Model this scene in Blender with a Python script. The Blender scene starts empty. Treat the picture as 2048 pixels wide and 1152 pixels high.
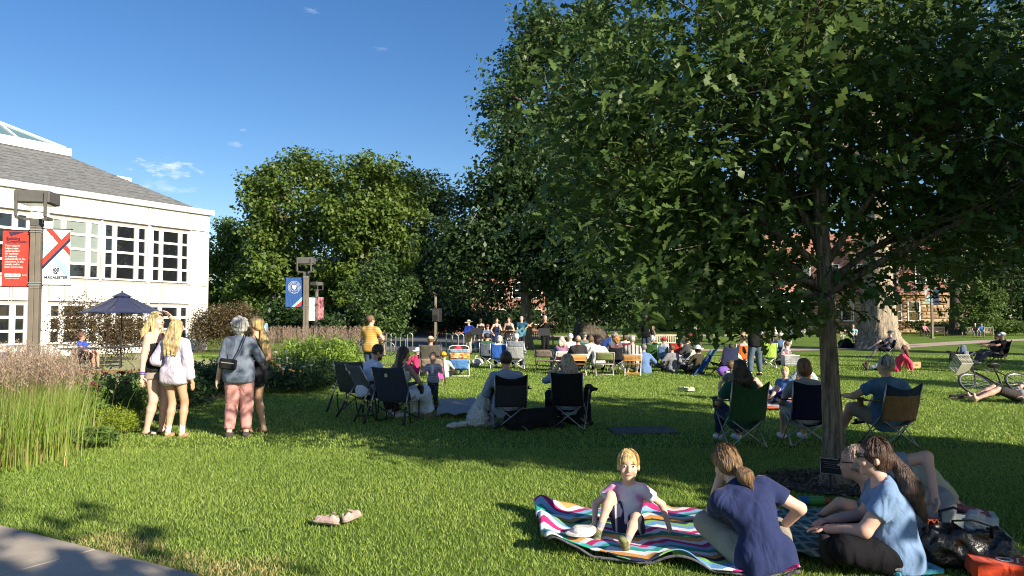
import bpy, bmesh, math, random
import numpy as np
from mathutils import Vector, Matrix, Euler
R = math.radians
random.seed(7)
rng = np.random.default_rng(11)
scene = bpy.context.scene
COL = scene.collection

# ------------------------------------------------------------------ camera
CAM_H = 1.65
FPX = 1480.0                       # focal length in pixels of the 2048 px wide photograph
PITCH = math.atan(62.0 / FPX)
cam_d = bpy.data.cameras.new('camera')
cam_d.sensor_width = 36.0
cam_d.lens = 36.0 * FPX / 2048.0
cam_d.clip_start = 0.05
cam_d.clip_end = 3000.0
cam = bpy.data.objects.new('camera', cam_d)
COL.objects.link(cam)
cam.location = (0, 0, CAM_H)
cam.rotation_euler = (R(90) + PITCH, 0, 0)
scene.camera = cam

# ------------------------------------------------------------------ sky and sun
SUN_AZ = R(44)                     # sun stands to the right, turned this much towards the camera side
SUN_EL = R(25)
world = bpy.data.worlds.new('World')
scene.world = world
world.use_nodes = True
wn, wl = world.node_tree.nodes, world.node_tree.links
wn.clear()
w_out = wn.new('ShaderNodeOutputWorld')
w_bg = wn.new('ShaderNodeBackground')
w_sky = wn.new('ShaderNodeTexSky')
w_sky.sky_type = 'NISHITA'
w_sky.sun_disc = False
w_sky.sun_elevation = SUN_EL
w_sky.sun_rotation = R(90) + SUN_AZ     # measured clockwise from +Y
w_sky.altitude = 250.0
w_sky.air_density = 1.0
w_sky.dust_density = 0.5
w_sky.ozone_density = 2.0
w_bg.inputs['Strength'].default_value = 0.075
w_hs = wn.new('ShaderNodeHueSaturation')            # camera-like colour rendering of the whole sky
w_hs.inputs['Saturation'].default_value = 1.30
w_hs.inputs['Hue'].default_value = 0.508
wl.new(w_sky.outputs[0], w_hs.inputs['Color'])
def wmath(op, a, b=None, cl=False):
    q = wn.new('ShaderNodeMath'); q.operation = op; q.use_clamp = cl
    for i, v in enumerate((a, b)):
        if v is None: continue
        if isinstance(v, (int, float)): q.inputs[i].default_value = v
        else: wl.new(v, q.inputs[i])
    return q.outputs[0]
w_tc = wn.new('ShaderNodeTexCoord')
w_no = wn.new('ShaderNodeTexNoise'); w_no.inputs['Scale'].default_value = 60.0; w_no.inputs['Detail'].default_value = 6.0; w_no.inputs['Roughness'].default_value = 0.62
w_mp = wn.new('ShaderNodeMapping'); w_mp.inputs['Scale'].default_value = (1.0, 1.0, 2.6)
wl.new(w_tc.outputs['Generated'], w_mp.inputs['Vector']); wl.new(w_mp.outputs['Vector'], w_no.inputs['Vector'])
w_cloud = None
def sky_dir(px, py):
    a, b = (px - 1024.0) / FPX, -(py - 576.0) / FPX
    return Vector((a, math.cos(PITCH) - b * math.sin(PITCH), math.sin(PITCH) + b * math.cos(PITCH))).normalized()
for (px, py, ra, rb, dens) in ((335, 338, 62, 22, .75), (318, 372, 78, 13, .32), (620, 22, 24, 8, .34), (470, 288, 17, 6, .24), (488, 260, 9, 5, .30), (766, 99, 20, 6, .14), (345, 412, 60, 9, .2)):
    d0 = sky_dir(px, py); rx = Vector((d0.y, -d0.x, 0)).normalized(); uy = rx.cross(d0)
    def wdot(v, k):
        q = wn.new('ShaderNodeVectorMath'); q.operation = 'DOT_PRODUCT'; q.inputs[1].default_value = v * k; wl.new(w_tc.outputs['Generated'], q.inputs[0]); return q.outputs['Value']
    u, v = wdot(rx, FPX / ra), wdot(uy, FPX / rb)
    rr = wmath('ADD', wmath('MULTIPLY', u, u), wmath('MULTIPLY', v, v))
    k = wmath('MULTIPLY', wmath('SUBTRACT', wmath('ADD', wmath('MULTIPLY', w_no.outputs['Fac'], 4.4), -1.65), rr, ), .8, True)
    k = wmath('MULTIPLY', wmath('MULTIPLY', k, wmath('GREATER_THAN', wdot(d0, 1.0), 0.5)), dens)
    w_cloud = k if w_cloud is None else wmath('MAXIMUM', w_cloud, k)
w_mix = wn.new('ShaderNodeMix'); w_mix.data_type = 'RGBA'
wl.new(w_cloud, w_mix.inputs['Factor']); wl.new(w_hs.outputs['Color'], w_mix.inputs['A']); w_mix.inputs['B'].default_value = (7.6, 8.2, 9.2, 1.0)
wl.new(w_mix.outputs['Result'], w_bg.inputs['Color'])
wl.new(w_bg.outputs[0], w_out.inputs['Surface'])

sun_d = bpy.data.lights.new('sun', 'SUN')
sun_d.energy = 5.0
sun_d.angle = R(0.55)
sun_d.color = (1.0, 0.89, 0.72)
sun = bpy.data.objects.new('sun', sun_d)
COL.objects.link(sun)
SUN_VEC = Vector((math.cos(SUN_EL) * math.cos(SUN_AZ), -math.cos(SUN_EL) * math.sin(SUN_AZ), math.sin(SUN_EL)))
sun.rotation_euler = SUN_VEC.to_track_quat('Z', 'Y').to_euler()
sun.location = SUN_VEC * 60

scene.view_settings.view_transform = 'Standard'
scene.view_settings.look = 'None'
scene.view_settings.exposure = 0.95
scene.view_settings.gamma = 1.0
scene.view_settings.use_curve_mapping = False
scene.render.engine = 'CYCLES'
cy = scene.cycles
cy.use_denoising = True
try:
    cy.denoiser = 'OPENIMAGEDENOISE'
    cy.denoising_input_passes = 'RGB_ALBEDO_NORMAL'
    cy.denoising_prefilter = 'ACCURATE'
except Exception:
    pass
cy.filter_width = 1.05
cy.max_bounces = 5
cy.diffuse_bounces = 3
cy.glossy_bounces = 2
cy.transmission_bounces = 4
cy.transparent_max_bounces = 6
cy.caustics_reflective = False
cy.caustics_refractive = False
cy.sample_clamp_indirect = 4.0

# ------------------------------------------------------------------ pixel -> place
def ray(px, py):
    a, b = (px - 1024.0) / FPX, -(py - 576.0) / FPX
    return Vector((a, math.cos(PITCH) - b * math.sin(PITCH), math.sin(PITCH) + b * math.cos(PITCH)))
def G(px, py, z=0.0):
    """point of height z seen at this pixel"""
    d = ray(px, py); t = (z - CAM_H) / d.z
    return Vector((d.x * t, d.y * t, z))
def D(px, py, depth):
    """point at depth (metres along +Y) seen at this pixel"""
    d = ray(px, py); t = depth / d.y
    return Vector((d.x * t, depth, CAM_H + d.z * t))

# ------------------------------------------------------------------ materials
MATS = {}
def _noise(nt, scale, detail=3.0, coord='Object', rough=0.55, stretch=None):
    tc = nt.nodes.new('ShaderNodeTexCoord')
    n = nt.nodes.new('ShaderNodeTexNoise')
    n.inputs['Scale'].default_value = scale
    n.inputs['Detail'].default_value = detail
    n.inputs['Roughness'].default_value = rough
    src = tc.outputs[coord]
    if stretch:
        mp = nt.nodes.new('ShaderNodeMapping')
        mp.inputs['Scale'].default_value = stretch
        nt.links.new(src, mp.inputs['Vector']); src = mp.outputs['Vector']
    nt.links.new(src, n.inputs['Vector'])
    return n
def c4(c): return (c[0], c[1], c[2], 1.0)
def mul(c, k): return tuple(min(1.0, x * k) for x in c)
def mat(name, color, rough=0.6, var=0.12, vscale=6.0, bump=0.0, bscale=60.0, metal=0.0, spec=0.4,
        stretch=None, bstretch=None, sheen=0.0, color2=None, coat=0.0, sss=0.0):
    """plain procedural surface: two tones mixed by noise, optional bump"""
    if name in MATS: return MATS[name]
    m = bpy.data.materials.new(name); m.use_nodes = True
    nt = m.node_tree; p = nt.nodes['Principled BSDF']
    p.inputs['Roughness'].default_value = rough
    p.inputs['Metallic'].default_value = metal
    p.inputs['Specular IOR Level'].default_value = spec
    if sheen: p.inputs['Sheen Weight'].default_value = sheen
    if coat: p.inputs['Coat Weight'].default_value = coat
    if sss:
        p.inputs['Subsurface Weight'].default_value = sss
        p.inputs['Subsurface Radius'].default_value = (0.02, 0.008, 0.004)
        p.inputs['Subsurface Scale'].default_value = 0.6
    if var or color2:
        n = _noise(nt, vscale, 4.0, stretch=stretch)
        r = nt.nodes.new('ShaderNodeValToRGB')
        r.color_ramp.elements[0].position = 0.32; r.color_ramp.elements[1].position = 0.68
        r.color_ramp.elements[0].color = c4(mul(color, 1 - var))
        r.color_ramp.elements[1].color = c4(color2 if color2 else mul(color, 1 + var))
        nt.links.new(n.outputs['Fac'], r.inputs['Fac'])
        nt.links.new(r.outputs['Color'], p.inputs['Base Color'])
    else:
        p.inputs['Base Color'].default_value = c4(color)
    if bump:
        n2 = _noise(nt, bscale, 3.0, stretch=bstretch)
        b = nt.nodes.new('ShaderNodeBump'); b.inputs['Strength'].default_value = bump
        b.inputs['Distance'].default_value = 0.02
        nt.links.new(n2.outputs['Fac'], b.inputs['Height'])
        nt.links.new(b.outputs['Normal'], p.inputs['Normal'])
    MATS[name] = m
    return m
_mc = [0]
def fab(c, rough=0.85, var=0.10, **k):
    key = 'fabric_%02d%02d%02d' % tuple(int(x * 99) for x in c)
    if key in MATS: return MATS[key]
    dark = max(c) < .06
    m = mat(key, c, rough=rough, var=var, vscale=14, bump=k.get('bump', 0.14), bscale=k.get('bscale', 60), spec=0.12 if dark else 0.2, sheen=0.0 if dark else 0.10)
    nt = m.node_tree; p = nt.nodes['Principled BSDF']; b1 = p.inputs['Normal'].links[0].from_node      # soft folds under the weave
    n = _noise(nt, 7.5, 1.5, stretch=(1.0, 1.0, .55)); n.inputs['Distortion'].default_value = 1.4
    b2 = nt.nodes.new('ShaderNodeBump'); b2.inputs['Strength'].default_value = .55; b2.inputs['Distance'].default_value = .05
    nt.links.new(n.outputs['Fac'], b2.inputs['Height']); nt.links.new(b2.outputs['Normal'], b1.inputs['Normal'])
    return m
def skin(c=(0.62, 0.37, 0.27)):
    key = 'skin_%02d%02d%02d' % tuple(int(x * 99) for x in c)
    return mat(key, c, rough=0.5, var=0.07, vscale=9, bump=0.04, bscale=90, spec=0.35, sss=0.12)
def hairm(c):
    key = 'hair_%02d%02d%02d' % tuple(int(x * 99) for x in c)
    return mat(key, mul(c, 0.62), rough=0.42, var=0.45, vscale=30, stretch=(1.6, 1.6, 0.10), color2=mul(c, 1.7), bump=0.9, bscale=48,
               bstretch=(2.2, 2.2, 0.10), spec=0.4)
def metalm(c, rough=0.35, metal=0.8):
    key = 'metal_%02d%02d%02d' % tuple(int(x * 99) for x in c)
    return mat(key, c, rough=rough, var=0.08, vscale=10, metal=metal, spec=0.5)
def leafm(name, c, c2, trans=0.35, rough=0.45, patch=0.0):
    if name in MATS: return MATS[name]
    m = bpy.data.materials.new(name); m.use_nodes = True
    nt = m.node_tree; p = nt.nodes['Principled BSDF']; out = nt.nodes['Material Output']
    g = nt.nodes.new('ShaderNodeNewGeometry')
    r = nt.nodes.new('ShaderNodeValToRGB')
    r.color_ramp.elements[0].color = c4(c); r.color_ramp.elements[1].color = c4(c2)
    e = r.color_ramp.elements.new(0.5); e.color = c4(tuple((a * 0.6 + b * 0.4) for a, b in zip(c, c2)))
    nt.links.new(g.outputs['Random Per Island'], r.inputs['Fac'])
    if patch:      # broad lighter and yellower patches over the lawn
        n = _noise(nt, .55, 4.0); a = nt.nodes.new('ShaderNodeMath'); a.operation = 'MULTIPLY_ADD'; a.inputs[1].default_value = patch * 2; a.inputs[2].default_value = -patch
        b = nt.nodes.new('ShaderNodeMath'); b.operation = 'ADD'; b.use_clamp = True
        nt.links.new(n.outputs['Fac'], a.inputs[0]); nt.links.new(a.outputs[0], b.inputs[0]); nt.links.new(g.outputs['Random Per Island'], b.inputs[1]); nt.links.new(b.outputs[0], r.inputs['Fac'])
    nt.links.new(r.outputs['Color'], p.inputs['Base Color'])
    p.inputs['Roughness'].default_value = rough
    p.inputs['Specular IOR Level'].default_value = 0.3
    t = nt.nodes.new('ShaderNodeBsdfTranslucent')
    mx = nt.nodes.new('ShaderNodeMixShader'); mx.inputs['Fac'].default_value = trans
    hs = nt.nodes.new('ShaderNodeHueSaturation'); hs.inputs['Hue'].default_value = 0.485
    hs.inputs['Value'].default_value = 1.5
    nt.links.new(r.outputs['Color'], hs.inputs['Color'])
    nt.links.new(hs.outputs['Color'], t.inputs['Color'])
    nt.links.new(p.outputs[0], mx.inputs[1]); nt.links.new(t.outputs[0], mx.inputs[2])
    nt.links.new(mx.outputs[0], out.inputs['Surface'])
    MATS[name] = m
    return m
def barkm(name, c, scale=7.0, strength=1.0):
    if name in MATS: return MATS[name]
    m = bpy.data.materials.new(name); m.use_nodes = True
    nt = m.node_tree; p = nt.nodes['Principled BSDF']
    n = _noise(nt, scale, 6.0, stretch=(3.2, 3.2, 0.42), rough=0.65)
    r = nt.nodes.new('ShaderNodeValToRGB')
    r.color_ramp.elements[0].position = 0.36; r.color_ramp.elements[1].position = 0.66
    r.color_ramp.elements[0].color = c4(mul(c, 0.35)); r.color_ramp.elements[1].color = c4(mul(c, 1.25))
    b = nt.nodes.new('ShaderNodeBump'); b.inputs['Strength'].default_value = strength; b.inputs['Distance'].default_value = 0.05
    nt.links.new(n.outputs['Fac'], r.inputs['Fac']); nt.links.new(r.outputs['Color'], p.inputs['Base Color'])
    nt.links.new(n.outputs['Fac'], b.inputs['Height']); nt.links.new(b.outputs['Normal'], p.inputs['Normal'])
    p.inputs['Roughness'].default_value = 0.9; p.inputs['Specular IOR Level'].default_value = 0.15
    MATS[name] = m
    return m
def glassm(name, tint=(0.02, 0.025, 0.03), rough=0.05):
    return mat(name, tint, rough=rough, var=0.2, vscale=0.7, spec=0.9)

# ------------------------------------------------------------------ mesh helpers
def link(o, parent=None):
    COL.objects.link(o)
    if parent is not None: o.parent = parent
    return o
def raw(name, verts, faces, m, parent=None, smooth=False, mats=None, midx=None):
    me = bpy.data.meshes.new(name)
    if isinstance(verts, np.ndarray) and isinstance(faces, np.ndarray):
        nv, (nf, k) = len(verts), faces.shape
        me.vertices.add(nv); me.vertices.foreach_set('co', verts.astype(np.float32).ravel())
        me.loops.add(nf * k); me.loops.foreach_set('vertex_index', faces.astype(np.int32).ravel())
        me.polygons.add(nf); me.polygons.foreach_set('loop_start', np.arange(nf, dtype=np.int32) * k)
        try: me.polygons.foreach_set('loop_total', np.full(nf, k, dtype=np.int32))
        except Exception: pass
        me.update(calc_edges=True)
    else:
        me.from_pydata([tuple(v) for v in verts], [], [tuple(f) for f in faces])
    for mm in (mats or [m]): me.materials.append(mm)
    if midx is not None: me.polygons.foreach_set('material_index', np.asarray(midx, dtype=np.int32))
    if smooth: me.polygons.foreach_set('use_smooth', np.ones(len(me.polygons), dtype=bool))
    me.update()
    return link(bpy.data.objects.new(name, me), parent)
def frame_of(d):
    d = Vector(d).normalized()
    a = Vector((0, 0, 1)) if abs(d.z) < 0.92 else Vector((1, 0, 0))
    x = a.cross(d).normalized(); y = d.cross(x).normalized()
    return x, y, d
class MB:
    """collects simple shapes for ONE mesh object"""
    def __init__(s): s.v = []; s.f = []; s.mi = []; s.cur = 0
    def add(s, vs, fs):
        o = len(s.v); s.v += [tuple(v) for v in vs]; s.f += [tuple(i + o for i in f) for f in fs]; s.mi += [s.cur] * len(fs)
        return s
    def box(s, c, size, rot=None, bev=0.0, taper=1.0):
        hx, hy, hz = size[0] / 2, size[1] / 2, size[2] / 2
        if bev <= 0:
            vs = [Vector((x * (taper if z > 0 else 1), y * (taper if z > 0 else 1), z)) for z in (-hz, hz) for y in (-hy, hy) for x in (-hx, hx)]
            fs = [(0, 2, 3, 1), (4, 5, 7, 6), (0, 1, 5, 4), (2, 6, 7, 3), (0, 4, 6, 2), (1, 3, 7, 5)]
        else:
            b = min(bev, hx * .98, hy * .98, hz * .98)
            ring = lambda ex, ey, z: [Vector((ex - b, -ey, z)), Vector((ex, -ey + b, z)), Vector((ex, ey - b, z)), Vector((ex - b, ey, z)),
                                      Vector((-ex + b, ey, z)), Vector((-ex, ey - b, z)), Vector((-ex, -ey + b, z)), Vector((-ex + b, -ey, z))]
            vs = ring(hx - b * .6, hy - b * .6, -hz) + ring(hx, hy, -hz + b * .6) + ring(hx * taper, hy * taper, hz - b * .6) + ring((hx - b * .6) * taper, (hy - b * .6) * taper, hz)
            fs = [tuple(range(7, -1, -1)), tuple(range(24, 32))]
            for k in range(3):
                for i in range(8): fs.append((k * 8 + i, k * 8 + (i + 1) % 8, k * 8 + 8 + (i + 1) % 8, k * 8 + 8 + i))
        M = rot if rot is not None else Matrix.Identity(3)
        if isinstance(M, Euler): M = M.to_matrix()
        c = Vector(c)
        return s.add([c + M @ v for v in vs], fs)
    def tube(s, pts, r, n=8, cap=True, flat=None):
        pts = [Vector(p) for p in pts]; rs = r if isinstance(r, (list, tuple)) else [r] * len(pts)
        vs = []; prev = None
        for i, p in enumerate(pts):
            d = (pts[min(i + 1, len(pts) - 1)] - pts[max(i - 1, 0)])
            if d.length < 1e-9: d = Vector((0, 0, 1))
            d.normalize()
            if prev is None: x, y, _ = frame_of(d)
            else:
                x = (prev - d * prev.dot(d))
                if x.length < 1e-6: x, y, _ = frame_of(d)
                x.normalize(); y = d.cross(x)
            prev = x
            for k in range(n):
                a = 2 * math.pi * k / n
                vs.append(p + x * (rs[i] * math.cos(a)) + y * (rs[i] * math.sin(a) * (flat or 1.0)))
        fs = []
        for i in range(len(pts) - 1):
            for k in range(n): fs.append((i * n + k, i * n + (k + 1) % n, (i + 1) * n + (k + 1) % n, (i + 1) * n + k))
        if cap:
            fs.append(tuple(range(n - 1, -1, -1))); fs.append(tuple((len(pts) - 1) * n + k for k in range(n)))
        return s.add(vs, fs)
    def lathe(s, c, prof, n=16, M=None):
        c = Vector(c); M = M or Matrix.Identity(3); vs = []
        for (r, z) in prof:
            for k in range(n):
                a = 2 * math.pi * k / n; vs.append(c + M @ Vector((r * math.cos(a), r * math.sin(a), z)))
        fs = [(i * n + k, i * n + (k + 1) % n, (i + 1) * n + (k + 1) % n, (i + 1) * n + k) for i in range(len(prof) - 1) for k in range(n)]
        fs += [tuple(range(n - 1, -1, -1)), tuple((len(prof) - 1) * n + k for k in range(n))]
        return s.add(vs, fs)
    def prism(s, poly, off):
        """polygon (3D points) pushed along off"""
        n = len(poly); off = Vector(off)
        vs = [Vector(p) for p in poly] + [Vector(p) + off for p in poly]
        fs = [tuple(range(n - 1, -1, -1)), tuple(range(n, 2 * n))] + [(i, (i + 1) % n, n + (i + 1) % n, n + i) for i in range(n)]
        return s.add(vs, fs)
    def grid(s, fn, nu, nv, thick=0.0):
        """sheet fn(u,v)->point, optional thickness along its normal"""
        P = [[Vector(fn(i / nu, j / nv)) for j in range(nv + 1)] for i in range(nu + 1)]
        vs = [P[i][j] for i in range(nu + 1) for j in range(nv + 1)]
        w = nv + 1
        fs = [(i * w + j, (i + 1) * w + j, (i + 1) * w + j + 1, i * w + j + 1) for i in range(nu) for j in range(nv)]
        if thick:
            nn = []
            for i in range(nu + 1):
                for j in range(nv + 1):
                    a = P[min(i + 1, nu)][j] - P[max(i - 1, 0)][j]; b = P[i][min(j + 1, nv)] - P[i][max(j - 1, 0)]
                    q = a.cross(b); nn.append(q.normalized() if q.length > 1e-12 else Vector((0, 0, 1)))
            m0 = len(vs); vs2 = [v - q * thick for v, q in zip(vs, nn)]
            fs2 = [tuple(reversed([k + m0 for k in f])) for f in fs]
            rim = [i * w for i in range(nu + 1)] + [nu * w + j for j in range(1, nv + 1)] + [i * w + nv for i in range(nu - 1, -1, -1)] + [j for j in range(nv - 1, 0, -1)]
            fs3 = [(rim[(k + 1) % len(rim)], rim[k], rim[k] + m0, rim[(k + 1) % len(rim)] + m0) for k in range(len(rim))]
            vs = vs + vs2; fs = fs + fs2 + fs3
        return s.add(vs, fs)
    def ball(s, c, r, n=10, m=7, M=None):
        r = (r, r, r) if not hasattr(r, '__len__') else r
        c = Vector(c); M = M or Matrix.Identity(3)
        vs = [c + M @ Vector((0, 0, -r[2]))]
        for i in range(1, m):
            t = math.pi * i / m
            for k in range(n):
                a = 2 * math.pi * k / n
                vs.append(c + M @ Vector((r[0] * math.sin(t) * math.cos(a), r[1] * math.sin(t) * math.sin(a), -r[2] * math.cos(t))))
        vs.append(c + M @ Vector((0, 0, r[2])))
        fs = [(0, 1 + (k + 1) % n, 1 + k) for k in range(n)]
        for i in range(m - 2):
            for k in range(n): fs.append((1 + i * n + k, 1 + i * n + (k + 1) % n, 1 + (i + 1) * n + (k + 1) % n, 1 + (i + 1) * n + k))
        L = len(vs) - 1
        fs += [(L, 1 + (m - 2) * n + k, 1 + (m - 2) * n + (k + 1) % n) for k in range(n)]
        return s.add(vs, fs)
    def build(s, name, m, parent=None, smooth=False, mats=None):
        return raw(name, s.v, s.f, m, parent, smooth, mats=mats, midx=s.mi if mats else None)

def thing(name, label, cat, loc=(0, 0, 0), rz=0.0, group=None):
    o = bpy.data.objects.new(name, None); o.empty_display_size = 0.1
    COL.objects.link(o); o.location = loc; o.rotation_euler = (0, 0, rz)
    return tag(o, label, cat, group)
def tag(o, label, cat, group=None):
    o['label'] = label; o['category'] = cat
    if group: o['group'] = group
    return o
def struct(o): o['kind'] = 'structure'; return o
def stuff(o): o['kind'] = 'stuff'; return o
def place(o, loc, rz=0.0): o.location = loc; o.rotation_euler = (0, 0, rz); return o
def copy_tree(o, parent=None):
    c = o.copy(); COL.objects.link(c)
    if parent is not None: c.parent = parent
    for ch in [x for x in KIDS(o)]: copy_tree(ch, c)
    return c
def KIDS(o): return [x for x in bpy.data.objects if x.parent == o]
def text_mesh(name, body, size, m, parent, loc, rot, align='CENTER', extrude=0.001, bold=False, xs=1.0):
    cu = bpy.data.curves.new('t', 'FONT'); cu.body = body; cu.size = size; cu.align_x = align; cu.align_y = 'CENTER'
    cu.extrude = extrude; cu.resolution_u = 3
    if bold: cu.offset = size * 0.012
    to = bpy.data.objects.new('t', cu); COL.objects.link(to)
    dg = bpy.context.evaluated_depsgraph_get()
    me = bpy.data.meshes.new_from_object(to.evaluated_get(dg))
    bpy.data.objects.remove(to); bpy.data.curves.remove(cu)
    me.materials.clear(); me.materials.append(m)
    o = bpy.data.objects.new(name, me); link(o, parent); o.location = loc; o.rotation_euler = rot; o.scale = (xs, 1, 1)
    return o
# ------------------------------------------------------------------ vegetation builders
def unit(a): return a / np.maximum(np.linalg.norm(a, axis=-1, keepdims=True), 1e-9)
OAK_ST = [(0.0, .02), (.28, .15), (.39, .06), (.56, .23), (.66, .10), (.80, .22), (1.0, .02)]
def leaf_quads(C, N, T, size, style='diamond', wid=0.62, fold=0.12):
    """C centres, N normals, T directions (unit rows), size per leaf -> verts, quads"""
    T = unit(T - N * np.sum(T * N, axis=1, keepdims=True)); B = np.cross(N, T); s = size[:, None]; n = len(C)
    if style == 'oak':
        rows = []
        for (t, w) in OAK_ST:
            base = C + T * s * t + N * s * (-0.22 * t * t)
            rows.append(base - B * s * w + N * s * w * .25); rows.append(base + B * s * w + N * s * w * .25)
        k = len(OAK_ST); V = np.stack(rows, axis=1).reshape(-1, 3)
        o = (np.arange(n) * 2 * k)[:, None, None]
        q = np.array([[2 * i, 2 * i + 1, 2 * i + 3, 2 * i + 2] for i in range(k - 1)])[None]
        return V, (o + q).reshape(-1, 4)
    V = np.stack([C - T * s * .5, C + B * s * wid * .5 + N * s * fold, C + T * s * .5, C - B * s * wid * .5 + N * s * fold], axis=1).reshape(-1, 3)
    F = (np.arange(n) * 4)[:, None] + np.arange(4)[None]
    return V, F
def crown_points(lobes, n_clump, n_leaf, rc, r, flat=0.75):
    """leaf centres gathered in clumps on the shells of several lobes"""
    w = np.array([(l[1][0] * l[1][1] * l[1][2]) ** .58 for l in lobes]); w /= w.sum()
    which = r.choice(len(lobes), n_clump, p=w)
    c0 = np.array([tuple(l[0]) for l in lobes]); ra = np.array([l[1] for l in lobes])
    d = unit(r.normal(size=(n_clump, 3)))
    u = r.random(n_clump) ** 0.45
    u = u * (1 + .21 * r.normal(size=n_clump))
    cc = c0[which] + d * ra[which] * np.clip(u, .15, 1.25)[:, None]
    per = r.choice(n_clump, n_leaf)
    off = unit(r.normal(size=(n_leaf, 3))) * (r.random(n_leaf) ** .45)[:, None] * rc * 1.55 * np.array([1, 1, flat])
    # clumps differ in size
    sc = (0.6 + 0.8 * r.random(n_clump))[per][:, None]
    P = cc[per] + off * sc
    out = unit(P - c0[which[per]])
    return P, out, cc, which
def ridged(pts, rad, n=28, sub=10, ridge=0.10, seed=0, flare=0.0):
    """trunk tube with furrowed bark relief -> verts, quads"""
    r = np.random.default_rng(seed)
    pts = np.array([tuple(p) for p in pts]); rad = np.array(rad, float)
    t = np.linspace(0, len(pts) - 1, (len(pts) - 1) * sub + 1)
    P = np.stack([np.interp(t, np.arange(len(pts)), pts[:, k]) for k in range(3)], 1)
    Rr = np.interp(t, np.arange(len(pts)), rad)
    a = np.linspace(0, 2 * np.pi, n, endpoint=False)
    z = np.cumsum(np.r_[0, np.linalg.norm(np.diff(P, axis=0), axis=1)])
    h = np.zeros((len(t), n))
    for k in range(5):
        f = r.integers(5, 12); ph = r.random() * 7; wob = r.normal() * 1.6; w2 = 1.0 + r.random() * 2
        h += np.abs(np.sin(f * a[None] * .5 + ph + wob * np.sin(z[:, None] * w2 + k))) * (.5 + .5 * np.sin(z[:, None] * (2 + k) + a[None] * 2))
    h = (h / 5 - .35) * ridge + r.normal(size=h.shape) * ridge * .14
    if flare:
        lob = 1 + flare * np.exp(-z / (rad[0] * 1.1))[:, None] * (0.55 + .45 * np.cos(5 * a[None] + 1.0) * np.cos(2 * a[None] + .4))
    else: lob = 1.0
    rr = Rr[:, None] * (1 + h) * lob
    V = np.stack([P[:, None, 0] + rr * np.cos(a), P[:, None, 1] + rr * np.sin(a), np.repeat(P[:, None, 2], n, 1)], -1).reshape(-1, 3)
    i, k = np.meshgrid(np.arange(len(t) - 1), np.arange(n), indexing='ij')
    F = np.stack([i * n + k, i * n + (k + 1) % n, (i + 1) * n + (k + 1) % n, (i + 1) * n + k], -1).reshape(-1, 4)
    return V, F
def limb_pts(a, b, sag=0.12, k=5, r=rng):
    a, b = np.array(a, float), np.array(b, float); L = np.linalg.norm(b - a)
    w = r.normal(size=3) * L * .07
    return [tuple(a + (b - a) * t + np.array([0, 0, 1]) * L * sag * math.sin(math.pi * t) * (1 - t) + w * math.sin(math.pi * t)) for t in np.linspace(0, 1, k)]
def tree(name, label, base, trunk, lobes, nclump, nleaf, rc, leaf, lm, bm, ridge=0.08, flare=0.5, style='diamond', group=None, seed=1, nlimb=40, lr=0.05, droop=0.25, fork=None, nside=24, whorl=False):
    """base world point; trunk [(point, radius)...] and lobes [(centre, radii)] relative to base"""
    r = np.random.default_rng(seed)
    root = thing(name, label, 'tree', base, 0.0, group)
    V, F = ridged([p for p, _ in trunk], [q for _, q in trunk], n=nside, sub=8, ridge=ridge, seed=seed, flare=flare)
    raw('trunk', V, F, bm, root, smooth=False if ridge > .07 else True)
    P, out, cc, which = crown_points(lobes, nclump, nleaf, rc, r)
    tp = np.array([tuple(p) for p, _ in trunk]); tr = np.array([q for _, q in trunk])
    fz = fork if fork is not None else tp[-1, 2] * .55
    mb = MB()
    joint = []
    for li, (c, ra) in enumerate(lobes):
        z0 = min(max(fz, c[2] - ra[2] * 1.0 - .25 * math.hypot(c[0], c[1])), tp[-1, 2] * .98)
        a = np.array([np.interp(z0, tp[:, 2], tp[:, k]) for k in range(3)]); rad = np.interp(z0, tp[:, 2], tr)
        e = np.array(tuple(c)) + np.array([0, 0, ra[2] * .1])
        pts = limb_pts(a, e, .08, 6, r)
        r0 = max(min(rad * .55, lr * 2.6), lr)
        mb.tube(pts, list(np.linspace(r0, lr * .5, 6)), n=7)
        joint.append(pts)
    pick = r.choice(len(cc), min(nlimb, len(cc)), replace=False)
    for k in pick:
        pts = joint[which[k]]; s = pts[int(r.integers(2, 6))]
        q = limb_pts(s, cc[k], .05, 4, r)
        mb.tube(q, list(np.linspace(lr * .55, lr * .16, 4)), n=5, cap=False)
    mb.build('limbs', bm, root, smooth=True)
    if whorl:      # leaves radiate from twig ends
        ends = cc; per = r.integers(0, len(ends), nleaf)
        axis = unit(unit(ends - np.array(tp[-1]) * .5) + r.normal(size=ends.shape) * .4)
        C = ends[per] + r.normal(size=(nleaf, 3)) * rc * np.array([1, 1, .55])
        T = unit(axis[per] * .35 + r.normal(size=(nleaf, 3)) * .75 + np.array([0, 0, -droop]))
        N = unit(r.normal(size=(nleaf, 3)) * .55 + np.array([0, 0, .9]) + out * .25)
    else:
        C = P
        N = unit(out * .55 + np.array([0, 0, .55]) + r.normal(size=(nleaf, 3)) * .6)
        T = unit(r.normal(size=(nleaf, 3)) + out * .4 + np.array([0, 0, -droop]))
    size = leaf * (0.65 + .7 * r.random(nleaf))
    V, F = leaf_quads(C, N, T, size, style)
    keep = V.reshape(nleaf, -1, 3)[:, :, 2].min(1) + base[2] > 0.12
    if not keep.all():
        per = len(V) // nleaf; fper = len(F) // nleaf
        idx = np.nonzero(keep)[0]; V = V.reshape(nleaf, per, 3)[idx].reshape(-1, 3)
        F = (F.reshape(nleaf, fper, 4)[idx] - (idx * per)[:, None, None] + (np.arange(len(idx)) * per)[:, None, None]).reshape(-1, 4)
    raw('crown', V, F, lm, root)
    return root
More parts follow.
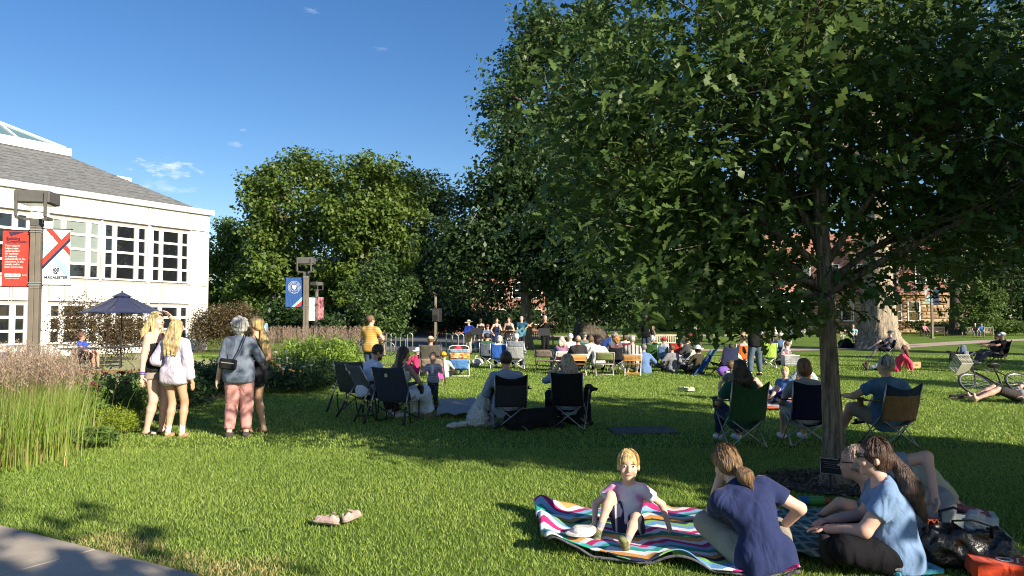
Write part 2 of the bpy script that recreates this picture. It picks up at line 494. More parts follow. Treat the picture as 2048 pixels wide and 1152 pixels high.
def blades_arr(n, cx, cy, r, spread, hmin, hmax, width, bend, seg=3, z0=0.0, outw=0.35):
    """curved tapering ribbons -> verts, quads"""
    x = cx + r.normal(size=n) * spread[0]; y = cy + r.normal(size=n) * spread[1]
    a = r.random(n) * 2 * np.pi
    rel = np.stack([x - cx, y - cy], 1); out = rel / (np.linalg.norm(rel, axis=1, keepdims=True) + .05)
    d = np.stack([np.cos(a), np.sin(a)], 1) * .5 + out * outw
    L = hmin + (hmax - hmin) * r.random(n) ** .7
    side = np.stack([-np.sin(a), np.cos(a)], 1)
    rows = []
    for i in range(seg + 1):
        t = i / seg
        px = x + d[:, 0] * L * (bend * t * t); py = y + d[:, 1] * L * (bend * t * t); pz = z0 + L * (t - .25 * bend * t ** 3)
        w = width * (1 - t) ** .7 * .5 + width * .04
        rows.append(np.stack([px - side[:, 0] * w, py - side[:, 1] * w, pz], 1)); rows.append(np.stack([px + side[:, 0] * w, py + side[:, 1] * w, pz], 1))
    V = np.stack(rows, 1).reshape(-1, 3); k = 2 * (seg + 1)
    q = np.array([[2 * i, 2 * i + 1, 2 * i + 3, 2 * i + 2] for i in range(seg)])
    F = ((np.arange(n) * k)[:, None, None] + q[None]).reshape(-1, 4)
    tip = rows[-1]
    return V, F, tip, d
def cat_arr(parts):
    V, F, o = [], [], 0
    for v, f in parts: V.append(v); F.append(f + o); o += len(v)
    return np.concatenate(V), np.concatenate(F)
def reed_grass(label, x, y, w, h, n=520, plume=110, seed=0, group=None, dry=0.05, ph=1.35):
    r = np.random.default_rng(seed)
    root = thing('feather_reed_grass', label, 'ornamental grass', (x, y, 0), 0, group)
    V, F, _, _ = blades_arr(n, 0, 0, r, (w * .34, w * .34), h * .55, h, .0085, .36, 3)
    raw('blades', V, F, leafm('reed_blade', (.17, .27, .045), (.34, .44, .10), .35), root)
    nd = int(n * dry) + 8
    V, F, _, _ = blades_arr(nd, 0, 0, r, (w * .38, w * .38), h * .15, h * .5, .01, .7, 3)
    raw('dry_blades', V, F, leafm('reed_dry', (.34, .26, .10), (.5, .40, .18), .3), root)
    if plume:
        V1, F1, tip, d = blades_arr(plume, 0, 0, r, (w * .36, w * .36), h * (ph - .25), h * ph, .005, .16, 3)
        raw('stalks', V1, F1, leafm('reed_stalk', (.26, .22, .10), (.36, .30, .16), .2), root)
        m = 26; c = np.repeat(tip, m, 0); t = np.tile(np.linspace(-.30, .02, m), plume)
        C = c + np.stack([r.normal(size=len(t)) * .012, r.normal(size=len(t)) * .012, t * h * .9], 1)
        C[:, :2] += np.repeat(d, m, 0) * (t[:, None] * .18)
        N = unit(r.normal(size=(len(t), 3))); T = unit(np.array([0, 0, 1]) + r.normal(size=(len(t), 3)) * .45)
        V2, F2 = leaf_quads(C, N, T, .045 * (.6 + .6 * r.random(len(t))), wid=.22, fold=.03)
        raw('plumes', V2, F2, leafm('reed_plume', (.28, .20, .155), (.50, .39, .29), .3, .7), root)
    return root
def leafy(name, label, cat, x, y, lobes, n, leaf, lm, seed=0, group=None, stems=30, stemc=(.10, .14, .04), wid=.4, up=.5, flowers=None, zmin=.03):
    """herbaceous plant or shrub: stems and many leaves filling its lobes"""
    r = np.random.default_rng(seed)
    root = thing(name, label, cat, (x, y, 0), 0, group)
    c0 = np.array([l[0] for l in lobes], float); ra = np.array([l[1] for l in lobes], float)
    w = np.prod(ra, 1) ** (2 / 3.); w /= w.sum()
    k = r.choice(len(lobes), n, p=w); d = unit(r.normal(size=(n, 3)))
    u = r.random(n) ** .4 * (1 + .12 * r.normal(size=n))
    C = c0[k] + d * ra[k] * u[:, None]; C = C[C[:, 2] > zmin + leaf * .5]; n = len(C)
    out = unit(r.normal(size=(n, 3)) * .8 + np.array([0, 0, .3]))
    N = unit(r.normal(size=(n, 3)) * .7 + np.array([0, -.2, .6])); T = unit(r.normal(size=(n, 3)) * .8 + np.array([0, 0, up]))
    V, F = leaf_quads(C, N, T, leaf * (.6 + .8 * r.random(n)), wid=wid)
    raw('leaves', V, F, lm, root)
    mb = MB()
    for i in range(stems):
        e = C[int(r.integers(0, n))]; b = (e[0] * .35, e[1] * .35, 0)
        mb.tube(limb_pts(b, e, .02, 4, r), [.008, .006, .005, .003], n=4, cap=False)
    mb.build('stems', mat('stem_%02d%02d' % (int(stemc[0] * 99), int(stemc[1] * 99)), stemc, .8), root)
    if flowers:
        for (fx, fy, fz, fr, fm, kind) in flowers:
            m2 = MB(); m2.tube([(fx * .96, fy * .9, fz * .75), (fx, fy, fz)], .003, n=4)
            if kind == 'daisy':
                for q in range(9):
                    a = 2 * math.pi * q / 9
                    m2.add([(fx, fy, fz + .004), (fx + math.cos(a - .25) * fr, fy + math.sin(a - .25) * fr, fz + fr * .25), (fx + math.cos(a) * fr * 1.15, fy + math.sin(a) * fr * 1.15, fz + fr * .2), (fx + math.cos(a + .25) * fr, fy + math.sin(a + .25) * fr, fz + fr * .25)], [(0, 1, 2, 3)])
            else:
                m2.ball((fx, fy, fz), (fr, fr, fr * .62), 8, 6)
                for q in range(14):
                    a = q * 2.4; e = fr * (.5 + .5 * (q / 14.))
                    m2.ball((fx + math.cos(a) * e, fy + math.sin(a) * e, fz + fr * .4 * (1 - q / 20.)), fr * .3, 5, 4)
            m2.build('flower', fm, root)
    return root
# ------------------------------------------------------------------ ground
def lawn_mat():
    m = bpy.data.materials.new('lawn_grass'); m.use_nodes = True
    nt = m.node_tree; p = nt.nodes['Principled BSDF']
    a = _noise(nt, .35, 5.0); b = _noise(nt, 34.0, 4.0, rough=.75)
    r1 = nt.nodes.new('ShaderNodeValToRGB'); r2 = nt.nodes.new('ShaderNodeValToRGB')
    r1.color_ramp.elements[0].position = .3; r1.color_ramp.elements[1].position = .72
    r1.color_ramp.elements[0].color = (.15, .25, .045, 1); r1.color_ramp.elements[1].color = (.21, .31, .06, 1)
    r2.color_ramp.elements[0].position = .3; r2.color_ramp.elements[1].position = .7
    r2.color_ramp.elements[0].color = (.42, .42, .42, 1); r2.color_ramp.elements[1].color = (1, 1, 1, 1)
    mx = nt.nodes.new('ShaderNodeMix'); mx.data_type = 'RGBA'; mx.blend_type = 'MULTIPLY'; mx.inputs['Factor'].default_value = .8
    nt.links.new(a.outputs['Fac'], r1.inputs['Fac']); nt.links.new(b.outputs['Fac'], r2.inputs['Fac'])
    nt.links.new(r1.outputs['Color'], mx.inputs['A']); nt.links.new(r2.outputs['Color'], mx.inputs['B'])
    nt.links.new(mx.outputs['Result'], p.inputs['Base Color'])
    bp = nt.nodes.new('ShaderNodeBump'); bp.inputs['Strength'].default_value = 1.0; bp.inputs['Distance'].default_value = .06
    nt.links.new(b.outputs['Fac'], bp.inputs['Height']); nt.links.new(bp.outputs['Normal'], p.inputs['Normal'])
    p.inputs['Roughness'].default_value = .9; p.inputs['Specular IOR Level'].default_value = .1
    return m
struct(raw('lawn', [(-900, -300, 0), (900, -300, 0), (900, 1500, 0), (-900, 1500, 0)], [(0, 1, 2, 3)], lawn_mat()))
concrete = mat('concrete', (.44, .38, .31), .9, .16, 2.2, bump=.35, bscale=160)
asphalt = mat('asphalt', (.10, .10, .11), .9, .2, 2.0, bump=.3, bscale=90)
mulch = mat('mulch', (.10, .065, .04), .95, .5, 30, bump=1.0, bscale=70)
soil = mat('soil', (.16, .12, .07), .95, .4, 18, bump=1.0, bscale=50)
def flat(name, pts, z, m): return struct(raw(name, [(p[0], p[1], z) for p in pts], [tuple(range(len(pts)))], m))
# concrete sidewalk in the near left corner, with its slabs
s0, s1 = G(-140, 1022), G(372, 1152)
sdir = (s1 - s0).normalized(); snor = Vector((-sdir.y, sdir.x, 0)) * -1
walk = struct(raw('sidewalk', [tuple(s0 + Vector((0, 0, -.02))), tuple(s0 + sdir * 14 + Vector((0, 0, -.02))), tuple(s0 + sdir * 14 + snor * 1.8 + Vector((0, 0, -.02))), tuple(s0 + snor * 1.8 + Vector((0, 0, -.02)))], [(0, 1, 2, 3)], soil))
walk.location.z = .026
jt = G(195, 1106); j0 = (jt - s0).dot(sdir)
for k in range(-3, 6):
    a = j0 + k * 1.5; b = a + 1.5 - .014
    mb = MB(); q = s0 + sdir * ((a + b) / 2) + snor * .9
    ang = math.atan2(sdir.y, sdir.x)
    mb.box((q.x, q.y, .005), (b - a, 1.8, .05), Matrix.Rotation(ang, 3, 'Z'), bev=.006)
    sl = mb.build('slab', concrete, walk); sl.location.z = -.026
# winding concrete path far right, plaza and patio
def ribbon(name, pix, width, z, m):
    P = [G(*p) for p in pix]; L, Rr = [], []
    for i, p in enumerate(P):
        d = (P[min(i + 1, len(P) - 1)] - P[max(i - 1, 0)]).normalized(); n = Vector((-d.y, d.x, 0)) * width / 2
        L.append((p.x + n.x, p.y + n.y, z)); Rr.append((p.x - n.x, p.y - n.y, z))
    return struct(raw(name, L + Rr, [(i, i + 1, len(P) + i + 1, len(P) + i) for i in range(len(P) - 1)], m))
pathm = mat('path_concrete', (.42, .33, .26), .9, .12, 1.5, bump=.2, bscale=80)
ribbon('path', [(1330, 701), (1560, 700), (1740, 697), (1850, 690), (1960, 683), (2060, 679), (2200, 676)], 2.4, .012, pathm)
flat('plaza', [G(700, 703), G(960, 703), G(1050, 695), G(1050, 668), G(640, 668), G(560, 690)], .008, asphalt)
flat('path_crossing', [G(900, 676), G(1600, 672), G(1600, 669), G(900, 671)], .014, pathm)
patio = mat('patio_pavers', (.36, .30, .25), .9, .15, 1.0, bump=.2, bscale=50)
flat('patio', [(-24, 16), (-9.5, 21), (-9.0, 27), (-17.0, 34.5), (-30, 26)], .010, patio)
brickpav = mat('brick_pavers', (.32, .13, .08), .9, .25, 9.0, bump=.3, bscale=50)
flat('brick_walk', [(-22, 20), (-8.8, 22.6), (-8.6, 24.2), (-22, 23.2)], .016, brickpav)
# planting bed
bedpix = [(-120, 958), (0, 935), (90, 915), (170, 893), (280, 858), (350, 826), (440, 797), (540, 776), (640, 757), (705, 742)]
bed = [G(*p) for p in bedpix]
flat('planting_bed', [(p.x, p.y) for p in bed] + [(-4.2, 27.5), (-9, 24), (-9.5, 17), (-10.5, 12), (-12, 9)], .018, soil)
flat('tree_mulch_ring', [(3.25 + .75 * math.cos(a) * (1 + .12 * math.sin(3 * a)), 7.5 + .62 * math.sin(a) * (1 + .1 * math.cos(2 * a))) for a in np.linspace(0, 6.28, 28, endpoint=False)], .02, mulch)
# bare utility cover in the turf
cv = G(1285, 862)
mb = MB(); mb.box((0, 0, .011), (.95, .62, .022), bev=.008)
tag(place(mb.build('utility_cover', mat('cover_concrete', (.11, .105, .085), .95, .3, 8, bump=.5, bscale=40)), (cv.x, cv.y, 0), .1), 'flat grey concrete utility cover set in the shaded lawn', 'utility cover')

# ------------------------------------------------------------------ grass blades
def in_poly(x, y, poly):
    c = np.zeros(len(x), bool); n = len(poly)
    for i in range(n):
        x0, y0 = poly[i][0], poly[i][1]; x1, y1 = poly[i - 1][0], poly[i - 1][1]
        if y0 == y1: continue
        t = ((y0 > y) != (y1 > y)) & (x < (x1 - x0) * (y - y0) / (y1 - y0) + x0); c ^= t
    return c
WALKPOLY = [s0, s0 + sdir * 14, s0 + sdir * 14 + snor * 1.8, s0 + snor * 1.8]
BEDPOLY = bed + [Vector((-4.2, 27.5, 0)), Vector((-12, 9, 0))]
def turf(d0, d1, dens, h, w, seed):
    r = np.random.default_rng(seed); area = .72 * (d1 * d1 - d0 * d0) + 3.2 * (d1 - d0); n = int(area * dens)
    yy = np.linspace(d0, d1, 400); cdf = np.cumsum(.72 * yy + 1.6); cdf = (cdf - cdf[0]) / (cdf[-1] - cdf[0]); y = np.interp(r.random(n), cdf, yy); x = (r.random(n) * 2 - 1) * (y * .72 + 1.6)
    ok = ~in_poly(x, y, WALKPOLY) & ~in_poly(x, y, BEDPOLY) & ~(((x - 3.25) / .72) ** 2 + ((y - 7.5) / .6) ** 2 < 1) & ~((np.abs(x - cv.x) < .48) & (np.abs(y - cv.y) < .32))
    x, y = x[ok], y[ok]; n = len(x)
    a = r.random(n) * 6.283; L = h * (.55 + .7 * r.random(n)); tilt = .25 + .55 * r.random(n); b = r.random(n) * 6.283
    base = np.stack([x, y, np.zeros(n)], 1); s = np.stack([np.cos(a), np.sin(a), np.zeros(n)], 1) * (w * .5 * (.7 + .6 * r.random(n)))[:, None]
    tip = base + np.stack([np.cos(b) * L * tilt, np.sin(b) * L * tilt, L], 1)
    V = np.stack([base - s, base + s, tip], 1).reshape(-1, 3); F = np.arange(3 * n).reshape(-1, 3)
    return V, F, x, y
V1, F1, gx, gy = turf(3.9, 9.5, 3200, .030, .0078, 3)
dryc = np.zeros(len(gx), bool); dp = [G(350, 1125), G(430, 1148), G(250, 1100), G(200, 1085), G(500, 1140)]
for q in dp: dryc |= ((gx - q.x) ** 2 + (gy - q.y) ** 2) < (.16 + .16 * rng.random(len(gx))) ** 2 * (rng.random(len(gx)) < .7)
gm = leafm('turf_blade', (.165, .275, .042), (.355, .445, .105), .34, .5, patch=.7)
keep = np.repeat(~dryc, 3)
def sub(V, F, mask):
    idx = np.nonzero(mask)[0]; Vv = V.reshape(-1, 3, 3)[idx].reshape(-1, 3); return Vv, np.arange(len(Vv)).reshape(-1, 3)
V2, F2, _, _ = turf(9.5, 20.0, 720, .034, .017, 4)
V3, F3, _, _ = turf(20.0, 34.0, 190, .036, .03, 5)
a1, b1 = sub(V1, F1, ~dryc)
stuff(tag(raw('turf_grass', *cat_arr([(a1, b1), (V2, F2), (V3, F3)]), gm), 'short mown green turf grass covering the lawn', 'grass'))
a1, b1 = sub(V1, F1, dryc)
stuff(tag(raw('dry_turf_grass', a1, b1, leafm('turf_dry', (.36, .30, .12), (.52, .44, .22), .3)), 'straw coloured dry grass patch along the sidewalk edge', 'grass'))
# litter of wood chips on the mulch ring
r_ = np.random.default_rng(5); n_ = 900; a_ = r_.random(n_) * 6.283; q_ = np.sqrt(r_.random(n_)) * .74
C_ = np.stack([3.25 + q_ * np.cos(a_), 7.5 + q_ * .85 * np.sin(a_), .028 + .015 * r_.random(n_)], 1)
V, F = leaf_quads(C_, unit(r_.normal(size=(n_, 3)) * .5 + np.array([0, 0, 1])), unit(r_.normal(size=(n_, 3)) * np.array([1, 1, .2])), .04 + .05 * r_.random(n_), wid=.3, fold=.05)
stuff(tag(raw('wood_chips', V, F, leafm('wood_chip', (.10, .07, .045), (.30, .22, .14), .05, .9)), 'brown wood chips scattered round the oak trunk', 'wood chips'))

# ------------------------------------------------------------------ white building
WB = Vector((-16.2, 39.4, 0)); WU = Vector((.494, .869, 0)).normalized(); WN = Vector((WU.y, -WU.x, 0))
def fac(px, py):
    """pixel -> (distance back along the facade from its far corner, height)"""
    d = ray(px, py); o = Vector((0, 0, CAM_H)); t = (WB - o).dot(WN) / d.dot(WN); p = o + d * t
    return (WB - p).dot(WU), p.z
white = mat('white_panel', (.74, .73, .69), .55, .03, .8, bump=.03, bscale=30)
trimw = mat('white_trim', (.78, .77, .74), .45, .02, 2)
dkglass = glassm('window_glass', (.012, .014, .017), .03)
blind = mat('window_blind', (.20, .24, .22), .5, .08, 2, stretch=(1, 1, 12))
seam = mat('panel_joint', (.30, .29, .27), .9, .1)
shingle = mat('roof_shingle', (.145, .15, .155), .95, .35, 3.0, bump=.8, bscale=14, stretch=(1, 1, 6))
bld = thing('white_building', 'white panelled two storey building with hipped shingle roof and glass skylight', 'building', tuple(WB), 0.0)
def wp(u, o, z): return WN * o - WU * u + Vector((0, 0, z))      # local: u back from corner, o outward
WANG = math.atan2(WU.y, WU.x)
WROT = Matrix.Rotation(WANG, 3, 'Z')
def wbox(mb, u0, u1, o0, o1, z0, z1, bev=0): mb.box(wp((u0 + u1) / 2, (o0 + o1) / 2, (z0 + z1) / 2), (abs(u1 - u0), abs(o1 - o0), z1 - z0), WROT, bev)
WLEN = 19.0; WTOP = 7.45
mb = MB(); wbox(mb, 0.06, WLEN, -14, -.10, 0.0, WTOP - .1); mb.build('wall', seam, bld)
# window bays found from the photograph
bays = [(fac(307, 500)[0], fac(376, 500)[0]), (fac(211, 500)[0], fac(291, 500)[0]), (fac(105, 500)[0], fac(197, 500)[0])]
pit = bays[1][0] - bays[0][0]
b3 = bays[2]; bays.append((b3[0] + pit * 1.28, b3[1] + pit * 1.28)); bays.append((b3[0] + pit * 2.3, b3[1] + pit * 2.3))
zt_u, zb_u = fac(340, 461)[1], fac(340, 565)[1]
zt_l = fac(345, 612)[1]; zb_l = .55
rowsz = [(-.0, .06), (.06, .42)]
edges = sorted(set([0.06] + [e for b in bays for e in (min(b) - .12, max(b) + .12)] + [WLEN]))
zr = [0.0, zb_l - .1, zt_l + .12, zb_u - .12, zt_u + .14, WTOP - .28]
mbp = 0
for i in range(len(edges) - 1):
    u0, u1 = edges[i], edges[i + 1]; isbay = i % 2 == 1
    for j in range(len(zr) - 1):
        if isbay and j in (1, 3): continue
        cuts = [u0, u1]
        if isbay and j == 2: w3 = (u1 - u0); cuts = [u0, u0 + w3 * .27, u0 + w3 * .32, u0 + w3 * .70, u0 + w3 * .75, u1]
        if isbay and j == 4: cuts = [u0, u1]
        for a, b in zip(cuts[:-1], cuts[1:]):
            if b - a < .03: continue
            mb = MB(); wbox(mb, a + .018, b - .018, -.11, 0.0, zr[j] + .016, zr[j + 1] - .016, .006); mb.build('panel', white, bld)
mb = MB(); wbox(mb, -.25, WLEN, -.35, .16, WTOP - .27, WTOP, .03); mb.build('cornice', trimw, bld)
mb = MB(); wbox(mb, .02, WLEN, 0.006, .05, zt_u + .16, zt_u + .26, .01); mb.build('drip_ledge', trimw, bld)
# far end wall (seen edge on) gets its own slab
mb = MB(); wbox(mb, -.02, .055, -14, -.004, 0, WTOP - .275); mb.build('end_wall', white, bld)
def window_bay(ua, ub, z0, z1, rows, kind):
    """three-light window: narrow, wide, narrow; every pane is its own piece"""
    ua, ub = min(ua, ub) - .10, max(ua, ub) + .10; W = ub - ua
    lights = [(.05, .20), (.30, .70), (.80, .95)]
    fr = MB()
    for (p, q) in ((0, .05), (.20, .235), (.265, .30), (.70, .735), (.765, .80), (.95, 1.0)): wbox(fr, ua + W * p, ua + W * q, -.10, -.015, z0, z1, .006)
    for p, q in ((.235, .265), (.735, .765)): wbox(fr, ua + W * p, ua + W * q, -.10, -.045, z0, z1)
    H = (z1 - z0); rh = H / rows
    for (p, q) in lights:
        for k in range(rows + 1):
            zc = z0 + k * rh; t = .055 if 0 < k < rows else .075
            wbox(fr, ua + W * p + .002, ua + W * q - .002, -.095, -.025, max(z0, zc - t), min(z1, zc + t), .006)
    win = fr.build('window', trimw, bld)
    for li, (p, q) in enumerate(lights):
        for k in range(rows):
            za, zb = z0 + k * rh + .05, z0 + (k + 1) * rh - .05
            g = MB(); wbox(g, ua + W * p + .004, ua + W * q - .004, -.092, -.080, za, zb)
            g.build('pane', blind if (kind == 'blind' and k >= 1) else dkglass, win)
for i, (a, b) in enumerate(bays):
    window_bay(a, b, zb_u, zt_u, 4, 'blind' if i == 2 else 'dark')
    window_bay(a, b, zb_l, zt_l, 3, 'dark')
# hipped roof and skylight
t5, zr5 = 5.0, 10.1
rf = MB(); e0 = .25
quad = lambda a, b, c, d: rf.add([a, b, c, d], [(0, 1, 2, 3)])
quad(wp(e0, -e0, WTOP - .02), wp(WLEN, -e0, WTOP - .02), wp(WLEN, -t5, zr5), wp(t5, -t5, zr5))
quad(wp(e0, -13.7, WTOP - .02), wp(e0, -e0, WTOP - .02), wp(t5, -t5, zr5), wp(t5, -9, zr5))
quad(wp(WLEN, -13.7, WTOP - .02), wp(e0, -13.7, WTOP - .02), wp(t5, -9, zr5), wp(WLEN, -9, zr5))
roof = rf.build('roof', shingle, bld)
# courses of shingles standing slightly proud
for k in range(1, 13):
    f = k / 13.; mb = MB(); o = e0 + (t5 - e0) * f; z = WTOP - .02 + (zr5 - WTOP + .02) * f
    a, b = wp(o + .02, -o, z + .012), wp(WLEN, -o, z + .012)
    mb.tube([a, b], .018, n=4); mb.build('shingle_course', shingle, roof)
curb = MB(); wbox(curb, t5 - .35, WLEN, -9.3, -t5 + .30, zr5 - .12, zr5 + .28, .03); curb.build('skylight_curb', trimw, bld)
skl = MB(); zt = zr5 + .29
gl = mat('skylight_glass', (.13, .22, .23), .08, .1, .6, spec=.8)
a, b, c, d = wp(t5 - .1, -t5 + .1, zt), wp(WLEN, -t5 + .1, zt), wp(WLEN, -7.0, zt + 1.15), wp(t5 + 2.1, -7.0, zt + 1.15)
e = wp(t5 - .1, -9.1, zt); f = wp(WLEN, -9.1, zt)
skl.add([a, b, c, d, e, f], [(0, 1, 2, 3), (4, 0, 3), (5, 4, 3, 2), (0, 4, 5, 1)]); sky_o = skl.build('skylight', gl, bld)
for k in range(9):
    u = t5 + 2.1 + k * 1.9
    if u > WLEN: break
    mb = MB(); mb.tube([wp(u, -7.0, zt + 1.17), wp(u, -t5 + .08, zt + .03)], .05, n=6); mb.build('glazing_bar', trimw, sky_o)
for p, q in ((d, a), (d, c), (a, b)):
    mb = MB(); mb.tube([p + Vector((0, 0, .02)), q + Vector((0, 0, .02))], .06, n=6); mb.build('glazing_bar', trimw, sky_o)
mb = MB(); wbox(mb, 2.2, 3.4, -4.6, -3.4, 8.6, 9.15, .03); mb.build('roof_hatch', trimw, bld)

# ------------------------------------------------------------------ stone and brick hall at the right
def wallm_brick(name, c, mortar=(.35, .30, .26), sc=1.0):
    if name in MATS: return MATS[name]
    m = bpy.data.materials.new(name); m.use_nodes = True
    nt = m.node_tree; p = nt.nodes['Principled BSDF']
    tc = nt.nodes.new('ShaderNodeTexCoord'); mp = nt.nodes.new('ShaderNodeMapping'); mp.inputs['Rotation'].default_value = (R(90), 0, 0)
    b = nt.nodes.new('ShaderNodeTexBrick'); b.inputs['Scale'].default_value = sc
    b.inputs['Color1'].default_value = c4(c); b.inputs['Color2'].default_value = c4(mul(c, .65)); b.inputs['Mortar'].default_value = c4(mortar)
    b.inputs['Brick Width'].default_value = .22; b.inputs['Row Height'].default_value = .075; b.inputs['Mortar Size'].default_value = .008
    nt.links.new(tc.outputs['Object'], mp.inputs['Vector']); nt.links.new(mp.outputs['Vector'], b.inputs['Vector'])
    nt.links.new(b.outputs['Color'], p.inputs['Base Color']); p.inputs['Roughness'].default_value = .9
    MATS[name] = m; return m
redbrick = wallm_brick('red_brick', (.36, .12, .08))
tanbrick = wallm_brick('tan_brick', (.42, .27, .15))
SD = 88.0
sx0, sx1 = D(1588, 600, SD).x, D(1892, 600, SD).x
hall = thing('stone_hall', 'tan rough stone hall with red brick upper storey behind the big trunk', 'building', (0, SD, 0))
mb = MB(); mb.box(((sx0 + sx1) / 2, 6.15, 2.3), (sx1 - sx0, 12, 4.6)); mb.build('wall', mat('stone_joint', (.20, .15, .10), .95, .2, 3), hall)
mb = MB(); mb.box(((sx0 + sx1) / 2 - 3, 6.2, 8.3), (sx1 - sx0 + 8, 12, 7.3)); mb.build('brick_storey', redbrick, hall)
mb = MB(); mb.box(((sx0 + sx1) / 2, -.05, 4.62), (sx1 - sx0 + .2, .5, .22), bev=.03); mb.build('belt_course', mat('sandstone', (.45, .30, .18), .9, .2, 2), hall)
mb = MB(); mb.box((sx1 + 3.2, 7.5, 5.2), (6.4, 11, 10.4)); mb.build('wing_wall', tanbrick, hall)
wins = []
for (pa, pb) in ((1684, 1706), (1781, 1802), (1817, 1839)):
    wins.append((D(pa, 620, SD).x, D(pb, 620, SD).x))
wz0, wz1 = D(1800, 642, SD).z, D(1800, 603, SD).z
stonem = [mat('stone_a', (.44, .30, .17), .95, .3, 3, bump=1.0, bscale=7), mat('stone_b', (.50, .36, .22), .95, .3, 3, bump=1.0, bscale=7), mat('stone_c', (.33, .21, .12), .95, .3, 3, bump=1.0, bscale=7)]
def stone_mesh(k):
    r = random.Random(k); mb = MB()
    o = [(-.5, 0, -.5), (.5, 0, -.5), (.5, 0, .5), (-.5, 0, .5)]
    i = [(-.40 + r.uniform(-.06, .06), -1 - r.random() * .6, -.34), (.40, -1 - r.random() * .6, -.34 + r.uniform(-.06, .06)), (.38, -1 - r.random(), .32), (-.36 + r.uniform(-.06, .06), -1 - r.random(), .34)]
    c = (r.uniform(-.1, .1), -1.5 - r.random(), r.uniform(-.1, .1))
    mb.add(o + i + [c], [(0, 1, 5, 4), (1, 2, 6, 5), (2, 3, 7, 6), (3, 0, 4, 7), (4, 5, 8), (5, 6, 8), (6, 7, 8), (7, 4, 8)])
    o_ = mb.build('stone', stonem[k % 3], hall); return o_
protos = [stone_mesh(k) for k in range(6)]
first = set(); rs = random.Random(3); ch = .415
for row in range(11):
    x = sx0 + .02; z = .02 + ch * row
    while x < sx1 - .2:
        w = rs.uniform(.7, 1.5); w = min(w, sx1 - x); cx, cz = x + w / 2, z + ch / 2
        hit = next((q for q in wins if x < q[1] + .12 and x + w > q[0] - .12 and cz > wz0 - .1 and cz < wz1 + .15), None)
        if hit:
            if x < hit[0] - .35: w = hit[0] - .12 - x; cx = x + w / 2
            else: x = hit[1] + .12; continue
        k = rs.randrange(6)
        if k in first: s = protos[k].copy(); COL.objects.link(s)
        else: s = protos[k]; first.add(k)
        s.location = (cx, .148, cz); s.scale = (w - .03, .06 + rs.random() * .05, ch - .03); x += w
for (a, b) in wins:
    mb = MB()
    for (p, q, z0, z1) in ((a - .1, a + .04, wz0, wz1), (b - .04, b + .1, wz0, wz1), (a + .042, b - .042, wz1 - .1, wz1), (a + .042, b - .042, wz0, wz0 + .1), (a + .042, b - .042, (wz0 + wz1) / 2 - .03, (wz0 + wz1) / 2 + .03)):
        mb.box(((p + q) / 2, .06, (z0 + z1) / 2), (q - p, .2, z1 - z0))
    w = mb.build('window', trimw, hall)
    for z0, z1 in ((wz0 + .1, (wz0 + wz1) / 2 - .03), ((wz0 + wz1) / 2 + .03, wz1 - .1)):
        g = MB(); g.box(((a + b) / 2, .10, (z0 + z1) / 2), (b - a - .1, .04, z1 - z0 - .004)); g.build('pane', dkglass, w)
    s = MB(); s.box(((a + b) / 2, -.02, wz0 - .1), (b - a + .4, .4, .16), bev=.02); s.build('sill', mat('sandstone', (.45, .30, .18)), w)
for k in range(6):
    px = 1610 + k * 58; c = D(px, 540, SD)
    mb = MB()
    for sx in (-.62, .62): mb.box((c.x + sx, .15, 7.0), (.12, .2, 2.4))
    for z in (5.86, 7.0, 8.14): mb.box((c.x, .151, z), (1.36, .2, .1))
    w = mb.build('window', trimw, hall)
    g = MB(); g.box((c.x, .19, 7.0), (1.1, .04, 2.3)); g.build('pane', dkglass, w)
# white porch at its left end
porch = thing('white_porch', 'white columned porch at the left end of the stone hall', 'porch', (0, SD - 3.2, 0))
pa, pb = D(1520, 600, SD - 3).x, D(1606, 600, SD - 3).x
mb = MB(); mb.box(((pa + pb) / 2, 1.5, 3.75), (pb - pa + .6, 3.6, .45), bev=.05); mb.add([((pa - .5), -.4, 4.0), (pb + .5, -.4, 4.0), (pb + .5, 3.4, 4.9), (pa - .5, 3.4, 4.9), (pa - .5, 3.4, 4.0), (pb + .5, 3.4, 4.0)], [(0, 1, 2, 3), (4, 3, 2, 5), (0, 3, 4), (1, 5, 2)]); mb.build('roof', trimw, porch)
for k in range(4):
    mb = MB(); x = pa + (pb - pa) * k / 3.; mb.lathe((x, 0, 0), [(.24, 0), (.24, .25), (.17, .3), (.15, 3.3), (.22, 3.42), (.22, 3.5)], 12); mb.build('column', trimw, porch)
mb = MB()
for k in range(16): mb.box((pa + (pb - pa) * (k + .5) / 16, 0, .62), (.05, .05, .75))
for z in (.25, 1.02): mb.box(((pa + pb) / 2, 0, z), (pb - pa - .2, .07, .08))
mb.build('railing', trimw, porch)
mb = MB(); mb.box(((pa + pb) / 2, 3.0, 1.8), (pb - pa, .2, 3.4)); mb.build('back_wall', mat('porch_wall', (.12, .10, .09), .8), porch)
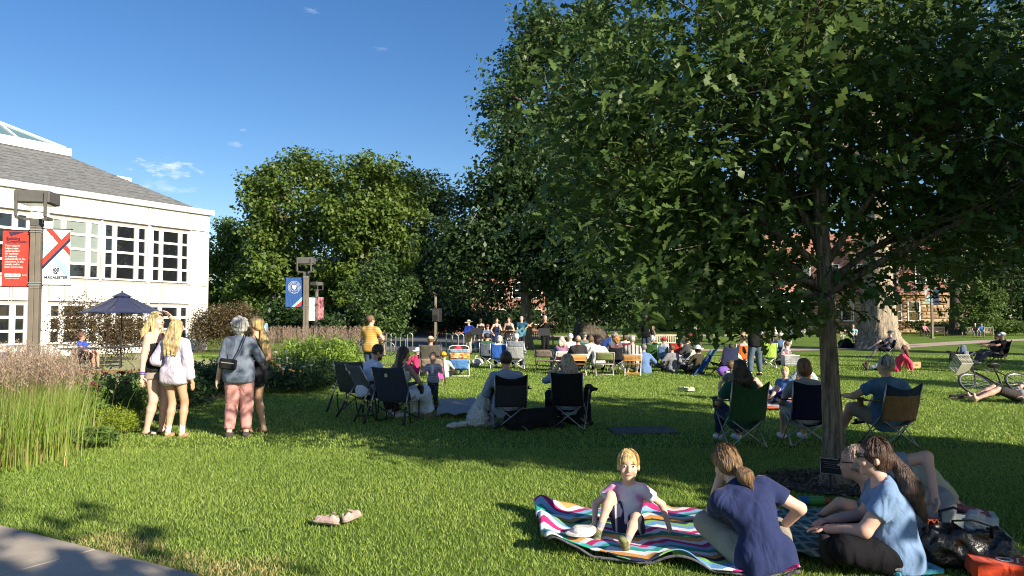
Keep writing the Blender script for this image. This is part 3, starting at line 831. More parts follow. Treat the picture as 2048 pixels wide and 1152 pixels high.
# ------------------------------------------------------------------ shaded brick hall across the middle distance
BD = 84.0
bx0, bx1 = D(470, 620, BD).x, D(1090, 620, BD).x
bh = thing('brick_hall', 'long dark red brick hall with white framed windows behind the trees', 'building', (0, BD, 0))
mb = MB(); mb.box(((bx0 + bx1) / 2, 6, 3.3), (bx1 - bx0, 12, 6.6)); mb.build('wall', redbrick, bh)
mb = MB(); a, b, z = bx0 - .5, bx1 + .5, 6.62
mb.add([(a, -.5, z), (b, -.5, z), (b, 12.5, z), (a, 12.5, z), (a + 5, 6, z + 2.6), (b - 5, 6, z + 2.6)], [(3, 2, 1, 0), (0, 1, 5, 4), (2, 3, 4, 5), (3, 0, 4), (1, 2, 5)]); mb.build('roof', shingle, bh)
def simple_window(parent, x, zc, w, h, y=0.0):
    mb = MB()
    for sx in (-1, 1): mb.box((x + sx * w / 2, y, zc), (.12, .16, h + .12))
    for dz in (-h / 2, 0, h / 2): mb.box((x, y + .001, zc + dz), (w - .12, .15, .11))
    win = mb.build('window', trimw, parent)
    for s in (-1, 1): g = MB(); g.box((x, y + .03, zc + s * h / 4), (w - .13, .06, h / 2 - .12)); g.build('pane', dkglass, win)
nb = 17
for k in range(nb):
    x = bx0 + (bx1 - bx0) * (k + .5) / nb
    simple_window(bh, x, 1.9, 1.25, 1.7, -.03); simple_window(bh, x, 4.9, 1.25, 1.7, -.03)
# ------------------------------------------------------------------ trees
def lob(items, d, base):
    out = []
    for it in items:
        px, py, rx, ry = it[:4]; dd = d + (it[4] if len(it) > 4 else 0); p = D(px, py, dd)
        rr = rx / FPX * dd; out.append((p - base, (rr, rr * .95, ry / FPX * dd)))
    return out
bark_g = barkm('bark_grey', (.26, .22, .17), 6); bark_o = barkm('bark_oak', (.30, .24, .18), 10, 1.0); bark_d = barkm('bark_dark', (.12, .10, .08), 5)
lf_oak = leafm('oak_leaf', (.050, .100, .026), (.115, .180, .048), .36)
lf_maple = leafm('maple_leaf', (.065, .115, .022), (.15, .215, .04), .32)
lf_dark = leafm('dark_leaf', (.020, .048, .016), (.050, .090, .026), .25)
lf_mid = leafm('linden_leaf', (.042, .085, .024), (.095, .155, .042), .30)
lf_lime = leafm('young_leaf', (.06, .11, .025), (.13, .20, .05), .35)
lf_bronze = leafm('bronze_leaf', (.075, .05, .03), (.16, .13, .06), .25)
# foreground oak
ob = G(1668, 974); ob.z = 0
tk = [(D(x, y, 7.5) - ob, r) for x, y, r in ((1668, 976, .135), (1668, 930, .108), (1666, 850, .094), (1657, 700, .082), (1649, 550, .075), (1640, 400, .066), (1635, 300, .056), (1630, 200, .045))]
tk[0] = (Vector((0, 0, -.02)), .135)
tk += [(Vector((tk[-1][0].x - .02, 0, 4.6)), .04), (Vector((tk[-1][0].x, .05, 6.2)), .03), (Vector((tk[-1][0].x + .05, 0, 8.0)), .02)]
ol = [((0.0, .2, 5.6), (2.6, 2.6, 2.6)), ((-.9, .1, 3.9), (1.9, 2.2, 1.3)), ((1.3, .1, 3.9), (2.0, 2.2, 1.4)), ((-1.5, .3, 2.75), (1.5, 1.6, .75)), ((1.7, .5, 2.75), (1.6, 1.6, .85)),
      ((-1.35, -.55, 1.85), (.75, .6, .30)), ((-2.2, .1, 3.4), (.8, .9, .7)), ((.1, .9, 3.0), (1.5, 1.0, .6)), ((2.6, .2, 3.2), (1.0, 1.0, .7)), ((.35, .2, 2.0), (.28, .3, .22)), ((-.5, .1, 7.6), (1.5, 1.6, 1.3)), ((-1.1, .2, 2.2), (.9, .9, .35)), ((-1.15, -.6, 1.72), (.65, .45, .26)), ((-.55, -.5, 1.72), (.4, .35, .22))]
tree('oak_tree', 'slender oak in the foreground, furrowed trunk with a plaque at its foot', tuple(ob), tk, ol, 3000, 31000, .17, .142, lf_oak, bark_o, ridge=.22, flare=.55, style='oak', seed=4, nlimb=420, lr=.022, droop=.35, fork=1.9, nside=56, whorl=True)
def big(label, d, basepx, r0, top, items, nclump, nleaf, rc, leaf, lm, bm, seed, lr=.12, nlimb=60, name='tree', flare=.5, ridge=.08, lean=0, fork=None, group=None, nside=24):
    b = D(basepx, 650, d); b.z = 0
    H = top
    tr = [(Vector((0, 0, -.05)), r0 * 1.15), (Vector((lean * .1, 0, H * .06)), r0), (Vector((lean * .3, 0, H * .3)), r0 * .82), (Vector((lean * .7, 0, H * .6)), r0 * .5), (Vector((lean, 0, H * .95)), r0 * .12)]
    return tree(name, label, tuple(b), tr, lob(items, d, b), nclump, nleaf, rc, leaf, lm, bm, seed=seed, nlimb=nlimb, lr=lr, flare=flare, ridge=ridge, fork=fork, group=group, nside=nside)
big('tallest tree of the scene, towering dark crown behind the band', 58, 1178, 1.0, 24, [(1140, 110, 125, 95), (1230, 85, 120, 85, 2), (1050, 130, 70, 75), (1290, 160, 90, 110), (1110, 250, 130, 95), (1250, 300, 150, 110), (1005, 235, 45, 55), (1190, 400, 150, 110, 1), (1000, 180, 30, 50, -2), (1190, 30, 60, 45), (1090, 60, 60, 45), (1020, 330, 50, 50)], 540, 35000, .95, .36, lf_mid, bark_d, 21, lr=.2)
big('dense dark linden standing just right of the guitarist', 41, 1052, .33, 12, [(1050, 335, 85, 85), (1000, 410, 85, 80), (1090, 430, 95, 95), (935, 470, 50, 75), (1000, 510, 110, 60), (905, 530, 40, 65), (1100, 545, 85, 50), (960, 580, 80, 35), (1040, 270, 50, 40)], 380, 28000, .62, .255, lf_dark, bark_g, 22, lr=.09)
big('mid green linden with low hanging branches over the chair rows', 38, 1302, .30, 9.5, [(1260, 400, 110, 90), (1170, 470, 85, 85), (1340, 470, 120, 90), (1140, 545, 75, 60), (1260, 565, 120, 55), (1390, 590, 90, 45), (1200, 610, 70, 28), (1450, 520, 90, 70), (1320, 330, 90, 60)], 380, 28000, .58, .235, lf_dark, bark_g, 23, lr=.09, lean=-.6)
big('sunlit maple with a spreading crown, left one of the pair', 67, 612, .45, 15, [(575, 385, 75, 70), (640, 365, 60, 60), (525, 400, 45, 55), (545, 470, 60, 45), (620, 460, 80, 60), (560, 545, 95, 50), (650, 570, 75, 50), (500, 590, 55, 45), (590, 330, 40, 35)], 230, 23000, .85, .36, lf_maple, bark_d, 24, lr=.16)
big('sunlit maple with a round crown, right one of the pair', 63, 735, .5, 15, [(740, 365, 70, 55), (690, 430, 60, 70), (790, 410, 55, 70), (740, 470, 90, 65), (690, 560, 60, 45), (800, 500, 45, 50), (720, 330, 35, 28)], 200, 20000, .82, .35, lf_maple, bark_d, 25, lr=.16)
big('light green bushy tree beside the white building corner', 76, 455, .35, 10, [(450, 520, 55, 55), (425, 590, 40, 55), (500, 570, 50, 50), (470, 470, 35, 30), (440, 640, 40, 40)], 200, 16000, .9, .36, lf_maple, bark_d, 26, lr=.14)
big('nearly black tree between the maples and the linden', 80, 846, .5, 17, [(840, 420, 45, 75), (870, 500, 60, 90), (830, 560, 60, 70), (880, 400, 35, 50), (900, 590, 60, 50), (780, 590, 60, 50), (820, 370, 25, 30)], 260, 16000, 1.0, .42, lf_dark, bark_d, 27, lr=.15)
big('young slim tree behind the man in the yellow shirt', 34, 768, .07, 4.2, [(768, 525, 14, 32), (760, 575, 38, 34), (735, 605, 34, 26), (800, 592, 38, 32), (775, 635, 50, 30), (716, 572, 18, 15), (815, 570, 16, 16), (750, 545, 16, 20)], 150, 7500, .33, .16, lf_mid, bark_g, 28, lr=.02, nlimb=60, flare=.2)
big('massive old tree with a broad furrowed trunk near the path', 41, 1757, .82, 20, [(1700, 40, 180, 90, 2), (1850, 60, 160, 110), (1950, 190, 120, 120), (1560, 120, 130, 100, 3), (1790, 230, 150, 80, 3), (1960, 330, 90, 80), (1500, 250, 100, 90, 3), (1650, 260, 110, 70, 4), (2050, 80, 90, 120), (1450, 30, 70, 70, 2), (1890, 420, 70, 45, 3)], 520, 30000, .62, .255, lf_mid, barkm('bark_elm', (.40, .33, .25), 4.5, 1.0), 29, lr=.16, ridge=.30, flare=.75, nside=64)
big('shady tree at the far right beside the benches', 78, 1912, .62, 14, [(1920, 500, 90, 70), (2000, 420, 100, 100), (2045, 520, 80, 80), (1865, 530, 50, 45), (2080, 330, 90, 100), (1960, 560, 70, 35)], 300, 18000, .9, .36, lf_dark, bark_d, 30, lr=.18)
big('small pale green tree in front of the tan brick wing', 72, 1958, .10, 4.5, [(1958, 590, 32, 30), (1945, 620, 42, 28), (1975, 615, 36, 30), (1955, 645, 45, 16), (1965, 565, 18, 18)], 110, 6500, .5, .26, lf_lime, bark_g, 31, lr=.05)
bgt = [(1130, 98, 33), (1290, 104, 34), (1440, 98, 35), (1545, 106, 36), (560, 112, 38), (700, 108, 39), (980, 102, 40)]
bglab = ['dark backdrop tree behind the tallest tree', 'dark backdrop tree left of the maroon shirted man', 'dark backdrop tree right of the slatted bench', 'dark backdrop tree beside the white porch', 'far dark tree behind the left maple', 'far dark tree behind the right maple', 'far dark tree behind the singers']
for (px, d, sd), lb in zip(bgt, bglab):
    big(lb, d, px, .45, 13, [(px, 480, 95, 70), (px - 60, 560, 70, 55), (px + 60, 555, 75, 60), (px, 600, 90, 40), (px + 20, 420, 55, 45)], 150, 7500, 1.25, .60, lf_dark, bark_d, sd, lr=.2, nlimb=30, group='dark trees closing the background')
# trees standing outside the picture whose shade falls on the lawn
def shade_tree(label, x, y, h, r, seed, n=9000):
    b = Vector((x, y, 0)); tr = [(Vector((0, 0, -.05)), .26), (Vector((0, 0, h * .3)), .2), (Vector((.1, 0, h * .9)), .05)]
    L = [((0, 0, h * .60), (r * .85, r * .85, h * .28)), ((-r * .5, r * .2, h * .42), (r * .5, r * .5, h * .2)), ((r * .45, -r * .3, h * .44), (r * .55, r * .55, h * .2)), ((0, r * .5, h * .42), (r * .5, r * .5, h * .18)), ((-r * .2, -r * .4, h * .36), (r * .55, r * .5, h * .16))]
    tree('tree', label, tuple(b), tr, L, 160, n, .40, .31, lf_mid, bark_g, seed=seed, nlimb=30, lr=.05)
shade_tree('leafy tree outside the picture shading the right foreground lawn', 8.6, 4.6, 8.0, 3.7, 51, 12000)
shade_tree('tall leafy tree outside the picture behind the right hand picnickers', 11.6, 0.9, 9.6, 3.3, 55, 11000)
shade_tree('leafy tree outside the picture to the right shading the chair rows', 30, 13, 13, 4.6, 52)
shade_tree('broad tree outside the picture far right shading the lawn', 47, 27, 15, 5.5, 53, 8000)
shade_tree('slender tree outside the picture throwing a streak over the right lawn', 28, 19.5, 11, 1.9, 56, 5000)
shade_tree('small tree outside the picture shading the lawn behind the pink hoodie', 20.6, 9.8, 9, 1.5, 58, 4000)
shade_tree('slender unseen tree added to shade the massive trunk', 34.4, 24.4, 17, 1.5, 57, 6000)  # added out of view, placed so its shadow reaches the trunk's left side
shade_tree('tree outside the picture behind the viewer shading the sidewalk', 4.5, -3.0, 7.0, 1.4, 54, 5000)
# ------------------------------------------------------------------ planting beds
gs = 'feather reed grasses in the near bed'
for k, (px, py, w, h) in enumerate([(-60, 935, .9, 1.0), (28, 918, .85, 1.0), (78, 902, .66, .95), (112, 874, .5, .80), (-30, 880, .9, 1.05), (60, 862, .8, 1.0), (10, 905, .8, 1.0)]):
    p = G(px, py); lb = ['reed grass clump cut by the left picture edge', 'reed grass clump at the near bed edge left of the lamp post', 'reed grass clump directly below the red banner', 'shorter reed grass clump beside the lime green bush',
                          'tall reed grass clump behind the leftmost ones', 'tall reed grass clump behind the lamp banner foot', 'reed grass clump second from the left edge'][k]
    reed_grass(lb, p.x, p.y, w, h, n=1100, plume=95, seed=60 + k, group=gs, dry=.22)
lf_per = leafm('perennial_leaf', (.07, .13, .03), (.16, .24, .06), .3)
lf_perd = leafm('perennial_dark', (.022, .05, .018), (.05, .095, .03), .25)
lf_limeb = leafm('lime_bush', (.20, .29, .03), (.38, .46, .06), .35)
lf_sed = leafm('tall_perennial', (.17, .28, .05), (.32, .44, .09), .35)
maroon = mat('maroon_flower', (.10, .012, .02), .8, .3, 40); white_f = mat('white_flower', (.75, .72, .66), .8, .08, 40); orange_f = mat('orange_flower', (.75, .42, .14), .8, .1, 40); redf = mat('red_flower', (.28, .04, .06), .8, .2, 40)
def fl(n, lo, hi, r, kind, ms, seed):
    q = random.Random(seed); return [(q.uniform(lo[0], hi[0]), q.uniform(lo[1], hi[1]), q.uniform(lo[2], hi[2]), r * q.uniform(.8, 1.2), q.choice(ms), kind) for _ in range(n)]
p = G(205, 850); leafy('coneflower_plant', 'coneflower clump with dark maroon flower heads behind the lime bush', 'plant', p.x, p.y, [((0, 0, .38), (.55, .5, .36)), ((.5, .3, .36), (.45, .45, .34)), ((-.3, .4, .42), (.45, .4, .36))], 5200, .075, lf_per, 70, flowers=fl(12, (-.3, -.5, .62), (.7, .1, .86), .038, 'ball', [maroon, maroon, redf], 5))
p = G(160, 868); leafy('coneflower_plant', 'leafy green clump at the foot of the reed grass', 'plant', p.x, p.y, [((0, 0, .26), (.4, .35, .26)), ((-.35, .2, .32), (.35, .3, .3))], 3000, .085, lf_per, 71)
p = G(222, 868); leafy('lime_bush', 'small fluffy lime green bush at the bed corner', 'bush', p.x, p.y, [((0, 0, .17), (.36, .30, .24)), ((.22, .05, .14), (.2, .2, .18)), ((-.22, .05, .13), (.2, .2, .17))], 6500, .032, lf_limeb, 72, wid=.3)
p = G(118, 900); leafy('daylily_clump', 'strap leaved clump at the bed edge below the reed grass', 'plant', p.x, p.y, [((0, 0, .14), (.35, .25, .16)), ((.4, .1, .12), (.3, .25, .14))], 1300, .16, lf_per, 73, wid=.16, up=.2)
for k, (px, py, s, lm, lb) in enumerate([(275, 826, 1.0, lf_perd, 'dark perennial clump behind the blonde woman'), (400, 793, 1.05, lf_perd, 'dark perennial clump between the two standing pairs'), (330, 800, 1.0, lf_perd, 'dark perennial clump behind the lavender hoodie girl'), (470, 770, 1.0, lf_perd, 'dark perennial clump behind the grey haired woman'), (60, 830, 1.1, lf_per, 'green perennial clump behind the reed grasses')]):
    p = G(px, py); leafy('perennial_clump', lb, 'plant', p.x, p.y + .3, [((0, 0, .34 * s), (.7 * s, .5, .38 * s)), ((.6, .3, .3 * s), (.55, .45, .34 * s)), ((-.5, .4, .3 * s), (.5, .4, .34 * s))], 4200, .09, lm, 80 + k, group='perennials along the bed')
for k, (px, d, hh, w, lb) in enumerate([(560, 16.6, .62, .9, 'daylily mass with pale flowers left of the plumes'), (600, 17.0, .75, .9, 'shaded daylily mass below the blue banner'), (545, 18.5, .85, .8, 'white flowering perennial behind the black romper woman')]):
    p = D(px, 700, d); ms = [[white_f, orange_f], [orange_f, white_f], [white_f]][k]
    leafy('daylily_clump', lb, 'plant', p.x, d, [((0, 0, hh * .45), (w, .6, hh * .5)), ((.5, .4, hh * .5), (w * .7, .5, hh * .5))], 4200, .12, lf_perd if k < 2 else lf_per, 90 + k, wid=.22, flowers=fl(9, (-.6, -.75, hh * .75), (.7, -.3, hh * 1.05), .030, 'ball', ms, k + 3))
for k, (px, d, w, hh, lb) in enumerate([(655, 18.3, .55, 1.28, 'tall bright green perennial mass, largest in the middle bed'), (608, 19.4, .6, 1.2, 'bright green perennial mass around the middle lamp post'), (690, 19.0, .35, 1.15, 'bright green perennial at the right end of the bed')]):
    p = D(px, 700, d); leafy('tall_perennial', lb, 'plant', p.x, d, [((0, 0, hh * .42), (w, .5, hh * .45)), ((-w * .5, .1, hh * .5), (w * .7, .5, hh * .45)), ((w * .4, 0, hh * .55), (w * .6, .45, hh * .42))], 6500, .105, lf_sed, 95 + k, wid=.3, up=1.0, stems=60)
for k, (px, d, lb) in enumerate([(560, 20.6, 'plumed reed grass left of the middle lamp post'), (590, 20.8, 'plumed reed grass just left of the middle lamp pole'), (638, 21, 'plumed reed grass right of the middle lamp post'), (694, 20.2, 'plumed reed grass at the far end of the bed')]):
    p = D(px, 700, d); reed_grass(lb, p.x, d, .8 if k < 3 else .45, 1.12, n=320, plume=130, seed=110 + k, group='plumed grasses in the middle bed')
# shrubs by the buildings and along the background
def shrub(px, d, w, h, label, lm, seed, n=5000, leaf=.16, z0=0.0, group=None, name='shrub'):
    p = D(px, 650, d); r = random.Random(seed)
    L = [((r.uniform(-.5, .5) * w, r.uniform(-.3, .3), z0 + h * r.uniform(.3, .62)), (w * r.uniform(.3, .5), w * .35, h * r.uniform(.28, .4))) for _ in range(6)]
    leafy(name, label, 'shrub', p.x, d, L, n, leaf, lm, seed, group=group, wid=.6, stems=24, stemc=(.12, .09, .06))
shrub(205, 28.5, 2.3, 2.7, 'bronze leaved shrub in front of the white building under the umbrella', lf_bronze, 130, 6000, .085, .2)
shrub(255, 29.5, 1.6, 2.0, 'bronze leaved shrub right of the umbrella pole', lf_bronze, 131, 3600, .085, .1)
shrub(448, 36, 2.6, 2.5, 'wide bronze shrub at the corner of the white building', lf_bronze, 132, 8000, .10, .1)
shrub(398, 36, 1.1, 2.3, 'narrow bronze shrub against the white corner wall', lf_bronze, 133, 2600, .09, .2)
hl = [(520, 70), (640, 74), (590, 60), (700, 66), (860, 76), (985, 72), (1085, 74), (1160, 86), (1240, 84), (1330, 88), (1420, 84), (1500, 82), (920, 70)]
hn = ['below the blue banner', 'left of the dark trunks', 'left of the middle lamp post', 'right of the middle lamp post', 'behind the loudspeaker', 'behind the singers', 'behind the fiddler', 'left of the huge dark trunk', 'right of the huge dark trunk', 'behind the slatted bench', 'behind the man in maroon', 'left of the porch', 'behind the guitarist']
for k, ((px, d), w) in enumerate(zip(hl, hn)):
    shrub(px, d, 5.5, 3.0 if k % 2 else 3.8, 'dark leafy background shrub ' + w, lf_dark, 140 + k, 3200, .34, group='dark shrubs closing the background')
for k, (px, d, lb) in enumerate([(1905, 80, 'low green shrub at the foot of the tan brick wing'), (1985, 76, 'low green shrub right of the small pale tree'), (2035, 74, 'low green shrub at the right picture edge'), (1868, 82, 'low sunlit shrub beside the far bench')]):
    shrub(px, d, 3.4, 1.6, lb, lf_lime, 170 + k, 2600, .22, group='low shrubs along the brick wing')
for k, (px, d) in enumerate([(2010, 96), (2090, 90)]):
    big(['dark tree filling the right background', 'dark tree beyond the right picture edge'][k], d, px, .45, 13, [(px, 480, 80, 80), (px - 50, 560, 60, 60), (px + 40, 570, 60, 60), (px, 620, 80, 40), (px, 390, 60, 60)], 130, 7000, 1.2, .6, lf_dark, bark_d, 180 + k, lr=.2, nlimb=20, group='dark trees closing the background')
# ------------------------------------------------------------------ lamp posts with banners
lampm = mat('bronze_lamp', (.105, .10, .095), .5, .1, 5, spec=.4); pole_m = mat('bronze_pole', (.17, .145, .115), .55, .12, 5)
steel = metalm((.62, .62, .60), .3); blackm = mat('black_metal', (.015, .015, .016), .5, .1); alum = metalm((.55, .55, .53), .4)
red_b = fab((.52, .055, .04)); white_b = fab((.70, .71, .70)); blue_b = fab((.035, .10, .30)); navy_b = fab((.02, .035, .085)); sky_b = fab((.33, .60, .70)); pink_b = fab((.55, .20, .22)); lite_b = fab((.45, .62, .66))
def clip_rect(poly, w, h):
    for ax, s, lim in ((0, 1, w), (0, -1, w), (1, 1, h), (1, -1, h)):
        out = []
        for i in range(len(poly)):
            a, b = poly[i - 1], poly[i]; ia, ib = s * a[ax] <= lim, s * b[ax] <= lim
            if ia != ib:
                t = (s * lim - a[ax]) / (b[ax] - a[ax]); out.append((a[0] + (b[0] - a[0]) * t, a[1] + (b[1] - a[1]) * t))
            if ib: out.append(b)
        poly = out
        if not poly: break
    return poly
def band(parent, p, q, t, w, h, m, lift, ang=None):
    d = Vector((q[0] - p[0], q[1] - p[1])).normalized(); n = Vector((-d.y, d.x)) * t / 2; d = d * 3
    poly = clip_rect([(p[0] - d.x + n.x, p[1] - d.y + n.y), (q[0] + d.x + n.x, q[1] + d.y + n.y), (q[0] + d.x - n.x, q[1] + d.y - n.y), (p[0] - d.x - n.x, p[1] - d.y - n.y)], w / 2, h / 2)
    if len(poly) > 2:
        mb = MB(); mb.prism([(x, -lift, z) for x, z in poly], (0, -.0012, 0)); mb.build('band', m, parent)
def shield(parent, cx, cz, s, m, lift, check=None):
    pts = [(-.5, .55), (.5, .55), (.5, .0), (.32, -.38), (0, -.62), (-.32, -.38), (-.5, .0)]
    mb = MB(); mb.prism([(cx + x * s, -lift, cz + z * s) for x, z in pts], (0, -.0012, 0)); mb.build('shield', m, parent)
    if check:
        for i in range(4):
            for j in range(4):
                if (i + j) % 2: continue
                mb = MB(); mb.box((cx + (-.34 + .225 * i) * s, -lift - .002, cz + (.38 - .235 * j) * s), (.17 * s, .0014, .17 * s), Euler((0, R(45), 0))); mb.build('check', check, parent)
def banner(parent, side, w, h, zc, m, art=None, off=.1, curl=.03):
    """cloth panel hung beside a pole; local x runs along the panel, front faces -y"""
    b = bpy.data.objects.new('banner', None)
    mb = MB(); mb.grid(lambda u, v: (w * (u - .5), curl * 0 + 0.004 * math.sin(v * 9), h * (v - .5)), 6, 14, .003)
    b = mb.build('banner', m, parent); b.location = (side * (off + w / 2), 0, zc)
    for s in (-1, 1):
        r = MB(); r.tube([(-side * (w / 2 + off * .6), 0.012, s * (h / 2 + .01)), (side * (w / 2 + .03), 0.012, s * (h / 2 + .01))], .011, n=8); r.build('rod', blackm, b)
    if art: art(b, w, h)
    return b
def art_red(b, w, h):
    L = .006; dark = fab((.06, .03, .06)); wt = white_b; rot = (R(90), 0, 0)
    mb = MB(); mb.prism([(-w * .28, -L, h * .485), (w * .3, -L, h * .485), (w * .02, -L, h * .44), (-w * .2, -L, h * .41)], (0, -.001, 0)); mb.build('band', dark, b)
    for i, t in enumerate(['Building', 'Community']): text_mesh('lettering', t, .075, dark, b, (-w * .36, -L, h * (.36 - .055 * i)), rot, 'LEFT', bold=True)
    for i, t in enumerate(['Your support', 'helps create', 'opportunities', 'for students', 'to connect', 'authentically in the', 'classroom, in the', 'stands, and in', 'their community.']):
        text_mesh('lettering', t, .050, wt, b, (-w * .40, -L, h * (.23 - .048 * i)), rot, 'LEFT', bold=True, xs=.92)
    mb = MB(); mb.box((-w * .10, -L, -h * .30), (w * .58, .002, h * .055)); mb.build('name_plate', wt, b)
    text_mesh('lettering', 'MACALESTER', .038, red_b, b, (-w * .10, -L - .003, -h * .30), rot, bold=True)
    text_mesh('lettering', 'FUND', .036, wt, b, (w * .34, -L, -h * .30), rot, bold=True, xs=.8)
    text_mesh('lettering', 'Every Gift. Every Day.', .026, wt, b, (-w * .10, -L, -h * .36), rot)
def art_white(b, w, h):
    band(b, (-w * .5, h * .22), (w * .5, -h * .32), w * .22, w, h, sky_b, .005); band(b, (-w * .5, h * .2), (w * .1, h * .5), w * .10, w, h, lite_b, .0055)
    band(b, (-w * .28, h * .5), (w * .5, h * .08), w * .17, w, h, red_b, .0085); band(b, (-w * .5, -h * .19), (w * .5, h * .33), w * .10, w, h, navy_b, .010)
    band(b, (-w * .5, -h * .10), (w * .5, h * .42), w * .19, w, h, red_b, .013)
    shield(b, 0, -h * .25, w * .22, navy_b, .010, white_b)
    text_mesh('lettering', 'MACALESTER', .068, navy_b, b, (0, -.010, -h * .37), (R(90), 0, 0), bold=True, xs=.98)
def art_blue(b, w, h):
    L = .006; mb = MB(); n = 28
    ring = [(math.cos(2 * math.pi * k / n), math.sin(2 * math.pi * k / n)) for k in range(n)]
    for r0, r1 in ((.36, .345), (.22, .208)):
        mb = MB(); vs = [(x * w * r, -L, h * .17 + z * w * r) for r in (r0, r1) for x, z in ring]; mb.add(vs, [(k, (k + 1) % n, n + (k + 1) % n, n + k) for k in range(n)]); mb.build('seal_ring', white_b, b)
    for k, ch in enumerate('MACALESTER COLLEGE'):
        a = R(215) - k * R(250) / 17
        if ch != ' ': text_mesh('lettering', ch, .062, white_b, b, (math.cos(a) * w * .285, -L, h * .17 + math.sin(a) * w * .285), (R(90), -(a - R(90)), 0), bold=True)
    text_mesh('lettering', 'EST. 1874', .038, white_b, b, (0, -L, h * .17 - w * .285), (R(90), 0, 0), bold=True)
    shield(b, 0, h * .17, w * .24, white_b, L, None)
    d = .30 * w
    band(b, (-w * .0, -h * .5), (w * .5, -h * .22), w * .20, w, h, sky_b, .006); band(b, (w * .15, -h * .5), (w * .5, -h * .32), w * .14, w, h, red_b, .0085)
def lamp(px, d, label, yaw, banners, H=4.0, head=.62):
    p = D(px, 600, d); root = thing('street_lamp', label, 'lamp post', (p.x, d, 0), R(yaw), 'banner lamp posts')
    mb = MB(); mb.box((-.045, 0, (H - .64) / 2), (.085, .15, H - .64), bev=.008); mb.box((.045, 0, (H - .64) / 2), (.085, .15, H - .64), bev=.008); mb.box((0, 0, (H - .68) / 2), (.03, .11, H - .70)); mb.build('pole', pole_m, root)
    mb = MB(); mb.box((0, 0, .05), (.34, .34, .1), bev=.02); mb.build('base_plate', pole_m, root)
    mb = MB(); mb.box((0, 0, H - .58), (.19, .17, .14), bev=.01); mb.build('pole_cap', lampm, root)
    for s in (-1, 1):
        mb = MB(); mb.box((s * .245, -head * .475 - .02, H - .27), (.05, .045, .46), bev=.006); mb.box((s * .245, -head * .24, H - .515), (.05, head * .52, .05), bev=.006); mb.box((s * .165, 0, H - .518), (.16, .06, .045), bev=.006); mb.build('yoke_arm', lampm, root)
    mb = MB(); mb.box((0, 0, H - .115), (head, head * .95, .23), bev=.025); hd = mb.build('lamp_head', lampm, root)
    mb = MB(); mb.box((0, 0, H - .236), (head * .8, head * .74, .014)); mb.build('lens', mat('lamp_lens', (.5, .5, .47), .2), hd)
    for (side, w, h, zc, m, art) in banners:
        banner(root, side, w, h, zc, m, art, off=.115)
        for s in (-1, 1):
            for q in (0, .05):
                cl = MB(); cl.box((0, 0, zc + s * h / 2 + q - .02), (.20, .18, .016), bev=.004); cl.build('clamp_band', steel, root)
    return root
lamp(70, 14.0, 'near lamp post carrying the red and white banners', 12, [(-1, .46, 1.05, 2.79, red_b, art_red), (1, .47, 1.05, 2.83, white_b, art_white)], H=4.06, head=.60)
lamp(612, 26.5, 'middle lamp post with a single blue seal banner', 0, [(-1, .62, 1.05, 2.61, blue_b, art_blue)], H=3.85, head=.55)
lamp(633, 49, 'distant lamp post with edge-on pale and pink banners', 62, [(-1, .6, 1.5, 2.3, white_b, None), (1, .6, 1.5, 2.35, pink_b, None)], H=4.1)
lamp(871, 55, 'thin distant lamp post behind the loudspeaker', 20, [], H=4.1)
lamp(1863, 63, 'right hand lamp post by the path with green and navy banners', 8, [(-1, .5, 1.3, 3.6, fab((.20, .32, .30)), art_white), (1, .6, 1.3, 3.55, navy_b, None)], H=4.9)
# small blue notice board
p = D(529, 660, 30); o = thing('notice_board', 'small light blue notice board behind the black romper woman', 'sign', (p.x, 30, 0), 0)
mb = MB(); mb.box((0, 0, 1.30), (.26, .03, .36), bev=.006); mb.build('board', fab((.16, .42, .60)), o)
mb = MB(); mb.box((0, -.017, 1.30), (.12, .004, .2)); mb.build('print', white_b, o); mb = MB(); mb.box((0, .035, .62), (.05, .04, 1.24)); mb.build('post', blackm, o)
# ------------------------------------------------------------------ patio umbrella, tables
def umbrella():
    p = D(243, 650, 25.0); u = thing('patio_umbrella', 'navy market umbrella open over the patio table', 'umbrella', (p.x, 25, 0), .2)
    c = fab((.022, .030, .078)); n = 8; rad = 1.42; ht, hb = 2.50, 1.83
    for k in range(n):
        a0, a1 = 2 * math.pi * k / n, 2 * math.pi * (k + 1) / n
        def f(s, t, a0=a0, a1=a1):
            a = a0 + (a1 - a0) * s; rr = (.06 + t * (rad - .06)); sagc = math.cos((s - .5) * math.pi)
            edge = math.cos(math.pi / n) / math.cos((s - .5) * 2 * math.pi / n)
            return (math.cos(a) * rr * edge, math.sin(a) * rr * edge, ht - (ht - hb) * t ** .9 - .05 * sagc * math.sin(t * math.pi) + .03 * sagc * t)
        mb = MB(); mb.grid(f, 6, 8, .004); mb.build('canopy_panel', c, u, smooth=True)
        r = MB(); r.tube([(math.cos(a0) * .05, math.sin(a0) * .05, ht - .03), (math.cos(a0) * rad, math.sin(a0) * rad, hb - .015)], .012, n=5); r.build('rib', blackm, u)
    def g(s, t): a = 2 * math.pi * s; rr = .02 + t * .30; return (math.cos(a) * rr, math.sin(a) * rr, ht + .06 - .16 * t)
    mb = MB(); mb.grid(g, 16, 4, .004); mb.build('vent_cap', c, u, smooth=True)
    mb = MB(); mb.tube([(0, 0, 0), (0, 0, ht + .06)], .024, n=10); mb.build('pole', blackm, u); mb = MB(); mb.ball((0, 0, ht + .08), .035); mb.build('finial', c, u)
umbrella()
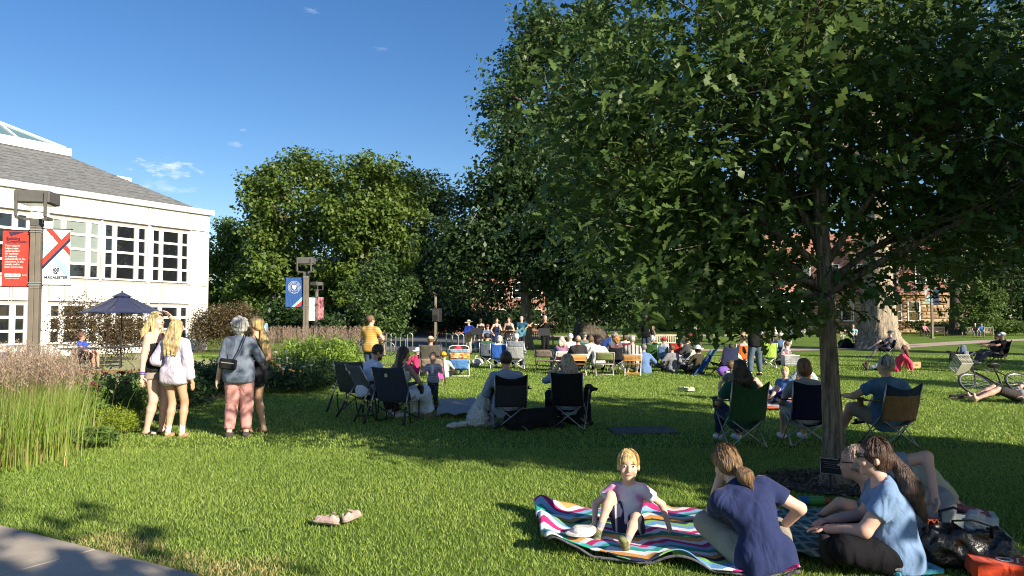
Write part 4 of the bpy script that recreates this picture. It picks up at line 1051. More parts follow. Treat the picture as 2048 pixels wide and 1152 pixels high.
def patio_table(px, d, label):
    p = D(px, 650, d); t = thing('patio_table', label, 'table', (p.x, d, 0), 0, 'round black patio tables'); m = mat('wrought_iron', (.035, .035, .035), .5)
    mb = MB(); mb.lathe((0, 0, .70), [(.10, 0), (.56, 0), (.575, .012), (.575, .03), (.56, .036), (.10, .036)], 24); mb.build('table_top', m, t)
    for k in range(4):
        a = k * math.pi / 2 + .4; mb = MB(); mb.tube([(math.cos(a) * .12, math.sin(a) * .12, .7), (math.cos(a) * .08, math.sin(a) * .08, .4), (math.cos(a) * .42, math.sin(a) * .42, .015)], .016, n=6); mb.build('leg', m, t)
patio_table(243, 25.0, 'round black patio table with the navy umbrella')
patio_table(160, 23.4, 'round black patio table left of the umbrella')
# ------------------------------------------------------------------ seats
def tubeo(name, pts, r, m, parent, n=7):
    mb = MB(); mb.tube(pts, r, n=n); return mb.build(name, m, parent, smooth=True)
def camp_chair(label, loc, yaw, c, c2=None, frame=None, w=.50, h=.86, seat=.41, arms=True, droop=.07, top=None, name='camp_chair', cup=True, cb=None):
    """folding quad chair facing its own +y"""
    frame = frame or metalm((.22, .23, .24), .45); fm = fab(c); sm = fab(c2 or c); x = w / 2
    t = thing(name, label, 'folding chair', (loc[0], loc[1], 0), R(yaw), 'folding camp chairs')
    yb, yf = -.24, .25
    for s in (-1, 1):
        tubeo('back_post', [(s * x, yb + .04, seat - .06), (s * x * 1.02, yb - .03, seat + .14), (s * x * 1.04, yb - .12, h)], .0095, frame, t)
        tubeo('side_leg', [(s * x * 1.08, yb, .012), (s * x, yf, seat)], .009, frame, t); tubeo('side_leg', [(s * x * 1.08, yf, .012), (s * x, yb + .04, seat)], .009, frame, t)
        tubeo('back_leg', [(s * x * 1.08, yb - .012, .012), (-s * x * .96, yb + .02, seat - .03)], .009, frame, t); tubeo('front_leg', [(s * x * 1.08, yf + .012, .012), (-s * x * .96, yf, seat - .03)], .009, frame, t)
        for yy in (yb, yf): mb = MB(); mb.ball((s * x * 1.08, yy, .014), (.018, .018, .013), 8, 6); mb.build('foot', blackm, t)
        if arms:
            tubeo('arm_post', [(s * x, yf, seat), (s * x * 1.12, yf + .01, seat + .21)], .009, frame, t)
            mb = MB(); mb.grid(lambda u, v, s=s: (s * (x * 1.13 + .045 * (v - .5) * 2), yb - .02 + (yf - yb + .07) * u, seat + .215 - .02 * math.sin(u * math.pi) - .02 * u), 6, 2, .012); mb.build('armrest', sm, t, smooth=True)
            if cup and s < 0: mb = MB(); mb.lathe((s * x * 1.16, yf - .06, seat + .08), [(.034, 0), (.043, .12), (.040, .12), (.032, .01)], 12); mb.build('cup_holder', sm, t)
    topm = top
    def back(u, v):
        z = (seat - .05) + (h - seat + .05) * v; sag = math.sin(u * math.pi)
        z -= droop * sag * max(0, (v - .5) * 2) ** 2
        yy = yb + .02 - .13 * v - .075 * sag * (1 - .5 * v) ; return ((u - .5) * 2 * x * (.99 + .05 * v), yy, z)
    if topm is not None or cb is not None:
        a = .68
        mb = MB(); mb.grid(lambda u, v: back(u, v * a), 10, 8, .008); mb.build('backrest', fm, t, smooth=True)
        mb = MB(); mb.grid(lambda u, v: back(u, a + .002 + v * (1 - a - .002)), 10, 5, .010); mb.build('backrest_top', fab(topm), t, smooth=True)
    else:
        mb = MB(); mb.grid(back, 10, 10, .008); mb.build('backrest', fm, t, smooth=True)
    def sf(u, v): sag = math.sin(u * math.pi) * math.sin(min(1, v * 1.15) * math.pi * .5 + .5); return ((u - .5) * 2 * x, yb + .03 + (yf - yb) * v, seat - .05 + .06 * v - .15 * sag)
    mb = MB(); mb.grid(sf, 8, 6, .008); mb.build('seat', sm, t, smooth=True)
    return t
def rocker_chair(label, loc, yaw, c, w=.54, h=.90):
    fr = metalm((.30, .30, .30), .4); fm = fab(c); x = w / 2; t = thing('rocking_camp_chair', label, 'folding chair', (loc[0], loc[1], 0), R(yaw), 'rocking camp chairs')
    for s in (-1, 1):
        tubeo('back_post', [(s * x, .02, .36), (s * x, -.12, .58), (s * x * 1.02, -.30, h)], .0125, fr, t)
        tubeo('rear_leg', [(s * x * 1.02, -.10, .56), (s * x * 1.10, -.26, .30)], .013, fr, t); tubeo('piston', [(s * x * 1.10, -.26, .31), (s * x * 1.22, -.42, .03)], .020, blackm, t)
        mb = MB(); mb.lathe((s * x * 1.10, -.26, .285), [(.026, 0), (.026, .03)], 10); mb.build('collar', mat('gold_collar', (.5, .36, .12), .4), t)
        tubeo('front_leg', [(s * x * 1.05, -.14, .60), (s * x * 1.05, .30, .62), (s * x * 1.05, .33, .58), (s * x * 1.05, .33, .05), (s * x * 1.05, .28, .02), (s * x * 1.05, -.02, .016), (s * x * 1.05, -.06, .10), (s * x * 1.05, -.10, .34)], .012, blackm, t)
        mb = MB(); mb.box((s * x * 1.05, .08, .632), (.055, .42, .03), bev=.012); mb.build('armrest', blackm, t)
        tubeo('cross_bar', [(s * x, .30, .06), (-s * x, -.04, .40)], .010, blackm, t)
        tubeo('side_bar', [(s * x * .98, .32, .42), (s * x * .98, -.02, .36)], .011, fr, t)
    mb = MB(); mb.box((x * 1.12, .34, .50), (.10, .10, .13), bev=.02); mb.build('cup_holder', blackm, t)
    def back(u, v): sag = math.sin(u * math.pi); return ((u - .5) * 2 * x, -.005 - .30 * v - .05 * sag * (1 - v), .34 + (h - .34) * v - .03 * sag * max(0, v - .8) * 5 * .5)
    mb = MB(); mb.grid(back, 10, 10, .010); bk = mb.build('backrest', fm, t, smooth=True)
    lg = MB(); lg.prism([(-.02, -.345, h - .15), (.02, -.345, h - .15), (.028, -.35, h - .11), (0, -.355, h - .085), (-.028, -.35, h - .11)], (0, -.003, 0)); lg.build('logo', mat('logo_grey', (.5, .48, .42), .7), bk)
    mb = MB(); mb.grid(lambda u, v: ((u - .5) * 2 * x, .02 + .32 * v, .37 + .05 * v - .045 * math.sin(u * math.pi)), 8, 5, .010); mb.build('seat', fm, t, smooth=True)
    return t
def folding_chair(label, loc, yaw, frame, slat, kind='slat', w=.44, h=.80, back2=None, zs=None):
    t = thing('folding_chair', label, 'folding chair', (loc[0], loc[1], 0), R(yaw), 'folding garden chairs'); x = w / 2; t.scale = (1.12, 1.0, zs or (.78 if kind == 'slat' else .80))
    for s in (-1, 1):
        tubeo('long_leg', [(s * x, -.30, h), (s * x, -.22, .60), (s * x, .24, .012)], .012, frame, t); tubeo('short_leg', [(s * x * .92, .22, .42), (s * x * .92, -.34, .012)], .012, frame, t)
    if kind == 'slat':
        tubeo('top_rail', [(-x, -.30, h), (x, -.30, h)], .012, frame, t)
        for k in range(5):
            f = .06 + k * .165; mb = MB(); mb.box((0, -.298 + .075 * f, h - .025 - (h - .52) * f), (w - .01, .016, .040), Euler((R(-14), 0, 0)), bev=.005); mb.build('back_slat', slat, t)
        for k in range(6):
            mb = MB(); mb.box((0, -.16 + k * .066, .425), (w - .02, .05, .016), bev=.004); mb.build('seat_slat', slat, t)
        for yy in (-.30, .18): mb = MB(); mb.box((0, yy, .07), (w - .03, .028, .028), bev=.004); mb.build('rung', slat, t)
    else:
        tubeo('top_rail', [(-x, -.30, h - .02), (-x * .8, -.305, h), (x * .8, -.305, h), (x, -.30, h - .02)], .012, frame, t)
        mb = MB(); mb.grid(lambda u, v: ((u - .5) * (w - .03), -.285 + .07 * (1 - v) - .02 * math.sin(u * math.pi), .56 + (h - .58) * v), 8, 4, .014); mb.build('backrest', slat, t, smooth=True)
        mb = MB(); mb.box((0, .02, .43), (w - .02, .40, .03), bev=.012); mb.build('seat', back2 or slat, t)
        tubeo('rung', [(-x * .92, -.28, .07), (x * .92, -.28, .07)], .010, frame, t); tubeo('rung', [(-x, -.22, .42), (x, -.22, .42)], .010, frame, t)
    return t
def bench(label, loc, yaw, m, w=1.5):
    t = thing('park_bench', label, 'bench', (loc[0], loc[1], 0), R(yaw), 'slatted park benches')
    for s in (-1, 1):
        mb = MB(); mb.box((s * (w / 2 - .03), -.24, .45), (.06, .06, .9), bev=.008); mb.box((s * (w / 2 - .03), .24, .31), (.06, .06, .62), bev=.008); mb.box((s * (w / 2 - .03), 0, .62), (.07, .56, .035), bev=.008); mb.build('end_frame', m, t)
    for z in (.52, .88): mb = MB(); mb.box((0, -.25, z), (w - .126, .035, .07), bev=.006); mb.build('back_rail', m, t)
    n = max(8, int(w / .11))
    for k in range(n): mb = MB(); mb.box(((k + .5) / n * (w - .14) - (w - .14) / 2, -.25, .70), (.045, .018, .286)); mb.build('back_slat', m, t)
    for k in range(5): mb = MB(); mb.box((0, -.17 + k * .095, .43), (w - .126, .075, .025), bev=.005); mb.build('seat_slat', m, t)
    return t
def beach_chair(label, loc, yaw):
    t = thing('beach_chair', label, 'folding chair', (loc[0], loc[1], 0), R(yaw), 'folding camp chairs'); wm = mat('white_tube', (.8, .8, .78), .35); x = .29
    tubeo('back_frame', [(-x, .05, .18), (-x, -.28, .78), (-x * .93, -.32, .86), (-x * .6, -.335, .89), (x * .6, -.335, .89), (x * .93, -.32, .86), (x, -.28, .78), (x, .05, .18)], .014, wm, t, 8)
    for s in (-1, 1):
        tubeo('side_leg', [(s * x, .38, .23), (s * x * 1.02, .30, .014), (s * x * 1.02, -.28, .014), (s * x, -.18, .34)], .013, wm, t); tubeo('arm', [(s * x * 1.05, -.14, .42), (s * x * 1.05, .28, .42), (s * x * 1.02, .33, .2)], .014, wm, t)
    tubeo('rear_bar', [(-x, -.28, .014), (x, -.28, .014)], .013, wm, t)
    m = bpy.data.materials.new('floral_sling'); m.use_nodes = True; nt = m.node_tree; pb = nt.nodes['Principled BSDF']
    tc = nt.nodes.new('ShaderNodeTexCoord'); vo = nt.nodes.new('ShaderNodeTexVoronoi'); vo.inputs['Scale'].default_value = 17; cr = nt.nodes.new('ShaderNodeValToRGB'); cr.color_ramp.interpolation = 'CONSTANT'
    for i, (q, col) in enumerate([(0, (.80, .10, .05)), (.3, (.85, .45, .04)), (.5, (.80, .66, .10)), (.72, (.75, .18, .10)), (.86, (.70, .72, .70))]):
        e = cr.color_ramp.elements[0] if i == 0 else cr.color_ramp.elements.new(q); e.position = q; e.color = c4(col)
    sp = nt.nodes.new('ShaderNodeSeparateColor'); nt.links.new(tc.outputs['Object'], vo.inputs['Vector']); nt.links.new(vo.outputs['Color'], sp.inputs[0]); nt.links.new(sp.outputs[0], cr.inputs['Fac']); nt.links.new(cr.outputs['Color'], pb.inputs['Base Color'])
    bk = lambda u, v: ((u - .5) * 2 * x * .97, .04 - .36 * v - .05 * math.sin(u * math.pi) * (1 - v), .18 + .60 * v)
    for a, b, nm, mm in ((0, .52, 'sling', fab((.10, .26, .60))), (.523, .83, 'floral_panel', m), (.833, 1.0, 'sling_top', fab((.28, .46, .70)))):
        mb = MB(); mb.grid(lambda u, v, a=a, b=b: bk(u, a + (b - a) * v), 8, 5, .008); mb.build(nm, mm, t, smooth=True)
    mb = MB(); mb.grid(lambda u, v: ((u - .5) * 2 * x, .04 + .36 * v, .19 + .04 * v - .03 * math.sin(u * math.pi)), 6, 4, .008); mb.build('seat', fab((.10, .26, .60)), t, smooth=True)
    return t
# ------------------------------------------------------------------ bicycles and racks
def bicycle(label, loc, rot, basket=False, col=(.02, .02, .022)):
    t = thing('bicycle', label, 'bicycle', loc, 0); t.rotation_euler = rot; fm = mat('bike_paint_%d' % int(col[0] * 99), col, .35); r = .335
    for sx in (-.52, .52):
        w = MB(); n = 32; w.tube([(sx + r * math.cos(2 * math.pi * k / n), 0, r + r * math.sin(2 * math.pi * k / n)) for k in range(n + 1)], .019, n=8, cap=False); wh = w.build('wheel', blackm, t, smooth=True)
        w = MB(); w.tube([(sx + (r - .03) * math.cos(2 * math.pi * k / n), 0, r + (r - .03) * math.sin(2 * math.pi * k / n)) for k in range(n + 1)], .010, n=6, cap=False); w.build('rim', steel, wh, smooth=True)
        s = MB()
        for k in range(18): a = k * 2 * math.pi / 18; s.tube([(sx, .02 * (-1) ** k, r), (sx + (r - .03) * math.cos(a), 0, r + (r - .03) * math.sin(a))], .0022, n=4)
        s.build('spokes', steel, wh); h = MB(); h.tube([(sx, -.05, r), (sx, .05, r)], .022, n=10); h.build('hub', steel, wh)
    F = [((-.52, r), (-.05, .30), .013), ((-.52, r), (-.16, .74), .011), ((-.16, .80), (-.05, .30), .017), ((-.05, .30), (.34, .70), .020), ((-.16, .72), (.33, .80), .017), ((.36, .66), (.31, .96), .018), ((.36, .68), (.52, r), .014)]
    mb = MB()
    for (a, b, rr) in F: mb.tube([(a[0], 0, a[1]), (b[0], 0, b[1])], rr, n=8)
    mb.build('frame', fm, t, smooth=True)
    mb = MB(); mb.tube([(.26, -.30, 1.02), (.34, -.18, 1.05), (.31, 0, .97), (.34, .18, 1.05), (.26, .30, 1.02)], .012, n=8); mb.build('handlebar', steel, t, smooth=True)
    for s in (-1, 1): mb = MB(); mb.tube([(.28, s * .29, 1.025), (.18, s * .35, 1.0)], .017, n=8); mb.build('grip', blackm, t)
    mb = MB(); mb.ball((-.20, 0, .90), (.14, .075, .035), 12, 8); mb.tube([(-.17, 0, .74), (-.19, 0, .88)], .013); mb.build('saddle', blackm, t, smooth=True)
    mb = MB(); mb.lathe((-.05, -.06, .30), [(.095, 0), (.095, .008)], 20, Matrix.Rotation(R(90), 3, 'X')); mb.tube([(-.05, -.07, .30), (.06, -.08, .17)], .010); mb.box((.06, -.12, .17), (.09, .08, .02)); mb.build('crank', blackm, t)
    if basket:
        b = MB(); q = lambda u, v: None
        W, Dp, Hh = .17, .13, .24
        for k in range(8):
            z = .80 + Hh * k / 7; e = 1 + .15 * k / 7; b.tube([(.52 + Dp * e * a, W * e * c, z) for a, c in ((-1, -1), (1, -1), (1, 1), (-1, 1), (-1, -1))], .006, n=4)
        for k in range(20):
            a = 2 * math.pi * k / 20; cx, cy = max(-1, min(1, 1.4 * math.cos(a))), max(-1, min(1, 1.4 * math.sin(a))); b.tube([(.52 + Dp * cx, W * cy, .80), (.52 + Dp * 1.15 * cx, W * 1.15 * cy, .80 + Hh)], .009, n=4)
        b.box((.52, 0, .80), (Dp * 2, W * 2, .01)); b.build('basket', mat('cream_basket', (.62, .60, .48), .7), t)
    return t
g0 = 'bike rack hoops'
hl2 = [(786, 37.5), (806, 37.5), (820, 37.8), (898, 36), (910, 36), (922, 36), (777, 37.2)]
hname = ['second bike rack hoop right of the yellow shirt man', 'third bike rack hoop right of the yellow shirt man', 'last bike rack hoop of the left row', 'first bike rack hoop left of the guitarist', 'second bike rack hoop left of the guitarist', 'bike rack hoop nearest the guitarist', 'first bike rack hoop beside the yellow shirt man']
for (px, d), lb in zip(hl2, hname):
    p = D(px, 690, d); mb = MB(); w = .13; mb.tube([(-w, 0, 0), (-w, 0, .8)] + [(-w * math.cos(R(a)), 0, .8 + w * math.sin(R(a))) for a in range(20, 180, 20)] + [(w, 0, .8), (w, 0, 0)], .028, n=8)
    tag(place(mb.build('bike_rack', metalm((.34, .37, .34), .5, .5), smooth=True), (p.x, d, 0), .15), lb, 'bike rack', g0)
bicycle('bicycle parked behind the man in the yellow shirt', (D(752, 690, 33).x, 33, 0), (0, 0, .1), col=(.12, .12, .13))
# ------------------------------------------------------------------ far benches
tan_w = mat('bench_teak', (.52, .44, .34), .8, .15, 4, stretch=(1, 8, 1)); dk_w = mat('bench_dark', (.07, .055, .045), .8, .15)
def gp(px, d): return (D(px, 650, d).x, d)
bench('pale slatted bench behind the red capped child', gp(1352, 35), 178, tan_w, 1.9)
bench('pale bench with the teal shirted sitter beside the massive trunk', gp(1712, 50), 172, tan_w, 1.9)
bench('dark bench with a pink shirted sitter in front of the stone wall', gp(1868, 70), 185, dk_w, 2.4)
bench('pale bench seating two people at the far right', gp(1955, 66), 150, tan_w, 2.4)
bench('dark bench in front of the white porch', gp(1590, 72), 180, dk_w, 2.4)
bench('weathered bench behind the fiddler', gp(1080, 44), 180, mat('bench_grey', (.25, .25, .24), .8), 1.6)
# ------------------------------------------------------------------ bodies as one continuous surface
def smin(a, b, k):
    h = np.clip(.5 + .5 * (b - a) / k, 0, 1); return b + (a - b) * h - k * h * (1 - h)
class Field:
    """signed distance field of tapered limbs, turned into one mesh"""
    def __init__(s, h): s.h = h; s.P = []; s.cuts = []; s.noise = None
    def cone(s, a, b, ra, rb, k=.02, n=None, sc=1.0, cut=False, sub=False):
        s.P.append(('c', np.array(a, float), np.array(b, float), ra, rb, k, None if n is None else unit(np.array(n, float)), sc, cut, sub)); return s
    def ell(s, c, r, M=None, k=.02, sub=False):
        s.P.append(('e', np.array(c, float), np.array(r, float), np.eye(3) if M is None else np.array(M, float), k, sub)); return s
    def plane(s, p, n): s.cuts.append((np.array(p, float), unit(np.array(n, float)))); return s
    def bounds(s):
        lo, hi = [], []
        for q in s.P:
            if q[-1]: continue
            if q[0] == 'c': m = max(q[3], q[4]) * max(1, q[7]); lo.append(np.minimum(q[1], q[2]) - m); hi.append(np.maximum(q[1], q[2]) + m)
            else: m = q[2].max(); lo.append(q[1] - m); hi.append(q[1] + m)
        return np.min(lo, 0), np.max(hi, 0)
    def mesh(s):
        h = s.h; lo, hi = s.bounds(); lo = lo - 3 * h; n = np.ceil((hi + 3 * h - lo) / h).astype(int) + 1
        f = np.full(n, .5, np.float32); ax = [lo[i] + h * np.arange(n[i]) for i in range(3)]
        for q in s.P:
            k = q[5] if q[0] == 'c' else q[4]
            if q[0] == 'c': m = max(q[3], q[4]) * max(1, q[7]) + k * 1.5 + 2 * h; l, u = np.minimum(q[1], q[2]) - m, np.maximum(q[1], q[2]) + m
            else: m = q[2].max() + k * 1.5 + 2 * h; l, u = q[1] - m, q[1] + m
            i0 = np.maximum(0, ((l - lo) / h).astype(int)); i1 = np.minimum(n, ((u - lo) / h).astype(int) + 2)
            if (i1 <= i0).any(): continue
            sl = tuple(slice(a, b) for a, b in zip(i0, i1))
            X = np.stack(np.meshgrid(ax[0][sl[0]], ax[1][sl[1]], ax[2][sl[2]], indexing='ij'), -1)
            if q[0] == 'c':
                _, a, b, ra, rb, k, nn, sc, cut, sub_ = q
                ab = b - a; L2 = max(ab @ ab, 1e-9); rel = X - a
                t = np.clip((rel @ ab) / L2, 0, 1); v = rel - t[..., None] * ab
                if nn is not None:
                    c = v @ nn; v = v + (c / sc - c)[..., None] * nn
                d = np.sqrt((v * v).sum(-1)) - (ra + (rb - ra) * t)
                if cut: d = np.maximum(d, ((X - b) @ ab) / math.sqrt(L2))
            else:
                _, c, r, M, k, sub_ = q
                v = (X - c) @ M; kk = np.sqrt(((v / r) ** 2).sum(-1)); d = (kk - 1) * r.min() * .5 + (kk - 1) * r.mean() * .5
            d = d.astype(np.float32)
            f[sl] = -smin(-f[sl], d, k) if sub_ else smin(f[sl], d, k)
        if s.cuts or s.noise:
            X = np.stack(np.meshgrid(*ax, indexing='ij'), -1).astype(np.float32)
            if s.noise:
                amp, freq, sd = s.noise; r = np.random.default_rng(sd); w = np.zeros(n, np.float32)
                for _ in range(5):
                    kd = r.normal(size=3) * freq; w += np.sin(X @ kd.astype(np.float32) + r.random() * 6.28 + 1.5 * np.sin(X @ (r.normal(size=3) * freq * .5).astype(np.float32)))
                f += w * amp / 2.5
            for p, nn in s.cuts: f = np.maximum(f, (X - p.astype(np.float32)) @ nn.astype(np.float32))
        return nets(f, lo, h)
def nets(f, lo, h):
    S = f < 0; n = np.array(f.shape)
    c = np.zeros(n - 1, np.int8)
    for dx in (0, 1):
        for dy in (0, 1):
            for dz in (0, 1): c += S[dx:n[0] - 1 + dx, dy:n[1] - 1 + dy, dz:n[2] - 1 + dz]
    act = (c > 0) & (c < 8); I = np.argwhere(act)
    if len(I) == 0: return np.zeros((0, 3)), np.zeros((0, 4), int)
    idx = -np.ones(n - 1, np.int64); idx[act] = np.arange(len(I))
    V = np.zeros((len(I), 3)); W = np.zeros(len(I))
    cor = [(x, y, z) for x in (0, 1) for y in (0, 1) for z in (0, 1)]
    val = {q: f[I[:, 0] + q[0], I[:, 1] + q[1], I[:, 2] + q[2]] for q in cor}
    for a in cor:
        for k in range(3):
            if a[k]: continue
            b = list(a); b[k] = 1; b = tuple(b); fa, fb = val[a], val[b]; m = (fa < 0) != (fb < 0)
            t = np.where(m, fa / np.where(fa == fb, 1, fa - fb), 0)
            p = np.tile(np.array(a, float), (len(I), 1)); p[:, k] += t
            V[m] += p[m]; W[m] += 1
    V = lo + (I + V / W[:, None]) * h
    Q = []
    for k in range(3):
        o1, o2 = (k + 1) % 3, (k + 2) % 3
        sl0 = [slice(1, None)] * 3; sl0[k] = slice(0, n[k] - 1); sl1 = list(sl0); sl1[k] = slice(1, n[k])
        sl0[o1] = sl1[o1] = slice(1, n[o1] - 1); sl0[o2] = sl1[o2] = slice(1, n[o2] - 1)
        A, B = S[tuple(sl0)], S[tuple(sl1)]
        e = np.argwhere(A != B)
        if not len(e): continue
        flip = A[tuple(e.T)]
        e = e + 1; e[:, k] -= 1
        def at(d1, d2): q = e.copy(); q[:, o1] += d1; q[:, o2] += d2; return idx[tuple(q.T)]
        q = np.stack([at(-1, -1), at(0, -1), at(0, 0), at(-1, 0)], 1)
        q[~flip] = q[~flip][:, ::-1]
        Q.append(q)
    return V, np.concatenate(Q)
def ik(a, t, l1, l2, pole):
    a, t, pole = Vector(a), Vector(t), Vector(pole); d = t - a; L = min(max(d.length, abs(l1 - l2) + .02), (l1 + l2) * .998); d.normalize()
    ca = (l1 * l1 + L * L - l2 * l2) / (2 * l1 * L); n = pole - d * pole.dot(d)
    if n.length < 1e-5: n = Vector((0, 0, -1)) - d * -d.z
    n.normalize(); m = a + d * (l1 * ca) + n * (l1 * math.sqrt(max(0, 1 - ca * ca))); return m, a + d * L
LIPS = mat('lips', (.42, .17, .15), .5); EYEW = mat('eye_white', (.75, .73, .70), .3); IRIS = mat('eye_iris', (.03, .022, .018), .2)
SK = (.60, .36, .265); SKT = (.50, .28, .19); SKP = (.66, .42, .33)
def finger_tubes(mb, wrist, hd, pn, side, s, curl=.5):
    """five fingers rooted in the palm; hd hand direction, pn palm normal, side = thumb side"""
    hd, pn, side = Vector(hd).normalized(), Vector(pn).normalized(), Vector(side).normalized()
    for i, (o, L, b) in enumerate([(.030, .070, .078), (.010, .078, .084), (-.010, .073, .082), (-.029, .058, .074)]):
        r0 = wrist + hd * (b * s) + side * (o * s); pts = [r0 - hd * .02 * s]; d = hd.copy(); p = r0
        for k, seg in enumerate((.45, .32, .25)):
            pts.append(p.copy()); d = (d + pn * (curl * (.35 + .25 * k))).normalized(); p = p + d * (L * seg * s)
        pts.append(p); mb.tube(pts, [.0095 * s, .0095 * s, .0088 * s, .0078 * s, .0052 * s], n=7)
    d = (hd * .55 + side * .8 + pn * .25).normalized(); p = wrist + hd * .028 * s + side * .026 * s
    p2 = p + d * .038 * s; p3 = p2 + (hd * .85 + side * .25 + pn * .3).normalized() * .032 * s
    mb.tube([p - d * .015 * s, p, p2, p3], [.012 * s, .012 * s, .010 * s, .006 * s], n=7)
def v3(*a): return Vector(a)
def person(label, loc, yaw, H=1.70, pelvis=(0, 0, .93), lean=(0, 0, 1), lean2=None, twist=0.0, head=(0, 0), tilt=0.0, hands=None, feet=None,
           hpole=None, fpole=None, build=1.0, top=None, bottom=None, shoes=None, hair=None, sk=SK, hat=None, extras=None, res=None, fem=False, face=True, group=None,
           sho=None, hk=1.0, curl=.5, toe=None, neckf=.0, category='person'):
    """pose in local metres, facing +y; yaw 0 looks away from the camera. hands/feet = ((left),(right)) targets"""
    s = H / 1.70; dist = math.hypot(loc[0], loc[1]); h = res or (.014 if dist < 8 else .0195 if dist < 13 else .0245 if dist < 17 else .032 if dist < 30 else .039)
    h *= 1 if H > 1.3 else .85
    P = Vector(pelvis); t1 = Vector(lean).normalized(); t2 = Vector(lean2).normalized() if lean2 else t1
    chest = P + t1 * .27 * s; neck = chest + t2 * .235 * s
    rt = Matrix.Rotation(R(twist), 3, 'Z') @ Vector((1, 0, 0)); rt = (rt - t2 * rt.dot(t2)).normalized(); fw = t2.cross(rt).normalized(); rt0 = Vector((1, 0, 0)); rt0 = (rt0 - t1 * rt0.dot(t1)).normalized(); fw0 = t1.cross(rt0)
    sw = (.158 if fem else .178) * s * (sho or 1.0); hw = (.086 if fem else .080) * s
    bodyrot = Matrix((rt, fw, t2)).transposed()
    hm = Matrix.Rotation(R(head[0]), 3, 'Z') @ Matrix.Rotation(R(head[1]), 3, 'X') @ Matrix.Rotation(R(tilt), 3, 'Y')
    ub = (t2 * .5 + Vector((0, 0, .5))).normalized()
    hs = s * hk * (1.04 if H > 1.45 else 1.04 + (1.45 - H) * .85)
    hx, hy, hz = hm @ Vector((1, 0, 0)), hm @ Vector((0, 1, 0)), hm @ Vector((0, 0, 1))
    hc = neck + (ub * .6 + hz * .4).normalized() * (.108 * hs + .042 * s) + hy * (.022 * hs) + fw * neckf
    HM = np.array(Matrix((hx, hy, hz)).transposed())
    sh = [neck - t2 * .078 * s + rt * sw * e for e in (-1, 1)]; hip = [P + rt0 * hw * e - t1 * .02 * s for e in (-1, 1)]
    hands = hands or ((-.27 * s, .04, P.z - .10 * s), (.27 * s, .04, P.z - .10 * s)); feet = feet or ((-.10 * s, 0, .075 * s), (.10 * s, .02, .075 * s))
    hpole = hpole or ((-.5, -.8, -.2), (.5, -.8, -.2)); fpole = fpole or ((-.05, 1, .1), (.05, 1, .1))
    el, wr, kn, an = [0, 0], [0, 0], [0, 0], [0, 0]
    hands = [hc + hx * q[1] * hs + hy * q[2] * hs + hz * q[3] * hs if len(q) == 4 else q for q in hands]
    for e in (0, 1):
        el[e], wr[e] = ik(sh[e], hands[e], .285 * s, .255 * s, hpole[e]); kn[e], an[e] = ik(hip[e], feet[e], .425 * s, .415 * s, fpole[e])
    b = build; W = math.sqrt(b)
    toes = []
    for e in (0, 1):
        sd = (an[e] - kn[e]).normalized(); f0 = Vector(toe[e]) if toe else None
        if f0 is None:
            f0 = Vector((0, 1, 0)) * .8 + (fw0 * .4); f0.z = 0 if an[e].z < .13 * s else -.25
            if abs(sd.z) < .45: f0 = (Vector((0, 0, 1)) - sd * sd.z) + sd * .3
        toes.append(f0.normalized())
    def torso(F, g, k=.03, hemz=None):
        F.cone(P - t1 * .0, chest, (.122 * s if fem else .120 * s) * W + g, (.118 if fem else .132) * s * W + g, k, fw0, .76 * b ** .25)
        F.cone(chest, neck - t2 * .07 * s, (.122 if fem else .138) * s * W + g, .098 * s * W + g, k, fw, .70 * b ** .25)
        for e in (0, 1): F.cone(chest + rt * (sw * .42) * (-1, 1)[e] + t2 * .04 * s, sh[e] - rt * .012 * (-1, 1)[e], .088 * s * W + g, .058 * s * W + g, k, fw, .85)
        for e in (0, 1): F.cone(neck - t2 * .028 * s + rt * .03 * s * (-1, 1)[e], sh[e] - rt * .02 * s * (-1, 1)[e] + t2 * .012 * s, .044 * s + g * .7, .042 * s * W + g, k)
        if b > 1.12: F.ell(P + t1 * .12 * s + fw0 * .035 * s, (.165 * s * W + g, .135 * s * W + g, .16 * s + g), np.array(Matrix((rt0, fw0, t1)).transposed()), k)
        if fem and H > 1.45:
            for e in (-1, 1): F.ell(chest + fw * .075 * s * W + rt * .065 * s * e + t2 * .005, (.062 * s * W + g, .058 * s * W + g, .062 * s * W + g), None, k)
    def pelv(F, g, k=.03):
        F.cone(hip[0], hip[1], (.092 if fem else .086) * s * W + g, (.092 if fem else .086) * s * W + g, k, fw0, 1.12); F.cone(P, P + t1 * .10 * s, .118 * s * W + g, .112 * s * W + g, k, fw0, .8)
    def arm(F, e, g, t=2.0, k=.018, cut=True):
        u = min(1, t); d = sh[e] + (el[e] - sh[e]) * u
        F.cone(sh[e], d, .053 * s * W + g, (.053 - .013 * u) * s * W + g * 1.25, k, cut=cut and t < 1)
        if t > 1: u = t - 1; F.cone(el[e], el[e] + (wr[e] - el[e]) * u, .041 * s * W + g, (.041 - .013 * u) * s * W + g, k, cut=cut and t < 2)
    def leg(F, e, g, t=2.0, k=.022, cut=True, flare=0.0):
        u = min(1, t); F.cone(hip[e], hip[e] + (kn[e] - hip[e]) * u, .086 * s * W + g, (.086 - .030 * u) * s * W + g + flare, k, cut=cut and t < 1)
        if t > 1:
            u = t - 1; m = kn[e] + (an[e] - kn[e]) * min(u, .32); F.cone(kn[e], m, .055 * s * W + g, .057 * s * W + g, k)
            if u > .32: F.cone(m, kn[e] + (an[e] - kn[e]) * u, .057 * s * W + g, (.057 - .022 * (u - .32) / .68) * s * W + g + flare, k, cut=cut and t < 2)
    F = Field(h); torso(F, 0); pelv(F, 0)
    F.cone(neck - t2 * .05 * s, hc - hz * .06 * hs, .056 * s * (.9 if fem else 1), .050 * hs, .022)
